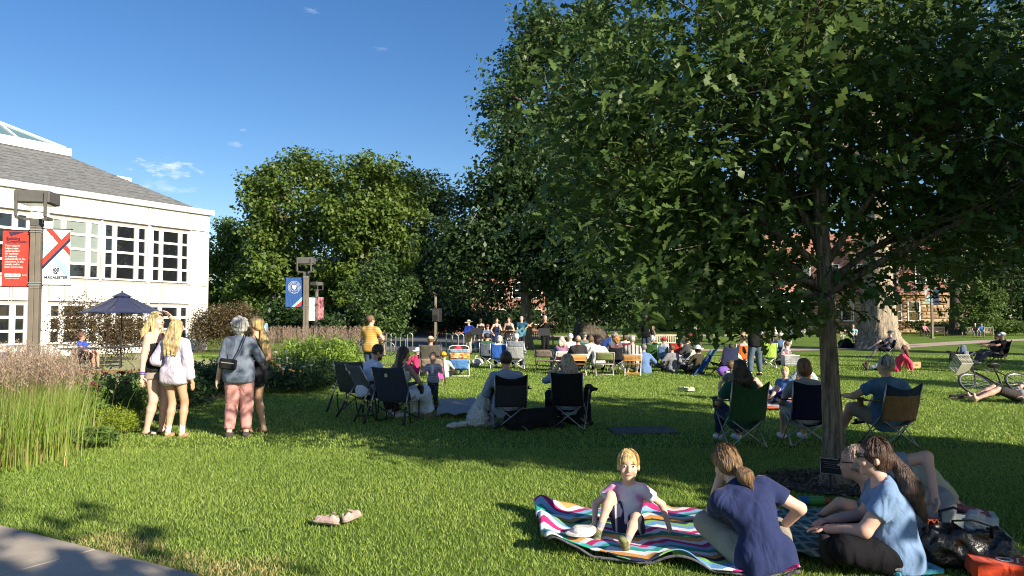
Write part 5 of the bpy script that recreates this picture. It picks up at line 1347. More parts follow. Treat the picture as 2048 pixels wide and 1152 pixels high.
    F.ell(hc + hz * .022 * hs - hy * .006 * hs, (.076 * hs, .094 * hs, .098 * hs), HM, .02); F.ell(hc - hz * .052 * hs + hy * .026 * hs, (.055 * hs, .062 * hs, .062 * hs), HM, .025)
    if face:
        F.cone(hc + hy * .088 * hs + hz * .012 * hs, hc + hy * .108 * hs - hz * .022 * hs, .009 * hs, .0145 * hs, .010)
        F.ell(hc + hy * .070 * hs - hz * .094 * hs, (.022 * hs, .018 * hs, .016 * hs), HM, .02)
        for e in (-1, 1):
            F.ell(hc + hx * .079 * e * hs - hy * .005 * hs - hz * .012 * hs, (.011 * hs, .020 * hs, .032 * hs), HM, .006); F.ell(hc + hx * .034 * e * hs + hy * .091 * hs + hz * .012 * hs, (.017 * hs, .012 * hs, .010 * hs), HM, .012, sub=True); F.ell(hc + hx * .040 * e * hs + hy * .068 * hs - hz * .030 * hs, (.024 * hs, .022 * hs, .022 * hs), HM, .018)
    for e in (0, 1):
        arm(F, e, 0); leg(F, e, 0)
        hd = (wr[e] - el[e]).normalized()
        F.cone(wr[e], wr[e] + hd * .070 * s, .026 * s, .036 * s, .012, hd.cross(Vector((0, 0, 1)) if abs(hd.z) < .9 else Vector((0, 1, 0))).cross(hd), .48)
        F.cone(an[e], an[e] - (kn[e] - an[e]).normalized() * .02, .036 * s, .036 * s, .015); an0 = an[e] + (an[e] - kn[e]).normalized() * .045 * s
        F.cone(an0 - toes[e] * .03 * s, an0 + toes[e] * .135 * s - Vector((0, 0, .008)), .032 * s, .026 * s, .02, n=(0, 0, 1), sc=.8)
    V, Q = F.mesh()
    mb = MB()
    for e in (0, 1):
        hd = (wr[e] - el[e]).normalized(); up = Vector((0, 0, 1)) if abs(hd.z) < .9 else Vector((0, 1, 0))
        pn = -(up - hd * up.dot(hd)).normalized(); sd = hd.cross(pn) * (1 if e == 0 else -1)
        if abs(hd.z) > .75: pn = Vector(((1, -1)[e], 0, 0)); pn = (pn - hd * pn.dot(hd)).normalized(); sd = Vector((0, 1, 0)); sd = (sd - hd * sd.dot(hd)).normalized()
        finger_tubes(mb, wr[e], hd, pn, sd, s, curl)
    if face:
        mb.cur = 2
        for e in (-1, 1): mb.ball(hc + hx * .034 * e * hs + hy * .0775 * hs + hz * .012 * hs, (.0135 * hs, .0095 * hs, .0085 * hs), 8, 6, hm)
        mb.cur = 3
        for e in (-1, 1):
            mb.ball(hc + hx * .034 * e * hs + hy * .0848 * hs + hz * .012 * hs, (.0072 * hs, .0035 * hs, .0075 * hs), 8, 6, hm)
            mb.tube([hc + hx * .018 * e * hs + hy * .0915 * hs + hz * .028 * hs, hc + hx * .036 * e * hs + hy * .0905 * hs + hz * .034 * hs, hc + hx * .055 * e * hs + hy * .078 * hs + hz * .029 * hs], .0022 * hs, n=5)
        mb.cur = 1; mb.ball(hc + hy * .0875 * hs - hz * .055 * hs, (.022 * hs, .008 * hs, .0065 * hs), 8, 6, hm)
    nv = len(V); allv = list(map(tuple, V)) + mb.v; allf = list(map(tuple, Q)) + [tuple(i + nv for i in f) for f in mb.f]
    body = raw('person', allv, allf, None, None, True, mats=[skin(sk), LIPS, EYEW, IRIS], midx=[0] * len(Q) + mb.mi)
    body.location = (loc[0], loc[1], loc[2] if len(loc) > 2 else 0); body.rotation_euler = (0, 0, R(yaw)); tag(body, label, category, group)
    J = dict(P=P, chest=chest, neck=neck, hc=hc, hx=hx, hy=hy, hz=hz, hm=hm, HM=HM, sh=sh, el=el, wr=wr, hip=hip, kn=kn, an=an, s=s, hs=hs, rt=rt, fw=fw, t1=t1, t2=t2, body=body, h=h, toes=toes, W=W, sw=sw)
    hc_ = h * 1.12; sd_ = int(abs(hash(label)) % 9999) if False else sum(map(ord, label))
    def emit(F, name, m, smooth=True):
        V, Q = F.mesh()
        return raw(name, V, Q, m, body, smooth) if len(V) else None
    # ---- clothing
    if bottom:
        kind, m = bottom[0], bottom[1]; F = Field(hc_); g = .013 * s; F.noise = (.0034 * s, 24, sd_)
        if kind == 'skirt':
            ln = bottom[2] if len(bottom) > 2 else .9
            pelv(F, g + .006)
            for e in (0, 1): leg(F, e, g + .015, ln, .09, flare=.05)
            for q in (.3, .6, .9):
                if q <= ln: F.cone(hip[0] + (kn[0] - hip[0]) * q, hip[1] + (kn[1] - hip[1]) * q, .07 * s, .07 * s, .05)
            if ln > 1:
                for q in (.2, .5, .8):
                    if q <= ln - 1: F.cone(kn[0] + (an[0] - kn[0]) * q, kn[1] + (an[1] - kn[1]) * q, .075 * s, .075 * s, .06)
        else:
            ln = {'pants': 1.93, 'shorts': .78, 'short': .34, 'bermuda': .95, 'capri': 1.55}[kind]; pelv(F, g)
            for e in (0, 1): leg(F, e, g + (.010 if kind == 'pants' and len(bottom) > 2 else .004), ln, flare=.012 if ln < 1 else .004)
        emit(F, {'skirt': 'skirt', 'pants': 'trousers', 'capri': 'trousers'}.get(kind, 'shorts'), m)
    if top:
        kind, m = top[0], top[1]; hem = top[2] if len(top) > 2 else -.02; F = Field(hc_); g = (.012 if kind != 'hoodie' else .026) * s; F.noise = (.0040 * s if kind != 'hoodie' else .0055 * s, 19, sd_ + 3)
        sl = {'tee': .58, 'tank': 0, 'tube': 0, 'long': 1.94, 'hoodie': 1.97, 'dress': 0, 'half': 1.0}[kind]
        torso(F, g, .03); F.cone(P + t1 * hem * s, P + t1 * .16 * s, (.128 if b < 1.1 else .135) * s * W + g, .118 * s * W + g, .03, fw0, .82)
        if hem < .05:
            F.cone(hip[0] + t1 * .03 * s, hip[1] + t1 * .03 * s, .108 * s * W + g, .108 * s * W + g, .03, fw0, 1.14); F.cone(hip[0] - t1 * .06 * s, hip[1] - t1 * .06 * s, .106 * s * W + g, .106 * s * W + g, .03, fw0, 1.12) if abs(t1.z) > .8 and not .17 * s < P.z < .6 * s else None
        if sl:
            for e in (0, 1): arm(F, e, g + (.008 if kind == 'tee' else .004), sl)
        F.plane(P + t1 * (hem - .09) * s, -t1)
        if kind == 'hoodie': F.ell(neck - fw * .085 * s - t2 * .06 * s, (.105 * s, .045 * s, .075 * s), np.array(bodyrot), .03); F.cone(neck - rt * .05 * s, neck + rt * .05 * s, .065 * s, .065 * s, .03)
        if kind in ('tank', 'dress'): F.plane(neck - t2 * .115 * s, t2)
        elif kind == 'tube': F.plane(chest + t2 * .075 * s, t2)
        else: F.cone(neck - t2 * .02 * s, neck + t2 * .05 * s, .060 * s + .0 * g, .055 * s, .02); F.plane(neck + t2 * .012 * s + fw * .0, (t2 * 1.0 + fw * .45))
        shirt = emit(F, {'hoodie': 'hoodie', 'dress': 'dress_top', 'tank': 'tank_top', 'tube': 'tube_top', 'long': 'long_sleeved_shirt'}.get(kind, 'shirt'), m)
        if kind in ('tank', 'dress'):
            st = MB()
            for e in (-1, 1): st.tube([neck - t2 * .13 * s + rt * .075 * s * e + fw * .085 * s * W, neck - t2 * .02 * s + rt * .085 * s * e + fw * .03 * s, neck - t2 * .01 * s + rt * .085 * s * e - fw * .02 * s, neck - t2 * .06 * s + rt * .08 * s * e - fw * .07 * s * W, neck - t2 * .13 * s + rt * .075 * s * e - fw * .085 * s * W], [.012 * s] * 5, n=6)
            st.build('strap', m, shirt, smooth=True)
    if shoes:
        kind, m = shoes[0], shoes[1]
        for e in (0, 1):
            F = Field(min(hc_, .022)); a0 = an[e] + (an[e] - kn[e]).normalized() * .048 * s; up = (Vector((0, 0, 1)) - toes[e] * toes[e].z).normalized()
            if kind == 'sandal':
                F.cone(a0 - toes[e] * .05 * s - up * .030 * s, a0 + toes[e] * .17 * s - up * .036 * s, .040 * s, .045 * s, .02, up, .38); F.cone(a0 + toes[e] * .08 * s - Vector(toes[e]).cross(up) * .035 * s, a0 + toes[e] * .08 * s + Vector(toes[e]).cross(up) * .035 * s, .022 * s, .022 * s, .01, up, 1.2)
            else:
                F.cone(a0 - toes[e] * .035 * s, a0 + toes[e] * .155 * s - up * .006 * s, .045 * s, .047 * s, .02, up, .80)
                if kind == 'boot': F.cone(a0, a0 - (an[e] - kn[e]).normalized() * .12 * s, .044 * s, .046 * s, .02)
                else: F.cone(a0, an[e], .042 * s, .046 * s, .02, cut=True)
                F.plane(a0 - up * .044 * s, -up)
            so = emit(F, 'sandal' if kind == 'sandal' else 'shoe', m)
            if kind == 'sock' : pass
            if len(shoes) > 2 and so:
                F = Field(min(hc_, .020)); F.cone(an[e] + (kn[e] - an[e]).normalized() * -.02, an[e] + (kn[e] - an[e]).normalized() * .10 * s, .040 * s, .043 * s, .01, cut=True); emit(F, 'sock', shoes[2])
    if hair: do_hair(J, hair, emit)
    if hat: do_hat(J, hat)
    if extras: extras(J)
    return body
def do_hair(J, hair, emit):
    kind, c = hair[0], hair[1]; hc, hx, hy, hz, hs, HM, s, fw, t2, neck, rt = (J[k] for k in ('hc', 'hx', 'hy', 'hz', 'hs', 'HM', 's', 'fw', 't2', 'neck', 'rt'))
    m = hairm(c); F = Field(min(J['h'], .020)); F.noise = (.0022 * hs if kind in ('short', 'bald', 'fringe') else .0045 * hs if kind != 'curly' else .014 * hs, 60 if kind != 'curly' else 55, int(c[0] * 999))
    down = Vector((0, 0, -1)); back = -hy
    F.ell(hc + hz * .030 * hs - hy * .014 * hs, (.086 * hs, .100 * hs, .100 * hs), HM, .02)
    if kind == 'bald':
        F.P = []; F.cone(hc - hx * .07 * hs - hy * .03 * hs - hz * .01 * hs, hc + hx * .07 * hs - hy * .03 * hs - hz * .01 * hs, .03 * hs, .03 * hs, .02); F.ell(hc - hz * .02 * hs - hy * .05 * hs, (.082 * hs, .055 * hs, .05 * hs), HM, .02)
        F.plane(hc + hy * .0 * hs, hy)
    if kind in ('bob', 'long', 'messy', 'curly'):
        F.ell(hc - hz * .03 * hs - hy * .035 * hs, (.090 * hs, .078 * hs, .085 * hs), HM, .03)
    if kind == 'curly': F.ell(hc + hz * .03 * hs - hy * .02 * hs, (.115 * hs, .115 * hs, .115 * hs), HM, .03)
    if kind in ('long', 'messy'):
        L = hair[2] if len(hair) > 2 else .30; bp = hc + back * .055 * hs - hz * .03 * hs
        for e in (-.065, -.02, .03, .07):
            a = bp + hx * e * hs; q = a - fw * .055 * s + down * L * .5 + hx * e * .25; q2 = a - fw * .085 * s + down * L + hx * e * (.5 if kind == 'messy' else .2)
            F.cone(a, q, .050 * hs, .046 * hs, .02); F.cone(q, q2, .046 * hs, .016 * hs, .02)
        if kind == 'messy':
            for e in (-1, 1):
                a = hc + hx * .075 * e * hs + hz * .0; F.cone(a, a + down * L * .8 + hx * .02 * e + hy * .03, .032 * hs, .014 * hs, .02)
    if kind in ('pony', 'lowpony'):
        F.ell(hc - hz * .02 * hs - hy * .04 * hs, (.080 * hs, .072 * hs, .075 * hs), HM, .03)
        a = hc + back * .105 * hs + (hz * .01 if kind == 'pony' else -hz * .055 * hs); L = hair[2] if len(hair) > 2 else .22; dv = Vector(hair[3]) if len(hair) > 3 else (back * .5 + down).normalized()
        q = a + dv * L * .45; F.cone(a, q, .030 * hs, (.046 + .06 * L) * hs, .015); F.cone(q, q + (dv * .8 + down * .4).normalized() * L * .6, (.046 + .06 * L) * hs, .012 * hs, .02)
    # open the face
    F.ell(hc + hy * .105 * hs - hz * (.078 if kind == 'fringe' else .055) * hs, (.078 * hs, .085 * hs, .112 * hs), HM, .012, sub=True)
    if kind in ('short', 'fringe', 'bald'): F.ell(hc - hz * .125 * hs - hy * .02 * hs, (.12 * hs, .11 * hs, .075 * hs), HM, .01, sub=True)
    emit(F, 'hair', m)
    if kind == 'fringe': pass
    # loose strands lying on the hair
    r = random.Random(int(c[0] * 9999) + len(kind)); st = MB(); L = (hair[2] if len(hair) > 2 and kind in ('long', 'messy') else .07)
    n = 110 if J['h'] < .013 else 60 if J['h'] < .017 else 0
    for k in range(n):
        a = r.uniform(-2.35, 2.35) - math.pi / 2; e = r.uniform(.25, 1.1)
        top = hc + hz * .030 * hs - hy * .014 * hs; rad = 1.035
        P = []
        for q in range(5):
            th = e * .3 + (e + .75 - e * .3) * q / 4
            P.append(top + (hx * math.cos(a) * .087 + hy * math.sin(a) * .101) * (math.sin(min(th, 1.75)) * rad * hs) + hz * (math.cos(min(th, 1.75)) * .101 * rad * hs))
        if kind in ('long', 'messy') and math.sin(a) < .2:
            P.append(P[-1] + down * L * r.uniform(.3, .9) - fw * r.uniform(0, .05) + hx * r.uniform(-.03, .03))
        st.tube(P, [.0022] * (len(P) - 1) + [.0008], n=3, cap=False)
    if n: st.build('hair_strands', m, J['body'])
def do_hat(J, hat):
    kind, c = hat[0], hat[1]; hc, hx, hy, hz, hs, hm = (J[k] for k in ('hc', 'hx', 'hy', 'hz', 'hs', 'hm')); m = c if not isinstance(c, tuple) else fab(c)
    o = hc + hz * .035 * hs - hy * .01 * hs; mb = MB(); n = 20
    yaw = Matrix.Rotation(R(hat[2]), 3, 'Z') if len(hat) > 2 and isinstance(hat[2], (int, float)) else Matrix.Identity(3); M = hm @ yaw
    def dome(rx, ry, rz, z0=0.0, tt=1.0):
        def f(u, v):
            a = 2 * math.pi * u; t = v * math.pi / 2 * tt; return o + M @ Vector((rx * hs * math.cos(a) * math.cos(t), ry * hs * math.sin(a) * math.cos(t), z0 * hs + rz * hs * math.sin(t)))
        mb.grid(f, n, 6, .004)
    if kind == 'cap':
        dome(.094, .108, .092); mb.grid(lambda u, v: o + M @ Vector(((u - .5) * .15 * hs * (1 - .15 * v), (.085 + .085 * v * (1 - 1.6 * (u - .5) ** 2)) * hs, (.014 - .018 * v - .10 * (u - .5) ** 2) * hs)), 8, 4, .004)
    elif kind == 'beanie': dome(.095, .108, .11, -.01)
    else:
        br = .20 if kind == 'straw' else .165; dome(.092, .106, .10, 0, .82)
        def f(u, v): a = 2 * math.pi * u; q = .088 + (br - .088) * v; return o + M @ Vector((q * hs * math.cos(a), q * 1.1 * hs * math.sin(a), (-.002 - .02 * v + .018 * v * math.cos(2 * a)) * hs))
        mb.grid(f, n, 3, .004)
        if kind == 'bucket': pass
    ob = mb.build('hat' if kind != 'cap' else 'cap', m, J['body'], smooth=True)
    if kind == 'straw':
        bb = MB(); bb.grid(lambda u, v: o + M @ Vector((.0945 * hs * math.cos(2 * math.pi * u), .1085 * hs * math.sin(2 * math.pi * u), (.004 + .026 * v) * hs)), n, 1, .003); bb.build('hat_band', mat('hat_band', (.03, .025, .02), .7), ob)
def sunglasses(J, up=0.0, m=None):
    hc, hx, hy, hz, hs, hm = (J[k] for k in ('hc', 'hx', 'hy', 'hz', 'hs', 'hm')); mb = MB(); o = hc + hz * (.014 + up) * hs - hy * (.06 * hs if up else 0)
    for e in (-1, 1):
        mb.ball(o + hx * .034 * e * hs + hy * .095 * hs, (.026 * hs, .005 * hs, .019 * hs), 10, 7, hm); mb.tube([o + hx * .060 * e * hs + hy * .096 * hs, o + hx * .083 * e * hs + hy * .05 * hs, o + hx * .084 * e * hs - hy * .015 * hs], .004 * hs, n=5)
    mb.tube([o - hx * .01 * hs + hy * .105 * hs, o + hx * .01 * hs + hy * .105 * hs], .004 * hs, n=5); mb.build('sunglasses', m or mat('dark_lens', (.01, .01, .01), .15), J['body'])
# --- pose presets (returned as keyword dictionaries)
def stand(H, **k): s = H / 1.7; d = dict(H=H, pelvis=(0, 0, .925 * s)); d.update(k); return d
def sit(H, seat=.27, fwd=.45, spread=.13, back=.12, hx=.16, hyy=.30, hz=None, **k):
    s = H / 1.7; d = dict(H=H, pelvis=(0, -.06, seat + .085 * s), lean=(0, -back, 1), feet=((-spread, fwd, .08 * s), (spread, fwd, .08 * s)), hands=((-hx, hyy, hz or seat + .20), (hx, hyy, hz or seat + .20)), hpole=((-.8, -.5, -.4), (.8, -.5, -.4)), fpole=((-.15, .5, 1), (.15, .5, 1))); d.update(k); return d
def ground(H, back=.15, **k):
    s = H / 1.7; d = dict(H=H, pelvis=(0, 0, .105 * s), lean=(0, -back, 1), feet=((.06 * s, .36 * s, .08 * s), (-.06 * s, .40 * s, .08 * s)), fpole=((-1, .3, .35), (1, .3, .35)), hands=((-.25 * s, .25 * s, .25 * s), (.25 * s, .25 * s, .25 * s)), hpole=((-.8, -.5, -.4), (.8, -.5, -.4))); d.update(k); return d
# ------------------------------------------------------------------ patterned cloth
def stripes(name, c1, c2, freq, axis=2, duty=.5, soft=.06):
    if name in MATS: return MATS[name]
    m = bpy.data.materials.new(name); m.use_nodes = True; nt = m.node_tree; p = nt.nodes['Principled BSDF']; p.inputs['Roughness'].default_value = .85
    tc = nt.nodes.new('ShaderNodeTexCoord'); sp = nt.nodes.new('ShaderNodeSeparateXYZ'); mm = nt.nodes.new('ShaderNodeMath'); mm.operation = 'MULTIPLY'; mm.inputs[1].default_value = freq
    fr = nt.nodes.new('ShaderNodeMath'); fr.operation = 'FRACT'; r = nt.nodes.new('ShaderNodeValToRGB'); e = r.color_ramp.elements
    e[0].color = c4(c1); e[0].position = duty - soft; e[1].color = c4(c2); e[1].position = duty + soft
    nt.links.new(tc.outputs['Object'], sp.inputs[0]); nt.links.new(sp.outputs[axis], mm.inputs[0]); nt.links.new(mm.outputs[0], fr.inputs[0]); nt.links.new(fr.outputs[0], r.inputs['Fac']); nt.links.new(r.outputs['Color'], p.inputs['Base Color'])
    MATS[name] = m; return m
def blotch(name, cols, scale, kind='voronoi', rough=.85):
    if name in MATS: return MATS[name]
    m = bpy.data.materials.new(name); m.use_nodes = True; nt = m.node_tree; p = nt.nodes['Principled BSDF']; p.inputs['Roughness'].default_value = rough
    tc = nt.nodes.new('ShaderNodeTexCoord'); r = nt.nodes.new('ShaderNodeValToRGB')
    if kind == 'voronoi':
        v = nt.nodes.new('ShaderNodeTexVoronoi'); v.inputs['Scale'].default_value = scale; sp = nt.nodes.new('ShaderNodeSeparateColor'); nt.links.new(tc.outputs['Object'], v.inputs['Vector']); nt.links.new(v.outputs['Color'], sp.inputs[0]); src = sp.outputs[0]; r.color_ramp.interpolation = 'CONSTANT'
    else:
        v = nt.nodes.new('ShaderNodeTexNoise'); v.inputs['Scale'].default_value = scale; v.inputs['Detail'].default_value = 3; nt.links.new(tc.outputs['Object'], v.inputs['Vector']); src = v.outputs['Fac']
    for i, (q, c) in enumerate(cols):
        e = r.color_ramp.elements[i] if i < 2 else r.color_ramp.elements.new(q); e.position = q; e.color = c4(c)
    nt.links.new(src, r.inputs['Fac']); nt.links.new(r.outputs['Color'], p.inputs['Base Color']); MATS[name] = m; return m
def g2(px, py): p = G(px, py); return (p.x, p.y)
tan_s = fab((.30, .20, .12)); dark_s = fab((.03, .03, .035)); white_s = fab((.72, .72, .72)); grey_s = fab((.25, .25, .27)); denim = fab((.05, .08, .16)); khaki = fab((.36, .31, .23)); blackf = fab((.014, .014, .016)); navyf = fab((.018, .025, .07))
BLOND = (.50, .36, .17); DKBR = (.045, .028, .018); BRN = (.16, .09, .045); GREY = (.36, .35, .34); WHT = (.72, .70, .66); GING = (.32, .16, .06)
# ------------------------------------------------------------------ the two standing pairs
def ex1(J):
    sunglasses(J, .075)
    mb = MB(); w = J['wr'][1]; e = J['el'][1]; d = (e - w).normalized()
    for k, c in enumerate(((.03, .04, .2), (.10, .05, .25))):
        b = MB(); x, y, _ = frame_of(d); o = w + d * (.03 + .022 * k); b.tube([o + x * .034 * math.cos(a) + y * .034 * math.sin(a) for a in np.linspace(0, 6.283, 13)], .008, n=6, cap=False); b.build('bracelet', fab(c), J['body'])
l1 = g2(308, 868)
person('blonde woman in black tube top shading her eyes with one hand', l1, -98, **stand(1.75, fem=True, build=1.16), lean=(0, -.03, 1), head=(-8, 0), hands=(('h', -.05, .17, .055), (.25, -.04, .80)), hpole=((-1, .6, -.5), (.3, -1, 0)), feet=((-.10, .05, .08), (.10, -.05, .08)),
       top=('tube', blackf, .03), bottom=('short', fab((.30, .25, .22)), 1), shoes=('sandal', dark_s), hair=('messy', (.55, .42, .20), .26), sk=SKP, extras=ex1)
o = thing('shoulder_bag', 'small white shoulder bag hanging from the blonde woman', 'bag', (l1[0] - .16, l1[1] - .05, 0), 0)
F = Field(.012); F.cone((0, 0, .92), (.02, -.03, .84), .07, .085, .03, (1, .3, 0), .55); F.noise = (.003, 25, 3); V, Q = F.mesh(); raw('bag_body', V, Q, fab((.66, .65, .58)), o, True)
mb = MB(); mb.tube([(0, 0, .95), (.02, -.05, 1.15), (.12, -.10, 1.40), (.17, -.02, 1.47), (.15, .08, 1.38), (.05, .06, 1.1), (0.0, .02, .95)], .011, n=6, flat=.5); mb.build('strap', fab((.66, .65, .58)), o, smooth=True)
person('girl in lavender hoodie and white shorts seen from behind', g2(347, 874), -14, **stand(1.64, fem=True), head=(4, -2), hands=((-.20, .16, .98), (.27, .02, .76)), feet=((-.09, .0, .078), (.11, .03, .078)),
       top=('hoodie', fab((.56, .50, .60)), -.07), bottom=('short', fab((.74, .74, .74)), 1), shoes=('sandal', tan_s, white_s), hair=('long', BLOND, .36), sk=(.58, .33, .21))
l3 = g2(476, 874)
def ex3(J):
    P, ch, nk, fw, rt, sh, s = (J[k] for k in ('P', 'chest', 'neck', 'fw', 'rt', 'sh', 's'))
person('grey haired woman in slate tee and pink trousers seen from behind', l3, 8, **stand(1.66, fem=True, build=1.30), head=(-8, 0), hands=((-.30, .06, .80), (.24, .30, .98)), feet=((-.12, 0, .078), (.10, .03, .078)),
       top=('half', fab((.145, .175, .235)), -.06), bottom=('pants', fab((.56, .27, .25)), 1), shoes=('shoe', fab((.06, .05, .05))), hair=('curly', GREY), sk=SKP)
o = thing('crossbody_bag', 'black crossbody pouch on the back of the grey haired woman', 'bag', (l3[0], l3[1], 0), R(8))
mb = MB(); mb.box((-.10, -.215, 1.03), (.23, .075, .145), Euler((0, R(8), R(4))), bev=.03); mb.build('pouch', blackf, o); mb = MB(); mb.box((-.10, -.256, 1.05), (.17, .006, .012), Euler((0, R(8), R(4)))); mb.build('zip', steel, o)
mb = MB(); mb.tube([(-.02, -.205, 1.08), (.06, -.195, 1.24), (.115, -.165, 1.40), (.11, -.06, 1.475), (.09, .06, 1.45), (.0, .20, 1.25), (-.14, .19, 1.05), (-.215, .0, 1.0), (-.18, -.17, 1.03)], .020, n=8, flat=.28); mb.build('strap', blackf, o, smooth=True)
person('blonde woman in black romper standing beside the pink trousers', g2(512, 866), 68, **stand(1.68, fem=True), head=(6, 4), hands=((-.16, .20, 1.0), (.16, .20, 1.0)), hpole=((-.6, -.8, -.2), (.6, -.8, -.2)), feet=((-.09, .05, .078), (.10, -.05, .078)),
       top=('tank', fab((.022, .024, .030)), -.16), bottom=('short', fab((.022, .024, .030)), 1), shoes=('sandal', dark_s), hair=('lowpony', (.52, .38, .16), .42, (-.2, -.35, -1)), sk=(.58, .36, .24))
person('man in mustard striped polo standing with his back turned', gp(741, 19.0), -22, **stand(1.74, build=1.22), head=(-14, 8), hands=((-.12, .26, 1.06), (.14, .26, 1.06)), hpole=((-1, -.4, -.3), (1, -.4, -.3)), top=('tee', stripes('mustard_stripe', (.52, .29, .06), (.62, .44, .20), 17, 2, .82), -.05), bottom=('pants', denim), shoes=('shoe', dark_s), hair=('short', (.17, .10, .06)), sk=SKP)
# ------------------------------------------------------------------ rocking chair family
rocker_chair('empty olive rocking camp chair, leftmost of the chairs', g2(708, 822), -10, (.085, .090, .075))
c2 = g2(737, 838); rocker_chair('grey mesh rocking chair of the bearded man', c2, -52, (.075, .085, .11))
def beard(J):
    F = Field(.012); hc, hy, hz, hx, hs = J['hc'], J['hy'], J['hz'], J['hx'], J['hs']; F.ell(hc - hz * .078 * hs + hy * .040 * hs, (.060 * hs, .060 * hs, .050 * hs), J['HM'], .02); F.ell(hc + hy * .10 * hs - hz * .045 * hs, (.03 * hs, .03 * hs, .012 * hs), J['HM'], .008, sub=True)
    F.plane(hc - hz * .035 * hs, hz * 1 - hy * .2); V, Q = F.mesh(); raw('beard', V, Q, hairm(DKBR), J['body'], True)
person('bearded man in white tee leaning forward in a rocking chair', c2, -52, **sit(1.74, .37, back=-.32), head=(-12, -22), top=('tee', fab((.60, .64, .72))), bottom=('pants', fab((.03, .03, .04))), shoes=('shoe', white_s), hair=('short', DKBR), sk=SKT, extras=beard)
c3 = g2(789, 846); rocker_chair('navy rocking chair of the woman in the white dress', c3, -14, (.030, .040, .075))
person('woman with long dark hair in a white sleeveless dress', (c3[0] + .10, c3[1] + .20), -32, **sit(1.66, .36, .52, .12, back=-.06, fem=True), head=(-38, -6), top=('dress', fab((.62, .66, .74)), .0), bottom=('skirt', fab((.62, .66, .74)), 1.85), shoes=('sandal', tan_s), hair=('long', (.035, .018, .012), .36), sk=(.42, .25, .18))
tl = g2(866, 817)
person('toddler in striped top holding a drink to the mouth', tl, 176, **stand(.98), hands=((-.05, .13, .72), (.05, .13, .72)), hpole=((-1, .1, -.7), (1, .1, -.7)), head=(0, -8), top=('tee', stripes('toddler_stripe', (.48, .45, .47), (.26, .25, .30), 34, 2, .5)), bottom=('pants', blotch('toddler_trousers', [(0, (.02, .02, .03)), (.7, (.12, .09, .09))], 50)), shoes=('shoe', dark_s), hair=('short', (.20, .12, .07)), sk=SK)
mb = MB(); mb.lathe((0, 0, 0), [(.026, 0), (.028, .01), (.028, .13), (.018, .15), (.018, .17)], 14); tag(place(mb.build('drink_carton', fab((.62, .68, .74)), smooth=False), (tl[0], tl[1] - .165, .66), 0), 'pale drink bottle held by the toddler', 'bottle')
# grey rumpled blanket
def cloth(name, label, quad, m, amp, seed, nu=36, nv=24, under=None, freq=3.0, z0=.03, extra=None):
    """draped sheet over the four ground corners, with folds; local frame centred on it"""
    r = random.Random(seed); c = sum((Vector(q) for q in quad), Vector()) / 4; ph = [(r.uniform(1, freq) * 2.2, r.uniform(1, freq) * 2.2, r.uniform(0, 6.3), r.uniform(.4, 1)) for _ in range(6)]
    def f(u, v):
        p = (Vector(quad[0]) * (1 - u) + Vector(quad[1]) * u) * (1 - v) + (Vector(quad[3]) * (1 - u) + Vector(quad[2]) * u) * v
        w = sum(a * abs(math.sin(u * fx + v * fy + q + .8 * math.sin(v * 3 + q))) for fx, fy, q, a in ph) / 6
        e = min(u, 1 - u, v, 1 - v); jig = .03 * math.sin(u * 17 + seed) * (1 if e < .06 else 0)
        z = z0 + amp * w + (extra(u, v) if extra else 0); return (p.x - c.x + jig * .6, p.y - c.y + jig, z)
    mb = MB(); mb.grid(f, nu, nv, .008); o = mb.build(name, m, smooth=True); o.location = (c.x, c.y, 0); return tag(o, label, 'blanket')
cloth('picnic_blanket', 'rumpled grey beige blanket beside the toddler', [G(872, 838), G(960, 838), G(948, 806), G(880, 806)], blotch('grey_blanket', [(.2, (.34, .31, .29)), (.8, (.24, .21, .20))], 6, 'noise'), .12, 3, freq=4)
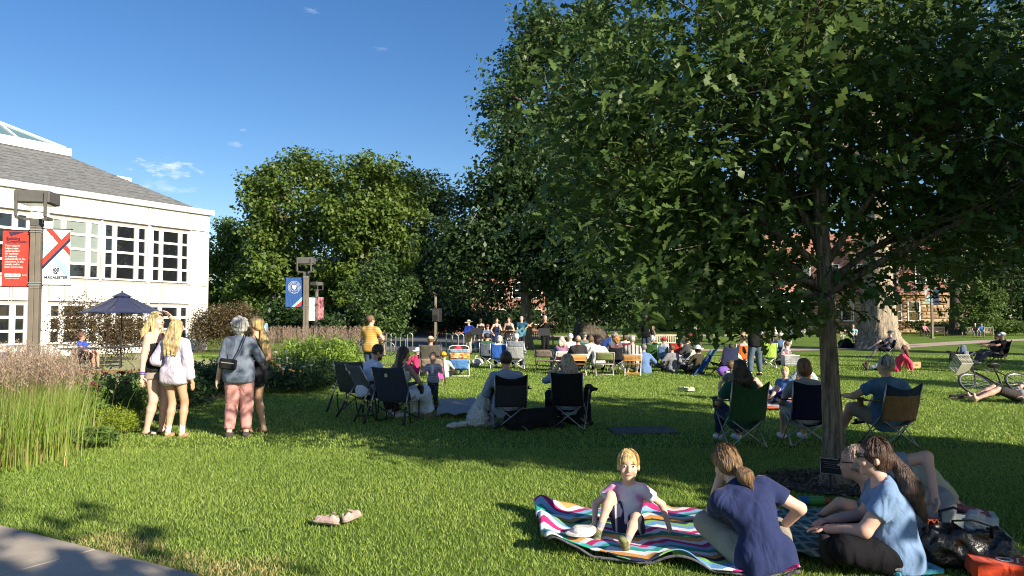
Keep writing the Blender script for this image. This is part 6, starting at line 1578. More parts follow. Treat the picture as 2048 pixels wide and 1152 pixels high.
# ------------------------------------------------------------------ dog pair with the couple
def dog(label, loc, yaw, c, pose='sit', scale=1.0, fluff=.012, tail=(0, -.35, .10)):
    F = Field(.019); F.noise = (fluff, 38, 7); k = .04
    if pose == 'sit':
        F.cone((0, -.10, .16), (0, .08, .42), .155, .125, k); F.cone((0, .08, .42), (0, .15, .50), .125, .085, k); F.cone((0, .12, .52), (0, .17, .60), .075, .07, k)
        for e in (-1, 1): F.ell((e * .11, -.08, .13), (.085, .14, .13), None, k); F.cone((e * .12, -.02, .04), (e * .12, .14, .03), .045, .035, .02); F.cone((e * .07, .16, .36), (e * .075, .18, .04), .05, .035, .02); F.cone((e * .075, .18, .035), (e * .075, .23, .03), .036, .03, .02)
        hc = Vector((0, .19, .66))
        F.cone((0, -.20, .08), tail, .04, .035, .02); F.cone(tail, (tail[0] * 1.5, tail[1] * 1.25, tail[2] * .9), .05, .02, .02)
    else:
        F.cone((0, -.30, .14), (0, .22, .16), .14, .14, k); F.cone((0, .22, .17), (0, .34, .25), .11, .08, k)
        for e in (-1, 1): F.ell((e * .10, -.28, .10), (.07, .13, .10), None, k); F.cone((e * .11, .20, .08), (e * .10, .42, .04), .045, .032, .02); F.cone((e * .13, -.22, .04), (e * .13, -.08, .035), .04, .03, .02)
        hc = Vector((0, .42, .31)); F.cone((0, -.40, .12), (.1, -.62, .05), .035, .015, .02)
    F.ell(hc, (.075, .085, .075), None, .02); F.cone(hc + v3(0, .05, -.015), hc + v3(0, .14, -.03), .045, .030, .02)
    for e in (-1, 1): F.ell(hc + v3(e * .065, -.01, .02), (.018, .035, .055), None, .012)
    V, Q = F.mesh(); m = mat('fur_%d' % int(c[0] * 99), c, .95, .25, 40, bump=.8, bscale=55)
    b = raw('dog', V * scale, Q, m, None, True); b.location = (loc[0], loc[1], 0); b.rotation_euler = (0, 0, R(yaw)); tag(b, label, 'dog')
    mb = MB(); mb.ball((hc + v3(0, .165, -.02)) * scale, .016 * scale); mb.build('nose', blackm, b); mb = MB()
    for e in (-1, 1): mb.ball((hc + v3(.03 * e, .070, .02)) * scale, .010 * scale)
    mb.build('eyes', IRIS, b)
    r = np.random.default_rng(5); pick = r.integers(0, len(V), 2600); C = V[pick] * scale; N = unit(r.normal(size=C.shape)); T = unit(unit(C - C.mean(0)) * .7 + np.array([0, -.4, -.5]) + r.normal(size=C.shape) * .4)
    VV, FF = leaf_quads(C, N, T, (.035 if fluff > .008 else .014) * (.5 + r.random(len(C))), wid=.12, fold=0); raw('fur', VV, FF, m, b)
    return b
dog('fluffy white dog sitting beside the man in grey blue', g2(962, 852), -52, (.62, .60, .56), 'sit', .92, .016, (-.06, -.50, .05))
dog('black dog lying between the two black chairs', g2(1066, 858), -70, (.010, .010, .011), 'lie', 1.05, .006)
ck = metalm((.30, .31, .33), .4)
cA = g2(1020, 858); camp_chair('black camp chair with a mesh back panel, left of the couple', cA, 3, (.03, .033, .04), (.012, .012, .014), ck, .46, .84, top=(.012, .012, .014))
person('man in grey blue long sleeved shirt in a black chair', (cA[0] - .07, cA[1] + .06), 10, **sit(1.80, .24, back=-.02, build=1.15), head=(-6, -4), top=('long', fab((.27, .31, .42)), -.06), bottom=('pants', navyf), shoes=('shoe', grey_s), hair=('short', DKBR), sk=SK)
cB = g2(1141, 856); camp_chair('black camp chair of the blonde woman with the dog', cB, -14, (.014, .015, .020), None, ck, .46, .86, droop=.02)
d_ = sit(1.68, .26, .42, .10, back=-.02, fem=True); d_.update(hands=(('h', -.06, .16, -.09), ('h', .05, .16, -.11)), hpole=((-.7, .1, -1), (.7, .1, -1)))
person('blonde woman in light blue sweatshirt holding her hands to her face', (cB[0] - .05, cB[1] + .08), 22, **d_, head=(18, -4), top=('long', fab((.24, .33, .46)), -.06), bottom=('pants', fab((.02, .02, .025))), shoes=('shoe', white_s), hair=('long', (.40, .31, .20), .24), sk=SK)
dog('black dog looking right beside the blonde woman in the chair', (cB[0] + .16, cB[1] + .38), -80, (.011, .010, .010), 'sit', .86, .006)
# ------------------------------------------------------------------ patio people
def chair_simple(label, loc, yaw): return folding_chair(label, loc, yaw, mat('wrought_iron', (.035, .035, .035), .5), mat('wrought_iron', (.035, .035, .035), .5), 'panel')
chair_simple('black patio chair under the woman in royal blue', gp(170, 24.4), -90)
person('curly haired woman in royal blue seated at the patio table', gp(170, 24.4), -90, **sit(1.66, .36, .40, fem=True), top=('tee', fab((.03, .07, .42))), bottom=('skirt', fab((.04, .04, .05)), .9), shoes=('shoe', dark_s), hair=('curly', (.14, .07, .05)), sk=SKT)
chair_simple('black patio chair at the left picture edge', gp(-8, 24.6), -90)
person('person in a pale shirt cut by the left picture edge', gp(-8, 24.6), -90, **sit(1.7, .36), top=('tee', fab((.45, .33, .30))), bottom=('pants', denim), shoes=('shoe', dark_s), hair=('short', DKBR), hat=('cap', (.03, .03, .04)))
# ------------------------------------------------------------------ foreground picnic
def chevron_mat():
    m = bpy.data.materials.new('chevron_blanket'); m.use_nodes = True; nt = m.node_tree; p = nt.nodes['Principled BSDF']; p.inputs['Roughness'].default_value = .9
    N = lambda op, a=None, b=None: (lambda q: (setattr(q, 'operation', op), [setattr(q.inputs[i], 'default_value', v) for i, v in enumerate((a, b)) if isinstance(v, (int, float))], [nt.links.new(v, q.inputs[i]) for i, v in enumerate((a, b)) if v is not None and not isinstance(v, (int, float))], q)[-1])(nt.nodes.new('ShaderNodeMath'))
    tc = nt.nodes.new('ShaderNodeTexCoord'); sp = nt.nodes.new('ShaderNodeSeparateXYZ'); nt.links.new(tc.outputs['Object'], sp.inputs[0])
    zig = N('PINGPONG', N('MULTIPLY', sp.outputs[0], 1.0).outputs[0], .22); v = N('FRACT', N('MULTIPLY', N('ADD', sp.outputs[1], N('MULTIPLY', zig.outputs[0], .62).outputs[0]).outputs[0], 1.12).outputs[0])
    r = nt.nodes.new('ShaderNodeValToRGB'); r.color_ramp.interpolation = 'CONSTANT'
    cols = [(.70, .70, .72), (.55, .02, .16), (.68, .68, .72), (.12, .30, .58), (.20, .42, .12), (.015, .02, .06), (.64, .30, .06), (.66, .68, .72), (.02, .30, .25), (.22, .42, .66), (.45, .02, .14), (.66, .66, .70), (.58, .30, .08), (.03, .22, .14)]
    for i, c in enumerate(cols):
        e = r.color_ramp.elements[i] if i < 2 else r.color_ramp.elements.new(i / len(cols)); e.position = i / len(cols); e.color = c4(c)
    nt.links.new(v.outputs[0], r.inputs['Fac']); nt.links.new(r.outputs['Color'], p.inputs['Base Color'])
    n = _noise(nt, 30, 3); b = nt.nodes.new('ShaderNodeBump'); b.inputs['Strength'].default_value = .3; b.inputs['Distance'].default_value = .01; nt.links.new(n.outputs['Fac'], b.inputs['Height']); nt.links.new(b.outputs['Normal'], p.inputs['Normal'])
    return m
bq = [G(1094, 1112), G(1600, 1172), G(1560, 1030), G(1072, 1030)]
def lift(u, v): return .10 * math.exp(-((u - .02) / .05) ** 2) * (.5 + .5 * math.sin(v * 14)) + .07 * math.exp(-(v / .07) ** 2) * max(0, math.sin(u * 13 + .6)) + .05 * math.exp(-((1 - v) / .05) ** 2) * max(0, math.sin(u * 17))
bl = cloth('picnic_blanket', 'multicoloured zigzag striped blanket under the boy', bq, chevron_mat(), .065, 11, 84, 52, freq=9, z0=.035, extra=lift)
mb = MB(); cc = Vector(bl.location)
ed = []
for k in range(61): u = k / 60.; p = Vector(bq[0]) * (1 - u) + Vector(bq[1]) * u; ed.append((p.x - cc.x, p.y - cc.y - .012, .034 + lift(u, 0)))
mb.tube(ed, .009, n=5); mb.build('hem', fab((.10, .10, .12)), bl, smooth=True)
def teal_mat():
    m = bpy.data.materials.new('teal_blanket'); m.use_nodes = True; nt = m.node_tree; p = nt.nodes['Principled BSDF']; p.inputs['Roughness'].default_value = .95
    tc = nt.nodes.new('ShaderNodeTexCoord'); w = nt.nodes.new('ShaderNodeTexWave'); w.inputs['Scale'].default_value = 3.2; w.inputs['Distortion'].default_value = 2.0; w.inputs['Detail'].default_value = 2; nt.links.new(tc.outputs['Object'], w.inputs['Vector'])
    w2 = nt.nodes.new('ShaderNodeTexWave'); w2.bands_direction = 'Y'; w2.inputs['Scale'].default_value = 2.0; w2.inputs['Distortion'].default_value = 1.0; nt.links.new(tc.outputs['Object'], w2.inputs['Vector'])
    r = nt.nodes.new('ShaderNodeValToRGB'); e = r.color_ramp.elements; e[0].position = .0; e[0].color = (.03, .085, .09, 1); e[1].position = .9; e[1].color = (.22, .30, .27, 1); q = e.new(.72); q.color = (.035, .10, .10, 1)
    mx = nt.nodes.new('ShaderNodeMath'); mx.operation = 'MAXIMUM'; nt.links.new(w.outputs['Fac'], mx.inputs[0]); nt.links.new(w2.outputs['Fac'], mx.inputs[1]); nt.links.new(mx.outputs[0], r.inputs['Fac']); nt.links.new(r.outputs['Color'], p.inputs['Base Color']); return m
cloth('picnic_blanket', 'dark teal wavy lined blanket between the two women', [G(1560, 1120), G(1750, 1150), G(1740, 1018), G(1560, 1036)], teal_mat(), .085, 23, 48, 40, freq=6, z0=.04)
# boy
bp = G(1258, 1078)
tie = blotch('tie_dye_shirt', [(.40, (.70, .68, .70)), (.62, (.56, .22, .42)), (.54, (.66, .50, .60))], 7, 'noise')
def boy_ex(J):
    sp = MB()
d_ = dict(H=1.08, hk=1.12, pelvis=(0, 0, .09), lean=(.02, -.14, 1), feet=((-.04, .46, .105), (.19, .19, .105)), fpole=((-.25, .4, 1), (.35, .3, 1)), hands=((-.29, -.06, .10), (.24, .12, .14)), hpole=((-1, -.6, 0), (1, -.6, 0)))
person('smiling boy in a tie-dyed tee sitting on the zigzag blanket', (bp.x, bp.y), 164, **d_, head=(10, 0), res=.0115, sho=.95, top=('tee', tie, .075), bottom=('shorts', stripes('boy_shorts', (.02, .025, .07), (.60, .60, .64), 11, 0, .86)), shoes=('shoe', blotch('boy_shoe', [(.3, (.05, .05, .045)), (.7, (.30, .32, .12))], 30, 'noise'), fab((.30, .30, .32))), hair=('fringe', (.60, .40, .17)), sk=(.66, .42, .30), curl=.2)
# white cap lying on the blanket
F = Field(.010); F.ell((0, 0, .0), (.10, .115, .075), None, .02); F.ell((.02, -.02, .09), (.06, .06, .035), None, .03, sub=True); F.plane((0, 0, -.02), (0, 0, -1)); F.noise = (.010, 26, 2); V, Q = F.mesh(); p = G(1170, 1086)
cp = raw('sun_cap', V, Q, fab((.58, .57, .55)), None, True); place(cp, (p.x, p.y, .085), 2.4); cp.scale = (1, 1.1, .72); tag(cp, 'crumpled white cap lying on the zigzag blanket', 'cap')
mb = MB(); mb.grid(lambda u, v: ((u - .5) * .17, .08 + .08 * v * (1 - 1.5 * (u - .5) ** 2), .02 - .012 * v), 8, 4, .005); mb.build('brim', fab((.58, .57, .55)), cp, smooth=True)
# navy shirt woman
np_ = G(1530, 1150)
d_ = dict(H=1.64, sho=1.1, pelvis=(0, 0, .125), lean=(-.18, .16, 1), lean2=(-.42, .85, 1), feet=((.10, .36, .10), (-.12, .30, .10)), fpole=((-1, .45, .55), (1, .35, .2)), hands=(('h', -.065, .075, -.10), (.26, .28, .22)), hpole=((-.15, .2, -1), (1, -.6, -.2)))
person('woman in navy tee resting her head on one hand, back turned', (np_.x, np_.y), 6, **d_, head=(10, -22), tilt=-10, res=.0135, fem=True, build=1.12, top=('tee', fab((.018, .028, .095)), -.01), bottom=('pants', fab((.27, .245, .21)), 1), shoes=('sandal', dark_s), hair=('lowpony', (.17, .10, .05), .16, (.5, -.5, -.7)), sk=SKP)
# blue shirt woman with pony tail
bw = G(1795, 1142)
d_ = dict(H=1.60, hk=1.08, pelvis=(0, 0, .115), lean=(.0, .06, 1), lean2=(0, .34, 1), feet=((.10, .38, .10), (-.10, .42, .10)), fpole=((-1, .5, .3), (1, .5, .3)), hands=((-.10, .42, .26), (.16, .38, .26)), hpole=((-.8, -.5, -.6), (.8, -.5, -.6)))
person('woman in light blue tee and sunglasses with a long dark ponytail', (bw.x, bw.y), 70, **d_, head=(2, -2), res=.0135, fem=True, build=1.5, top=('tee', fab((.17, .27, .46)), -.0), bottom=('pants', fab((.008, .008, .011)), 1), shoes=('shoe', dark_s), hair=('pony', (.055, .030, .022), .42, (-.1, -.55, -1)), sk=(.60, .37, .29), extras=sunglasses)
# reclining man behind her
rm = G(1866, 1060)
d_ = dict(H=1.84, pelvis=(0, 0, .13), lean=(-.9, .05, .40), lean2=(-.92, .08, .42), feet=((.30, .55, .10), (.42, .40, .10)), fpole=((.2, .9, .25), (.4, .9, .2)), hands=((-.80, .12, .10), (-.10, -.20, .34)), hpole=((-1, -.2, .2), (.6, -.2, .35)))
person('bald man in grey tee reclining behind the ponytailed woman', (rm.x, rm.y), 0, **d_, head=(50, -4), res=.015, build=1.1, top=('tee', fab((.23, .25, .28))), bottom=('pants', fab((.42, .41, .30)), 1), shoes=('shoe', fab((.22, .23, .25))), hair=('bald', (.30, .26, .22)), sk=SK, extras=sunglasses)
# glossy tote and its contents
tp = G(1935, 1138); o = thing('tote_bag', 'glossy black tote bag standing open at the right', 'bag', (tp.x, tp.y, 0), R(-12))
gloss = mat('glossy_black', (.010, .010, .011), .33, .3, 8, bump=1.0, bscale=13, spec=.5)
F = Field(.012); F.cone((-.20, 0, .10), (.20, 0, .10), .11, .11, .05); F.cone((-.19, 0, .20), (.18, 0, .19), .095, .085, .05); F.ell((0, 0, .33), (.20, .07, .10), None, .02, sub=True); F.plane((0, 0, .02), (0, 0, -1)); F.noise = (.016, 24, 4); V, Q = F.mesh(); raw('bag_body', V, Q, gloss, o, True)
for yy in (-.075, .075): mb = MB(); mb.tube([(-.13, yy, .24), (-.12, yy * 1.6, .34), (-.02, yy * 2.2, .36), (.10, yy * 1.8, .32), (.12, yy, .23)], .013, n=7, flat=.5); mb.build('handle', gloss, o, smooth=True)
F = Field(.010); F.ell((0, 0, 0), (.075, .06, .095), None, .02); F.noise = (.010, 70, 9); V, Q = F.mesh(); q = raw('wool_hat', V, Q, fab((.42, .43, .46), bump=.8), None, True); place(q, (tp.x + .07, tp.y + .02, .29), .3); tag(q, 'grey knitted hat tucked into the black tote', 'hat')
cl = cloth('orange_cloth', 'bright orange cloth hanging out of the black tote', [G(1845, 1108), G(1875, 1108), G(1875, 1098), G(1845, 1098)], fab((.55, .10, .03)), .05, 31, 12, 10, z0=0); cl['category'] = 'cloth'
cl.location = (tp.x - .20, tp.y + .06, .28)
o = thing('picnic_box', 'white and dark red cardboard box on the grass behind the tote', 'box', (*g2(1948, 1062), 0), R(-25))
mb = MB(); mb.box((0, 0, .07), (.30, .24, .14), bev=.005); mb.build('carton', fab((.50, .54, .52)), o); mb = MB(); mb.box((-.02, .02, .155), (.26, .20, .02), Euler((0, R(10), 0)), bev=.004); mb.build('lid', fab((.35, .03, .06)), o)
o = thing('folded_sack', 'orange red printed sack at the bottom right corner', 'bag', (*g2(2010, 1160), 0), R(-18))
mb = MB(); mb.box((0, 0, .075), (.42, .26, .10), bev=.03); mb.build('sack', fab((.60, .06, .02)), o); text_mesh('lettering', 'O/', .13, white_b, o, (.02, -.0, .128), (0, 0, 0), bold=True)
o = thing('folded_towel', 'turquoise folded towel beside the ponytailed woman', 'towel', (*g2(1822, 1150), 0), R(10)); mb = MB(); mb.box((0, 0, .045), (.34, .2, .03), bev=.012); mb.build('towel', fab((.05, .28, .40)), o); mb = MB(); mb.box((-.12, -.02, .07), (.16, .14, .04), Euler((0, .1, .3)), bev=.02); mb.build('scarf', blotch('grey_scarf', [(.3, (.22, .24, .26)), (.7, (.10, .09, .13))], 20, 'noise'), o)
# bottle lying in the grass
o = thing('water_bottle', 'green and blue water bottle lying by the oak', 'bottle', (*g2(1628, 1012), .045), R(-4)); Mx = Matrix.Rotation(R(90), 3, 'Y')
for nm, pr, c in (('base', [(.02, -.13), (.038, -.125), (.040, -.05)], (.04, .22, .38)), ('bottle_body', [(.040, -.0495), (.040, .075), (.034, .085)], (.14, .42, .08)), ('cap', [(.030, .0855), (.033, .09), (.033, .125), (.026, .13)], (.62, .10, .03))):
    mb = MB(); mb.lathe((0, 0, 0), pr, 18, Mx); mb.build(nm, mat('bottle_' + nm, c, .35), o, smooth=False)
# plaque at the oak
o = thing('plaque', 'small dark engraved plaque on a stake at the oak foot', 'plaque', (*g2(1662, 985), 0), R(-4)); pm = mat('plaque_dark', (.025, .027, .03), .7, .1, spec=.1)
mb = MB(); mb.box((0, 0, .245), (.205, .012, .145), Euler((R(-18), R(6), 0)), bev=.003); mb.build('plate', pm, o); mb = MB()
for k in range(6): mb.box((0, -.008 + .0, .245 + (2.5 - k) * .017), (.15 - .03 * (k % 3), .003, .005), Euler((R(-18), R(6), 0)))
q = mb.build('lettering', mat('plaque_text', (.13, .13, .125), .7), o); q.location = (0, -.003, 0)
for (x, z, w, hh) in ((0, .0715, .205, .005), (0, -.0715, .205, .005), (.1, 0, .005, .143), (-.1, 0, .005, .143)):
    mb = MB(); M = Euler((R(-18), R(6), 0)).to_matrix(); mb.box(Vector((0, 0, .245)) + M @ Vector((x, -.008, z)), (w, .006, hh), M); mb.build('rim', mat('plaque_rim', (.30, .28, .22), .4, metal=.6), o)
mb = MB(); mb.tube([(.0, .01, -.02), (.0, .012, .22)], .008, n=6); mb.build('stake', blackm, o)
# shoes left on the lawn
def loose_shoe(label, px, py, yaw, m, m2, roll=0.0, L=.22, group=None):
    F = Field(.009); F.cone((0, -.06, .035), (0, .09, .030), .038, .042, .02, (0, 0, 1), .85); F.cone((0, -.06, .04), (0, -.045, .075), .036, .038, .015, cut=True); F.ell((0, -.05, .085), (.026, .045, .04), None, .01, sub=True); F.plane((0, 0, .006), (0, 0, -1)); V, Q = F.mesh(); V *= L / .23
    p = G(px, py); b = raw('shoe', V, Q, m, None, True); b.location = (p.x, p.y, .03); b.rotation_euler = (0, R(roll), R(yaw)); tag(b, label, 'shoe', group)
    F = Field(.009); F.cone((0, -.065, .012), (0, .10, .010), .044, .048, .01, (0, 0, 1), .34); V, Q = F.mesh(); raw('sole', V * (L / .23), Q, m2, b, True)
    mb = MB()
    for k in range(3): mb.box((0, .02 + .025 * k, .066 - .009 * k), (.05, .010, .006))
    mb.box((.03, -.02, .08), (.06, .018, .008), Euler((0, .5, .4))); mb.build('straps', m2, b)
pk = blotch('pink_shoe', [(.35, (.30, .24, .22)), (.65, (.62, .42, .38))], 40, 'noise'); pks = fab((.34, .27, .22))
loose_shoe('pink grey sandal shoe on the lawn, left of its pair', 655, 1056, 70, pk, pks, 20); loose_shoe('pink grey sandal shoe on the lawn, right of its pair', 702, 1048, -20, pk, pks, -15)
yg = fab((.50, .54, .30)); yw = fab((.62, .64, .50)); loose_shoe('pale green sneaker on the sunny lawn, left of its pair', 1366, 783, 30, yg, yw, 0, .27); loose_shoe('pale green sneaker on the sunny lawn, right of its pair', 1380, 784, -40, yg, yw, 8, .27)
loose_shoe('dark sandal beside the lying bare foot, left one', 1915, 800, 70, dark_s, fab((.2, .16, .12)), 0, .27); loose_shoe('dark sandal beside the lying bare foot, right one', 1938, 798, 60, dark_s, fab((.2, .16, .12)), 0, .27)
# pale fallen leaf on the sunny grass
V, F_ = leaf_quads(np.array([[0, 0, .0]]), np.array([[0, 0, 1.]]), np.array([[1., .3, 0]]), np.array([.11]), 'oak'); p = G(482, 1070); tag(place(raw('fallen_leaf', V, F_, leafm('pale_leaf', (.30, .36, .18), (.34, .40, .2))), (p.x, p.y, .05), .3), 'pale fallen oak leaf on the sunny grass', 'leaf')
# ------------------------------------------------------------------ three shaded camp chairs round the oak
gy = metalm((.33, .36, .36), .4)
c1 = g2(1482, 892); camp_chair('dark green camp chair left of the oak', c1, 4, (.022, .075, .028), None, gy, .46, .86, droop=.10)
d_ = sit(1.68, .26, .44, .13, back=.0, fem=True)
person('dark haired woman with sunglasses on her head in the green chair', (c1[0], c1[1] + .05), 2, **d_, head=(-4, -6), top=('tee', fab((.02, .09, .07))), bottom=('pants', navyf), shoes=('shoe', white_s), hair=('long', (.05, .022, .015), .20), sk=SKT, extras=lambda J: sunglasses(J, .085))
c2 = g2(1615, 890); camp_chair('midnight blue camp chair partly behind the oak trunk', c2, -8, (.012, .014, .038), None, gy, .48, .86, droop=.05)
person('auburn haired woman in the midnight blue chair behind the trunk', (c2[0] - .02, c2[1] + .06), -4, **sit(1.70, .26, .46, .14, back=.02, fem=True), head=(14, -6), top=('tee', fab((.35, .36, .37))), bottom=('bermuda', fab((.40, .42, .42))), shoes=('shoe', white_s), hair=('bob', (.20, .10, .045)), sk=SKP)
c3 = g2(1778, 892); camp_chair('tan camp chair with a blue top band right of the oak', c3, 5, (.23, .135, .06), None, gy, .46, .84, droop=.08, top=(.022, .045, .085))
d_ = sit(1.78, .26, .44, .15, back=.02, build=1.15); d_.update(feet=((-.30, .52, .08), (.05, .50, .30)), hands=((-.34, .34, .62), (.30, .22, .58)), fpole=((-.3, .4, 1), (.2, .5, 1)))
def band_ex(J):
    hc, hx, hy, hz, hs = (J[k] for k in ('hc', 'hx', 'hy', 'hz', 'hs')); mb = MB(); mb.tube([hc + hx * .088 * math.cos(a) * hs + hz * (.012 + .118 * math.sin(a)) * hs - hy * .01 * hs for a in np.linspace(0, math.pi, 14)], .008, n=6); mb.build('headphones', blackm, J['body'])
person('grey haired man in blue tee and headphones in the tan chair', (c3[0] - .02, c3[1] + .06), 10, **d_, head=(18, 2), top=('tee', fab((.075, .17, .30)), -.06), bottom=('bermuda', fab((.30, .26, .20))), shoes=('sandal', dark_s), hair=('short', (.38, .36, .33)), sk=SK, extras=band_ex)
# children on the grass
cloth('picnic_blanket', 'orange and blue patterned blanket under the children', [G(1530, 822), G(1640, 824), G(1625, 800), G(1530, 800)], blotch('kids_blanket', [(0, (.55, .10, .03)), (.5, (.04, .10, .30)), (.75, (.40, .44, .46))], 5), .05, 41, 20, 14)
b1 = gp(1560, 14.5); d_ = dict(H=1.32, pelvis=(0, 0, .12), lean=(.1, -.42, 1), feet=((-.15, .46, .10), (.10, .42, .10)), fpole=((-.1, .3, 1), (.2, .3, 1)), hands=((-.32, -.30, .10), (.30, -.28, .10)), hpole=((-1, -.5, 0), (1, -.5, 0)))
person('blond boy in blue tee and shorts leaning back on the grass', b1, 118, **d_, head=(38, 4), top=('tee', fab((.06, .16, .36))), bottom=('shorts', fab((.02, .06, .40))), shoes=('shoe', grey_s), hair=('fringe', (.58, .42, .16)), sk=SKP)
person('girl in lavender top sitting between the boy and the chair', gp(1600, 13.9), 75, **ground(1.25, back=.05, feet=((-.1, .38, .10), (.1, .42, .10)), fpole=((-.2, .3, 1), (.2, .3, 1))), head=(10, -6), top=('tee', fab((.34, .22, .50))), bottom=('shorts', fab((.12, .10, .14))), shoes=('shoe', dark_s), hair=('bob', (.20, .11, .06)), sk=SKP)
person('girl with long wavy brown hair facing the band', gp(1606, 15.8), -5, **ground(1.50, back=.0), head=(0, 0), top=('tee', fab((.38, .46, .50))), bottom=('pants', denim), shoes=('shoe', dark_s), hair=('messy', (.30, .16, .07), .26), sk=SKP)
d_ = dict(H=1.6, pelvis=(0, 0, .12), lean=(0, -.5, 1), feet=((-.12, .62, .10), (.12, .50, .10)), fpole=((0, .3, 1), (0, .3, 1)), hands=((-.3, -.35, .08), (.3, -.35, .08)), hpole=((-1, -.5, 0), (1, -.5, 0)))
person('person with bent bare legs half hidden behind the green chair', gp(1482, 15.2), -78, **d_, top=('tee', fab((.10, .11, .14))), bottom=('shorts', fab((.10, .14, .10))), shoes=('shoe', dark_s), hair=('short', BRN), sk=SKP)
# ------------------------------------------------------------------ right lawn
cr = gp(1772, 32.0); camp_chair('low dark camp chair in front of the massive trunk', cr, 78, (.02, .02, .024), None, None, .52, .80)
d_ = sit(1.78, .27, .55, .12, back=.25); d_.update(feet=((-.10, .62, .08), (.16, .55, .42)), fpole=((0, .2, 1), (0, .2, 1)))
person('man in grey cap and shorts sitting cross legged by the massive trunk', cr, 78, **d_, top=('tee', fab((.20, .18, .24))), bottom=('bermuda', fab((.02, .02, .022))), shoes=('shoe', grey_s), hair=('short', GREY), hat=('cap', (.05, .06, .07)), sk=SKP)
d_ = dict(H=1.66, pelvis=(0, 0, .12), lean=(0, -.55, 1), feet=((-.06, .80, .09), (.10, .42, .09)), fpole=((0, .2, 1), (.2, .2, 1)), hands=((-.22, -.42, .07), (.22, -.40, .07)), hpole=((-1, -.5, 0), (1, -.5, 0)))
person('girl in bright pink red hoodie leaning back on the grass', gp(1790, 23.4), 70, **d_, fem=True, top=('hoodie', fab((.62, .05, .10))), bottom=('pants', fab((.26, .33, .40))), shoes=('shoe', dark_s), hair=('long', (.13, .05, .03), .30), sk=SKP)
o = thing('cardboard_box', 'small cardboard box right of the pink hoodie girl', 'box', (*g2(1829, 737), 0), R(6)); mb = MB(); mb.box((0, 0, .115), (.36, .16, .21), bev=.006); mb.build('carton', mat('kraft', (.50, .33, .17), .85), o); mb = MB(); mb.box((-.20, .02, .18), (.08, .15, .008), Euler((0, R(-25), 0))); mb.build('flap', mat('kraft', (.5, .33, .17)), o); mb = MB(); mb.box((.02, -.083, .12), (.10, .003, .05)); mb.build('print', fab((.35, .12, .06)), o)
o = thing('travel_mug', 'maroon travel mug with handle and straw on the grass', 'mug', (*g2(1733, 738), 0), 0); mm_ = mat('mug_maroon', (.20, .04, .07), .4); mb = MB(); mb.lathe((0, 0, 0.01), [(.036, 0), (.038, .07), (.052, .10), (.054, .21), (.05, .22)], 16); mb.build('cup', mm_, o); mb = MB(); mb.tube([(-.05, 0, .20), (-.11, 0, .19), (-.11, 0, .11), (-.05, 0, .10)], .010); mb.build('handle', mm_, o); mb = MB(); mb.tube([(.01, 0, .22), (.015, 0, .33)], .005); mb.build('straw', white_s, o)
# couple in camp chairs at the right edge
bk = metalm((.05, .05, .055), .5)
for k, (px, d, H, c, hatc, hr, lb, lc) in enumerate([(1994, 27.0, 1.80, (.018, .018, .02), (.75, .75, .74), GREY, 'man in black tee and white cap in a camp chair', 'black camp chair of the white capped man'), (1984, 28.2, 1.68, (.02, .02, .024), None, BRN, 'person in sunglasses behind the white capped man', 'black camp chair behind the white capped man')]):
    l = gp(px, d); camp_chair(lc, l, 80, (.015, .015, .018), None, bk, .52, .90); d_ = sit(H, .27, .62, .12, back=.22); d_.update(feet=((-.10, .72, .09), (.12, .58, .09)), hands=((-.10, .36, .70), (.10, .36, .70)))
    person(lb, l, 80, **d_, top=('tee', fab(c)), bottom=('pants', fab((.07, .07, .08))), shoes=('shoe', grey_s), hair=('short', hr), hat=('cap', hatc) if hatc else None, sk=SKT, extras=sunglasses)
l = g2(1922, 743); camp_chair('empty black camp chair with a backpack leaning on it', l, 150, (.02, .02, .024), None, bk, .60, .62, name='camp_chair', droop=.02)
o = thing('backpack', 'navy and grey backpack resting on the empty camp chair', 'backpack', (l[0] + .08, l[1] - .02, .42), R(20)); F = Field(.016); F.cone((0, 0, .10), (0, 0, .32), .14, .11, .03, (0, 1, 0), .6); F.noise = (.006, 16, 3); V, Q = F.mesh(); raw('pack', V, Q, fab((.09, .12, .20)), o, True); mb = MB(); mb.box((0, -.10, .14), (.19, .07, .17), bev=.03); mb.build('pocket', fab((.16, .20, .30)), o); mb = MB(); mb.tube([(-.08, .09, .34), (-.1, .15, .2), (-.09, .1, .03)], .016); mb.build('strap', blackf, o)
b_ = G(1995, 800); bicycle('black bicycle with a cream basket lying on the grass', (b_.x + .42, b_.y + .3, .04), (R(48), R(0), R(184)), True)
d_ = dict(H=1.78, pelvis=(0, 0, .13), lean=(0, -1, .16), lean2=(0, -1, .14), feet=((-.10, .84, .09), (.12, .82, .09)), fpole=((0, 0, 1), (0, 0, 1)), hands=((-.30, .05, .16), (.15, -.10, .30)), hpole=((-1, 0, 0), (1, 0, .2)), toe=((-.3, .25, 1), (.3, .25, 1)))
person('barefoot person in dark shorts lying on the grass by the bicycle', (G(2040, 806).x, G(2040, 806).y), 84, **d_, top=('tee', fab((.30, .33, .36))), bottom=('bermuda', fab((.05, .045, .045))), hair=('short', BRN), sk=SKP)
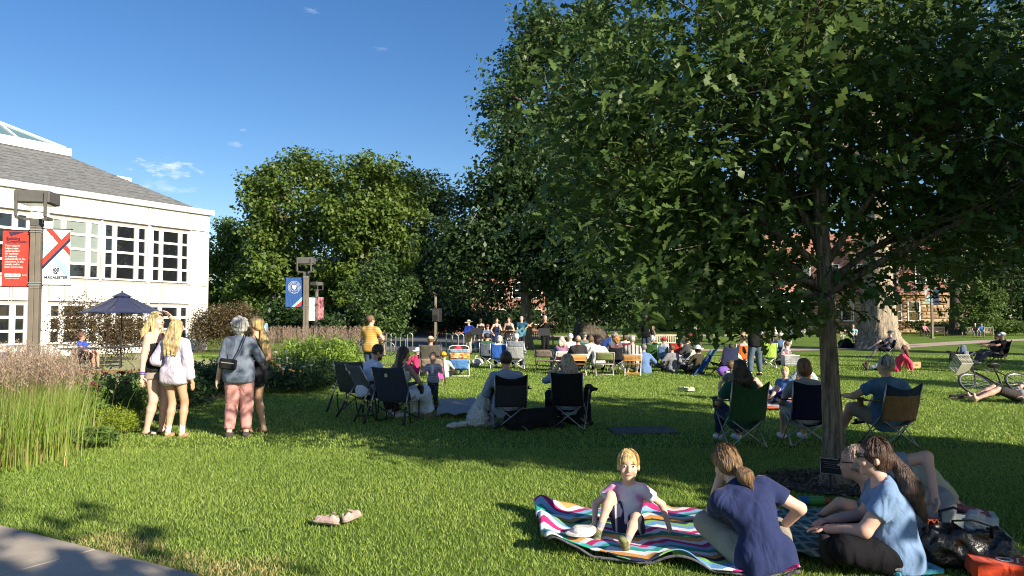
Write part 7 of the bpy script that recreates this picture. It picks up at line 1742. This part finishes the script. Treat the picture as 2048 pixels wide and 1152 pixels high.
# far sitters on benches
def far_sit(label, px, d, yaw, c, c2, hr, hat=None, z=.40): person(label, gp(px, d), yaw, **sit(1.70, z), top=('tee', fab(c)), bottom=('pants', fab(c2)), shoes=('shoe', dark_s), hair=hr, hat=hat, sk=SK, res=.036)
far_sit('person in teal shirt seated on the pale bench by the trunk', 1707, 50, 172, (.25, .50, .50), (.04, .04, .05), ('short', GREY))
far_sit('person in pink shirt seated on the dark bench', 1850, 70, 185, (.45, .20, .22), (.04, .04, .05), ('short', GREY)); far_sit('person in black seated on the far right bench', 1950, 66, 150, (.03, .03, .035), (.15, .14, .14), ('short', WHT)); far_sit('person in bright blue seated on the far right bench', 1963, 66, 150, (.04, .24, .50), (.14, .14, .16), ('short', BRN))
o = thing('backpack', 'bulky dark backpack on the grass left of the massive trunk', 'backpack', (*gp(1690, 42), 0), 0); F = Field(.03); F.cone((-.15, 0, .22), (.12, 0, .3), .24, .26, .06); F.cone((.25, 0, .16), (.5, .05, .14), .16, .12, .06); F.noise = (.02, 8, 2); F.plane((0, 0, .02), (0, 0, -1)); V, Q = F.mesh(); raw('pack', V, Q, fab((.02, .02, .025)), o, True); mb = MB(); mb.tube([(-.1, -.2, .5), (0, -.3, .35), (.05, -.25, .1)], .03); mb.build('strap', blackf, o)
# ------------------------------------------------------------------ audience rows
def ex_none(J): pass
def seated(label, px, d, yaw, top, bot, hair, hat=None, H=1.70, seat=.26, fem=False, build=1.0, head=(0, 0), sk=SK, back=.08, **k):
    kw = sit(H, seat, back=back, fem=fem, build=build); kw.update(k); person(label, gp(px, d), yaw, **kw, head=head, top=top, bottom=('pants', fab(bot)), shoes=('shoe', grey_s), hair=hair, hat=hat, sk=sk)
def onground(label, px, d, yaw, top, bot, hair, hat=None, H=1.65, fem=False, head=(0, 0), **k):
    kw = ground(H, back=k.pop('back', .05), fem=fem); kw.update(k); person(label, gp(px, d), yaw, **kw, head=head, top=top, bottom=('pants', fab(bot)), shoes=('shoe', dark_s), hair=hair, hat=hat, sk=SK)
alw = metalm((.66, .66, .64), .35); wt = mat('white_tube', (.8, .8, .78), .35); owood = mat('orange_wood', (.56, .27, .06), .5, .18, 6, stretch=(1, 8, 8))
onground('person in hot pink top and white sun hat on the grass', 833, 22.5, -20, ('long', fab((.62, .05, .16))), (.55, .45, .42), ('bob', GREY), ('bucket', (.72, .71, .68)), 1.5, True, back=-.1)
camp_chair('dark olive camp chair behind the toddler', gp(862, 21.5), 2, (.085, .08, .065), None, None, .60, .92, droop=.02)
seated('man in camouflage cap in the dark olive chair', 862, 21.6, 2, ('long', fab((.10, .10, .08))), (.1, .1, .1), ('short', BRN), ('cap', blotch('camo', [(0, (.30, .27, .19)), (.5, (.55, .50, .38)), (.75, (.20, .18, .12))], 26)), 1.78, back=.16)
folding_chair('tan folding chair framing the toddler', gp(866, 18.6), 0, mat('taupe_tube', (.22, .17, .12), .5), fab((.26, .20, .15)), 'panel', .52, .86)
onground('child in orange beanie and pale shirt on the grass', 888, 21.0, -8, ('tee', fab((.42, .50, .54))), (.02, .02, .03), ('short', BRN), ('beanie', (.74, .36, .03)), 1.35)
o = thing('tote_bag', 'pink magenta tote bag beside the orange beanie child', 'bag', (*gp(880, 20.4), 0), .2); mb = MB(); mb.box((0, 0, .17), (.26, .12, .34), bev=.03, taper=.9); mb.build('bag_body', fab((.45, .10, .33)), o); mb = MB(); mb.tube([(-.08, 0, .33), (-.05, 0, .47), (.05, 0, .47), (.08, 0, .33)], .010); mb.build('handle', fab((.45, .10, .33)), o)
beach_chair('blue beach chair with a floral print band', gp(918, 21.6), 4)
seated('child in red hat sunk into the floral beach chair', 916, 21.75, 4, ('tee', fab((.40, .08, .10))), (.1, .1, .15), ('short', BRN), ('bucket', (.60, .06, .09)), 1.35, seat=.20, back=.25, feet=((-.1, .5, .07), (.1, .5, .07)))
camp_chair('royal blue camp chair of the woman in the two tone jacket', gp(999, 24.6), 0, (.03, .12, .46), None, alw, .56, .86, droop=.06)
def ex_jk(J): pass
seated('woman in white and grey jacket in the royal blue chair', 999, 24.7, 0, ('long', stripes('two_tone_jacket', (.20, .30, .36), (.66, .70, .72), .9, 0, .5, .01)), (.03, .03, .04), ('bob', (.62, .56, .46)), ('cap', (.55, .50, .42), 0), 1.66, fem=True)
o = thing('tote_bag', 'white patterned tote bag on the sunny grass', 'bag', (*g2(955, 733), 0), .3); F = Field(.018); F.cone((-.08, 0, .14), (.08, 0, .14), .14, .13, .05); F.noise = (.012, 18, 5); F.plane((0, 0, .01), (0, 0, -1)); V, Q = F.mesh(); raw('bag_body', V, Q, blotch('white_tote', [(.0, (.66, .64, .58)), (.75, (.20, .20, .18))], 16), o, True); mb = MB(); mb.tube([(-.1, 0, .24), (-.06, 0, .36), (.06, 0, .36), (.1, 0, .24)], .012); mb.build('handle', white_s, o)
camp_chair('light grey camp chair of the white haired man', gp(1032, 24.4), -4, (.30, .31, .31), None, alw, .54, .94, droop=.02, top=(.22, .25, .30))
seated('white haired man in pale blue shirt in the light grey chair', 1033, 24.5, -4, ('long', fab((.36, .44, .54))), (.03, .03, .05), ('short', WHT), None, 1.78, sk=SKP)
folding_chair('empty brown folding chair left of the red shirted woman', gp(1090, 23.4), -12, mat('dark_tube', (.06, .055, .05), .5), fab((.20, .165, .13)), 'panel', .52, .88)
seated('grey blonde woman in coral red top and denim jacket', 1121, 23.6, 18, ('long', blotch('coral_top', [(.35, (.60, .12, .12)), (.62, (.08, .12, .26))], 3.0, 'noise')), (.10, .16, .28), ('long', (.50, .44, .36), .16), None, 1.66, fem=True, head=(-20, 0))
folding_chair('cream folding chair under the coral red woman', gp(1121, 23.5), 18, wt, fab((.5, .46, .4)), 'panel')
seated('white haired man in white shirt behind the coral red woman', 1138, 25.4, 30, ('long', fab((.66, .65, .62))), (.2, .18, .15), ('short', WHT), None, 1.76, head=(20, -6), sk=SKP)
folding_chair('plain folding chair under the white haired man', gp(1138, 25.3), 30, alw, fab((.35, .33, .3)), 'panel')
folding_chair('orange slatted wooden chair of the balding man', gp(1154, 21.9), 4, wt, owood)
seated('balding man in black jacket on an orange slatted chair', 1155, 22.0, 6, ('long', fab((.035, .033, .036)), -.05), (.02, .02, .03), ('bald', (.14, .09, .06)), None, 1.78, build=1.15, sk=(.62, .33, .24))
folding_chair('olive green metal folding chair of the white shirted person', gp(1208, 21.7), -4, mat('beige_tube', (.45, .42, .36), .5), mat('olive_steel', (.15, .17, .07), .5, .2, 5), 'panel', .48, .86, back2=mat('grey_steel', (.18, .17, .17), .5))
seated('person with wild dark curls and white shirt bending forward', 1196, 22.2, -6, ('long', fab((.72, .71, .66)), -.05), (.012, .012, .016), ('curly', (.035, .02, .014)), None, 1.74, build=1.2, back=-.42, head=(-10, -18), sk=SKT)
seated('person in white stripes hidden beside the wild curls', 1180, 24.6, 10, ('long', fab((.58, .58, .56))), (.2, .2, .2), ('bob', BRN), None, 1.66)
folding_chair('grey folding chair under the person in white stripes', gp(1180, 24.5), 10, alw, fab((.3, .3, .3)), 'panel')
camp_chair('dark blue camp chair peeking above the white shirt', gp(1206, 27.0), 0, (.02, .05, .20), None, None, .5, 1.0)
camp_chair('black camp chair of the ginger haired woman', gp(1232, 23.6), -4, (.03, .026, .03), None, None, .54, .80)
seated('ginger haired woman with pink collar in the black chair', 1232, 23.7, -4, ('long', blotch('pink_collar', [(.45, (.035, .03, .032)), (.75, (.50, .18, .18))], 2.6, 'noise')), (.05, .05, .06), ('curly', (.42, .20, .07)), None, 1.64, fem=True)
seated('grey haired man in blue behind the ginger haired woman', 1228, 25.8, 8, ('long', fab((.08, .12, .22))), (.05, .05, .06), ('curly', (.26, .24, .22)), None, 1.78)
folding_chair('folding chair under the grey haired man in blue', gp(1228, 25.7), 8, alw, fab((.3, .3, .3)), 'panel')
folding_chair('orange slatted wooden chair of the plaid shirted man', gp(1265, 21.9), -10, wt, owood)
seated('grey haired man in black and white plaid shirt', 1264, 22.0, -8, ('tee', stripes('plaid_shirt', (.50, .48, .46), (.05, .05, .06), 9, 0, .62)), (.2, .2, .22), ('short', (.36, .34, .33)), None, 1.78, build=1.1, sk=(.60, .36, .27))
onground('person in blue denim shirt sitting on the grass', 1290, 22.8, 20, ('long', fab((.11, .19, .36)), -.08), (.05, .06, .1), ('short', (.20, .19, .19)), None, 1.70, back=-.15)
camp_chair('leaf green camp chair of the grey haired woman', gp(1306, 25.5), -10, (.05, .13, .03), None, None, .52, .84)
seated('grey haired woman in green top in the leaf green chair', 1304, 25.6, -8, ('long', fab((.14, .22, .12))), (.05, .06, .1), ('bob', (.42, .42, .42)), None, 1.64, fem=True)
person('man in black standing against the slim trunk', gp(1291, 33.5), -12, **stand(1.80, build=1.1), top=('long', fab((.010, .010, .012)), -.05), bottom=('pants', fab((.03, .045, .08))), shoes=('shoe', dark_s), hair=('short', DKBR), hat=('cap', (.06, .06, .06)))
camp_chair('powder blue camp chair of the red capped child', gp(1328, 25.2), -4, (.16, .27, .46), None, alw, .50, .78)
seated('child in red cap and grey hoodie in the powder blue chair', 1327, 25.3, 6, ('hoodie', fab((.32, .31, .36))), (.1, .1, .12), ('short', BRN), ('cap', (.56, .05, .06)), 1.45, seat=.30, head=(60, 0))
camp_chair('bright red camp chair right of the red capped child', gp(1352, 24.8), -18, (.58, .04, .035), None, alw, .42, .86, droop=.01)
camp_chair('maroon low camp chair between blue and red chairs', gp(1340, 26.4), 0, (.34, .04, .05), None, None, .46, .70)
seated('woman with strawberry blond hair turned to the side', 1369, 24.4, 62, ('long', fab((.05, .05, .055))), (.5, .48, .46), ('bob', (.52, .30, .14)), None, 1.62, fem=True)
folding_chair('white framed folding chair under the strawberry blond woman', gp(1371, 24.3), 62, wt, fab((.55, .52, .48)), 'panel')
person('man in maroon sweatshirt and grey cap sitting on the pale slatted bench', gp(1390, 34.7), 178, **sit(1.74, .40), top=('long', fab((.20, .018, .04))), bottom=('pants', fab((.06, .065, .05))), shoes=('shoe', grey_s), hair=('short', GREY), hat=('cap', (.30, .28, .27)), sk=SKP)
onground('woman in white sun hat and dark clothes on a navy rug', 1394, 22.4, 30, ('long', fab((.05, .045, .03))), (.03, .03, .03), ('bob', DKBR), ('bucket', (.70, .68, .62)), 1.66, True)
cloth('picnic_blanket', 'crumpled dark navy rug in front of the white sun hat', [G(1345, 740), G(1418, 741), G(1412, 728), G(1350, 728)], fab((.025, .022, .06)), .25, 51, 20, 12)
# folded blue chair bag leaning
o = thing('folded_chair', 'royal blue folded camp chair standing tilted', 'folding chair', (*gp(1409, 21.8), 0), 0); mb = MB(); mb.grid(lambda u, v: (-.24 + .52 * v + .24 * (u - .5) * (1 - .25 * v), -.05 + .09 * math.sin(u * 3.1), .04 + .70 * v + .14 * (u - .5)), 8, 10, .03); mb.build('backrest', fab((.02, .10, .34)), o, smooth=True); tubeo('frame_tube', [(-.05, .02, .02), (.32, .04, .74)], .012, blackm, o); tubeo('frame_tube', [(-.30, .02, .02), (.20, .05, .76)], .012, blackm, o); mb = MB(); mb.box((-.18, .02, .05), (.26, .10, .06), Euler((0, R(-12), 0)), bev=.02); mb.build('foot', blackm, o)
camp_chair('large midnight navy camp chair beside the folded blue one', gp(1446, 21.6), 25, (.014, .020, .06), None, blackm, .56, .92, droop=.12)
o = thing('gym_bag', 'purple bag with a red strap under the navy chair', 'bag', (*gp(1452, 21.2), 0), .2); F = Field(.018); F.cone((-.14, 0, .16), (.14, 0, .18), .13, .12, .05); F.noise = (.012, 16, 2); F.plane((0, 0, .01), (0, 0, -1)); V, Q = F.mesh(); raw('bag_body', V, Q, fab((.22, .10, .46)), o, True); mb = MB(); mb.tube([(.16, 0, .25), (.26, -.03, .2), (.22, -.05, .04)], .02); mb.build('strap', fab((.55, .03, .08)), o)
camp_chair('bright orange camp chair of the straw hat wearer', gp(1484, 24.0), -6, (.62, .16, .03), None, alw, .50, .86)
seated('person in straw hat with dark band in the orange chair', 1483, 24.1, 30, ('tee', fab((.30, .28, .30))), (.2, .1, .08), ('short', GREY), ('straw', (.62, .50, .34)), 1.74, head=(20, 0))
o = thing('patterned_bag', 'black and white patterned bag in front of the orange chair', 'bag', (*gp(1470, 20.6), 0), 0); F = Field(.02); F.cone((-.2, 0, .12), (.2, 0, .12), .12, .13, .05); F.noise = (.02, 14, 6); F.plane((0, 0, .01), (0, 0, -1)); V, Q = F.mesh(); raw('bag_body', V, Q, blotch('bw_pattern', [(0, (.6, .6, .6)), (.5, (.02, .02, .02))], 20), o, True); mb = MB(); mb.tube([(-.1, 0, .22), (-.05, 0, .34), (.06, 0, .34), (.1, 0, .22)], .012); mb.build('handle', blackf, o)
person('tall man in black shirt and blue jeans standing among the chairs', gp(1510, 21.6), 8, **stand(1.82, build=1.15), feet=((-.16, 0, .078), (.18, .08, .078)), hands=((-.14, .25, 1.1), (.2, .22, 1.1)), hpole=((-1, -.3, -.2), (1, -.3, -.2)), top=('tee', fab((.012, .012, .02)), -.05), bottom=('pants', fab((.075, .11, .15)), 1), shoes=('shoe', dark_s), hair=('short', BRN), sk=SKP)
camp_chair('lime green camp chair right of the jeans man', gp(1534, 24.8), -6, (.36, .52, .08), None, alw, .46, .86, droop=.02)
camp_chair('white framed camp chair of the pale hat wearer', gp(1558, 28), 40, (.30, .32, .36), None, alw, .54, .84)
seated('person in pale sun hat and denim in the white framed chair', 1557, 28.1, 40, ('long', fab((.06, .11, .22))), (.1, .12, .18), ('short', GREY), ('bucket', (.60, .56, .44)), 1.70)
seated('dark haired woman left of the pale hat wearer', 1541, 29.5, 30, ('long', fab((.09, .06, .06))), (.1, .1, .1), ('long', DKBR, .2), None, 1.66, fem=True)
camp_chair('dark camp chair of the dark haired woman', gp(1541, 29.4), 30, (.03, .03, .035))
person('man in navy sweater standing right of the oak shade', gp(1578, 34), 60, **stand(1.80, build=1.1), hands=((-.12, .3, 1.05), (.12, .3, 1.05)), top=('long', fab((.035, .05, .08)), -.05), bottom=('pants', fab((.018, .018, .02))), shoes=('shoe', dark_s), hair=('short', BRN))
onground('woman in red floral blouse sitting by the laundry basket', 1572, 26.8, 40, ('long', blotch('red_floral', [(0, (.50, .08, .10)), (.4, (.55, .48, .46)), (.7, (.12, .12, .16))], 14)), (.06, .06, .06), ('short', BRN), None, 1.62, True)
o = thing('laundry_basket', 'pale grey perforated laundry basket on the grass', 'basket', (*gp(1579, 26.2), 0), .05); lbm = mat('grey_plastic', (.55, .56, .57), .5)
mb = MB(); mb.box((0, 0, .03), (.46, .30, .02)); mb.build('floor', lbm, o)
for (cx, cy, w, ax) in ((0, -.16, .5, 0), (0, .16, .5, 0), (-.25, 0, .32, 1), (.25, 0, .32, 1)):
    mb = MB(); n = int(w / .028)
    for k in range(n + 1): t = (k / n - .5) * w; p0 = (cx + (t if ax == 0 else 0), cy + (t if ax else 0), .03); p1 = (p0[0] * 1.06, p0[1] * 1.06, .36); mb.tube([p0, p1], .009, n=4)
    for z in (.09, .15, .21, .27): a = (cx - (w / 2 if ax == 0 else 0), cy - (w / 2 if ax else 0), z); b = (cx + (w / 2 if ax == 0 else 0), cy + (w / 2 if ax else 0), z); mb.tube([a, b], .010, n=4)
    mb.build('lattice_side', lbm, o)
mb = MB(); mb.tube([(-.27, -.17, .37), (.27, -.17, .37), (.27, .17, .37), (-.27, .17, .37), (-.27, -.17, .37)], .018, n=6); mb.build('rim', lbm, o)
# ------------------------------------------------------------------ the band
def guitar(label, loc, rot, c=(.50, .27, .10), scale=1.0, elec=False):
    o = thing('guitar', label, 'guitar', loc, 0); o.rotation_euler = rot; m = mat('guitar_top_%d' % int(c[0] * 99), c, .35, .1, 8); dk = mat('guitar_dark', (.05, .03, .02), .5)
    out = [(math.cos(a) * (.19 if math.sin(a) < 0 else .145) * (1 - .16 * math.exp(-(math.sin(a) - .05) ** 2 / .03)), math.sin(a) * .25) for a in np.linspace(0, 2 * math.pi, 32, endpoint=False)]
    mb = MB(); mb.prism([(x * scale, 0, z * scale) for x, z in out], (0, .09 * scale, 0)); mb.build('guitar_body', m, o)
    mb = MB(); mb.lathe((0, -.004, .06 * scale), [(.05 * scale, 0), (.05 * scale, .003)], 18, Matrix.Rotation(R(90), 3, 'X')); mb.build('sound_hole', dk, o); mb = MB(); mb.box((0, -.008, -.10 * scale), (.15 * scale, .012, .03 * scale)); mb.build('bridge', dk, o)
    mb = MB(); mb.box((0, -.006, .42 * scale), (.052 * scale, .028, .42 * scale), bev=.005); mb.build('neck', dk if not elec else mat('maple_neck', (.55, .40, .22), .4), o); mb = MB(); mb.box((0, .0, .70 * scale), (.075 * scale, .02, .15 * scale), bev=.006); mb.build('headstock', dk, o)
gl_ = gp(938, 35); person('guitarist in royal blue shirt and straw hat', gl_, 150, **stand(1.60, build=1.2), hands=((-.30, .28, 1.08), (.05, .26, .86)), hpole=((-1, -.3, -.4), (1, -.5, -.3)), head=(-10, -8), top=('long', fab((.012, .045, .33)), -.04), bottom=('pants', fab((.38, .34, .27))), shoes=('shoe', dark_s), hair=('short', GREY), hat=('straw', (.58, .50, .38)))
guitar('acoustic guitar held by the guitarist in blue', (gl_[0] + .06, gl_[1] - .34, .90), (0, R(62), R(-16)), scale=1.05)
sg = gp(993, 35.5); person('singer in navy sleeveless dress', sg, 200, **stand(1.70, fem=True), hands=((-.10, .28, 1.15), (.22, .15, .95)), top=('tank', fab((.014, .02, .06))), bottom=('skirt', fab((.014, .02, .06)), .9), shoes=('shoe', dark_s), hair=('long', DKBR, .2), sk=SKP)
s2 = gp(1018, 35.5); person('singer in black dress with white dots', s2, 172, **stand(1.74, fem=True), hands=((-.12, .26, 1.12), (.12, .26, 1.12)), top=('tank', fab((.012, .012, .016))), bottom=('skirt', blotch('dotted_dress', [(0, (.012, .012, .016)), (.86, (.45, .44, .44))], 24), .95), shoes=('shoe', dark_s), hair=('long', (.08, .04, .025), .24), sk=SKP)
bs = gp(1043, 36.5); person('bassist in teal shirt', bs, 165, **stand(1.78, build=1.1), hands=((-.42, .26, 1.32), (.10, .26, .98)), top=('tee', fab((.02, .10, .17)), -.05), bottom=('pants', fab((.02, .02, .03))), shoes=('shoe', dark_s), hair=('short', GREY), sk=SKP)
guitar('pale necked bass guitar held by the bassist', (bs[0] - .02, bs[1] - .32, 1.02), (0, R(52), R(-10)), (.10, .30, .40), 1.15, True)
dr = gp(975, 37.6); person('drummer in blue plaid shirt behind the drum kit', dr, 178, **sit(1.74, .50), top=('tee', stripes('drummer_plaid', (.05, .12, .26), (.16, .22, .32), 14, 2, .5)), bottom=('pants', fab((.03, .03, .04))), shoes=('shoe', dark_s), hair=('short', BRN), hat=('cap', (.16, .05, .04)))
mb = MB(); mb.lathe((0, 0, 0), [(.20, 0), (.20, .02), (.04, .04), (.03, .46), (.17, .47), (.17, .51)], 14); tag(place(mb.build('drum_stool', blackm), (dr[0], dr[1], 0)), 'black drum stool under the drummer', 'stool')
person('woman in black tank top standing behind the drums', gp(961, 40), 5, **stand(1.68, fem=True), top=('tank', fab((.012, .012, .014))), bottom=('shorts', fab((.03, .03, .04))), shoes=('shoe', dark_s), hair=('pony', DKBR, .2))
dk = thing('drum_kit', 'blue drum kit with cymbals in front of the drummer', 'drum kit', (dr[0], dr[1] - .9, 0), 0); bd = mat('drum_blue', (.03, .09, .28), .3, .15, 6); hdm = mat('drum_head', (.55, .55, .53), .6)
RX = Matrix.Rotation(R(90), 3, 'X')
for nm, c, r, h, M in (('bass_drum', (.12, .22, .30), .28, .42, RX), ('floor_tom', (-.42, -.05, .20), .20, .36, None), ('tom', (-.02, .05, .70), .15, .22, None), ('tom', (.30, .05, .70), .15, .22, None), ('snare', (.55, .15, .55), .17, .15, None)):
    mb = MB(); mb.lathe(c, [(r, 0), (r, h)], 20, M); q = mb.build(nm, bd, dk)
    for z in (-.004, h - .012): mb = MB(); mb.lathe(Vector(c) + (M or Matrix.Identity(3)) @ Vector((0, 0, z)), [(r + .012, 0), (r + .012, .02)], 20, M); mb.build('hoop', alw, q)
for (x, y, z) in ((-.62, .15, 1.05), (.62, .3, 1.15), (.78, .1, .92)):
    mb = MB(); mb.lathe((x, y, z), [(.20, 0), (.06, .015), (.02, .03)], 20, Matrix.Rotation(.2, 3, 'X')); q = mb.build('cymbal', metalm((.55, .42, .16), .3), dk); mb = MB(); mb.tube([(x, y, z), (x, y, .0)], .010); mb.build('stand', alw, q)
    for k in range(3): a = k * 2.09; mb = MB(); mb.tube([(x, y, .25), (x + .22 * math.cos(a), y + .22 * math.sin(a), .01)], .009); mb.build('leg', alw, q)
for x in (-.55, -.30): mb = MB(); mb.tube([(x, -.2, 0), (x, -.2, .30)], .010); mb.build('leg', alw, dk)
fd = gp(1090, 33.5); person('fiddler dressed in black playing in the shade', fd, 192, **stand(1.80, build=1.05), hands=((-.30, .34, 1.44), (.26, .34, 1.36)), hpole=((-.8, .3, -1), (.8, .1, -1)), head=(-18, -10), top=('long', fab((.009, .009, .010)), -.05), bottom=('pants', fab((.008, .008, .009)), 1), shoes=('shoe', dark_s), hair=('short', GREY))
o = thing('fiddle', 'brown fiddle held under the chin of the fiddler', 'fiddle', (fd[0] + .02, fd[1] - .22, 1.46), R(30)); vm = mat('fiddle_wood', (.22, .08, .03), .35)
mb = MB(); mb.prism([(math.cos(a) * .10 * (1 - .3 * math.exp(-math.sin(a) ** 2 / .05)), math.sin(a) * .18, 0) for a in np.linspace(0, 6.283, 24, endpoint=False)], (0, 0, .04)); mb.build('fiddle_body', vm, o); mb = MB(); mb.box((0, .28, .04), (.028, .24, .02)); mb.build('neck', blackm, o); mb = MB(); mb.ball((0, .41, .03), .022); mb.build('scroll', vm, o)
mb = MB(); mb.tube([(-.30, -.15, -.10), (.30, -.10, .42)], .007, n=6); bo = mb.build('fiddle_bow', mat('bow_wood', (.40, .30, .20), .4)); place(bo, (fd[0] + .06, fd[1] - .36, 1.42)); tag(bo, 'long pale bow raised by the fiddler', 'bow')
def music_stand(label, px, d):
    p = gp(px, d); o = thing('music_stand', label, 'music stand', (*p, 0), 0); mb = MB(); mb.box((0, 0, 1.08), (.5, .02, .34), Euler((R(-20), 0, 0)), bev=.006); mb.build('desk', blackm, o); mb = MB(); mb.tube([(0, .03, 0.1), (0, .03, 1.0)], .014); mb.build('post', blackm, o)
    for k in range(3): a = k * 2.09 + .5; mb = MB(); mb.tube([(0, .03, .25), (.28 * math.cos(a), .03 + .28 * math.sin(a), .01)], .010); mb.build('leg', blackm, o)
music_stand('black music stand in front of the fiddler', 1088, 32.6); music_stand('black music stand between guitarist and drums', 952, 34.4)
def mic(label, px, d, h):
    p = gp(px, d); o = thing('microphone_stand', label, 'microphone', (*p, 0), 0); mb = MB(); mb.lathe((0, 0, 0), [(.14, 0), (.14, .02), (.02, .035)], 14); mb.build('base', blackm, o); mb = MB(); mb.tube([(0, 0, 0.03), (0, 0, h - .1), (.0, .2, h)], .009); mb.build('pole', blackm, o); mb = MB(); mb.ball((0, .22, h + .01), .03); mb.tube([(0, .06, h - .04), (0, .2, h)], .014); mb.build('microphone', blackm, o)
mic('microphone stand before the navy dress singer', 990, 35.0, 1.5); mic('microphone stand before the dotted dress singer', 1012, 35.0, 1.52)
def speaker(px, d, z, label, w=.42, h=.66):
    p = gp(px, d); o = thing('loudspeaker', label, 'loudspeaker', (*p, 0), R(160)); mb = MB(); mb.box((0, 0, z + h / 2), (w, .36, h), bev=.03, taper=1.0); mb.build('cabinet', mat('speaker_black', (.012, .012, .013), .7), o); mb = MB(); mb.box((0, .186, z + h / 2), (w - .06, .012, h - .06), bev=.01); mb.build('grille', mat('speaker_grille', (.05, .05, .05), .8), o); mb = MB(); mb.lathe((0, .195, z + h * .3), [(.14, 0), (.14, .006)], 20, Matrix.Rotation(R(-90), 3, 'X')); mb.build('cone', mat('speaker_cone', (.02, .02, .02), .6), o)
    return o, p
o, p = speaker(874, 32.5, 1.52, 'black loudspeaker raised on a tripod left of the band', .34, .60)
t = thing('speaker_stand', 'black tripod stand carrying the loudspeaker', 'stand', (*p, 0), 0); mb = MB(); mb.tube([(0, 0, .1), (0, 0, 1.52)], .020); mb.build('pole', blackm, t); mb = MB(); mb.tube([(0, 0, .9), (0, 0, .96)], .04); mb.build('collar', blackm, t)
for k in range(3): a = k * 2.09 + .3; mb = MB(); mb.tube([(0, 0, .85), (.5 * math.cos(a), .5 * math.sin(a), .012)], .014); mb.build('leg', blackm, t)
speaker(912, 33.2, 0.0, 'black monitor speaker on the ground left of the guitarist', .60, .46); speaker(925, 34, 0.0, 'second black monitor speaker near the guitarist feet', .5, .42)

# a few more listeners between the rows
onground('person in white tee sitting on the grass behind the navy chair', 1462, 23.6, -20, ('tee', fab((.55, .55, .54))), (.1, .1, .12), ('short', DKBR), None, 1.66)
onground('child in teal shirt sitting near the lime green chair', 1519, 27.5, 15, ('tee', fab((.05, .22, .24))), (.05, .05, .06), ('bob', BRN), None, 1.25)
onground('person in grey hoodie sitting left of the red chair', 1343, 23.4, 25, ('hoodie', fab((.20, .20, .22))), (.05, .06, .1), ('short', BRN), None, 1.60)
camp_chair('teal camp chair behind the balding man', gp(1168, 27.6), 6, (.03, .16, .18), None, None, .52, .84)
seated('man in olive cap in the teal chair', 1168, 27.7, 6, ('tee', fab((.18, .17, .12))), (.06, .06, .07), ('short', GREY), ('cap', (.10, .11, .06)), 1.76)
camp_chair('burgundy camp chair behind the plaid shirted man', gp(1250, 27.2), -6, (.20, .03, .05), None, None, .52, .84)
seated('woman in cream top in the burgundy chair', 1250, 27.3, -6, ('tee', fab((.60, .55, .45))), (.06, .06, .07), ('bob', (.10, .06, .04)), None, 1.66, fem=True)
camp_chair('slate camp chair left of the royal blue one', gp(974, 26.0), 4, (.10, .12, .15), None, alw, .52, .84)
seated('man in forest green shirt in the slate chair', 974, 26.1, 4, ('tee', fab((.03, .10, .05))), (.06, .06, .07), ('short', DKBR), None, 1.76)
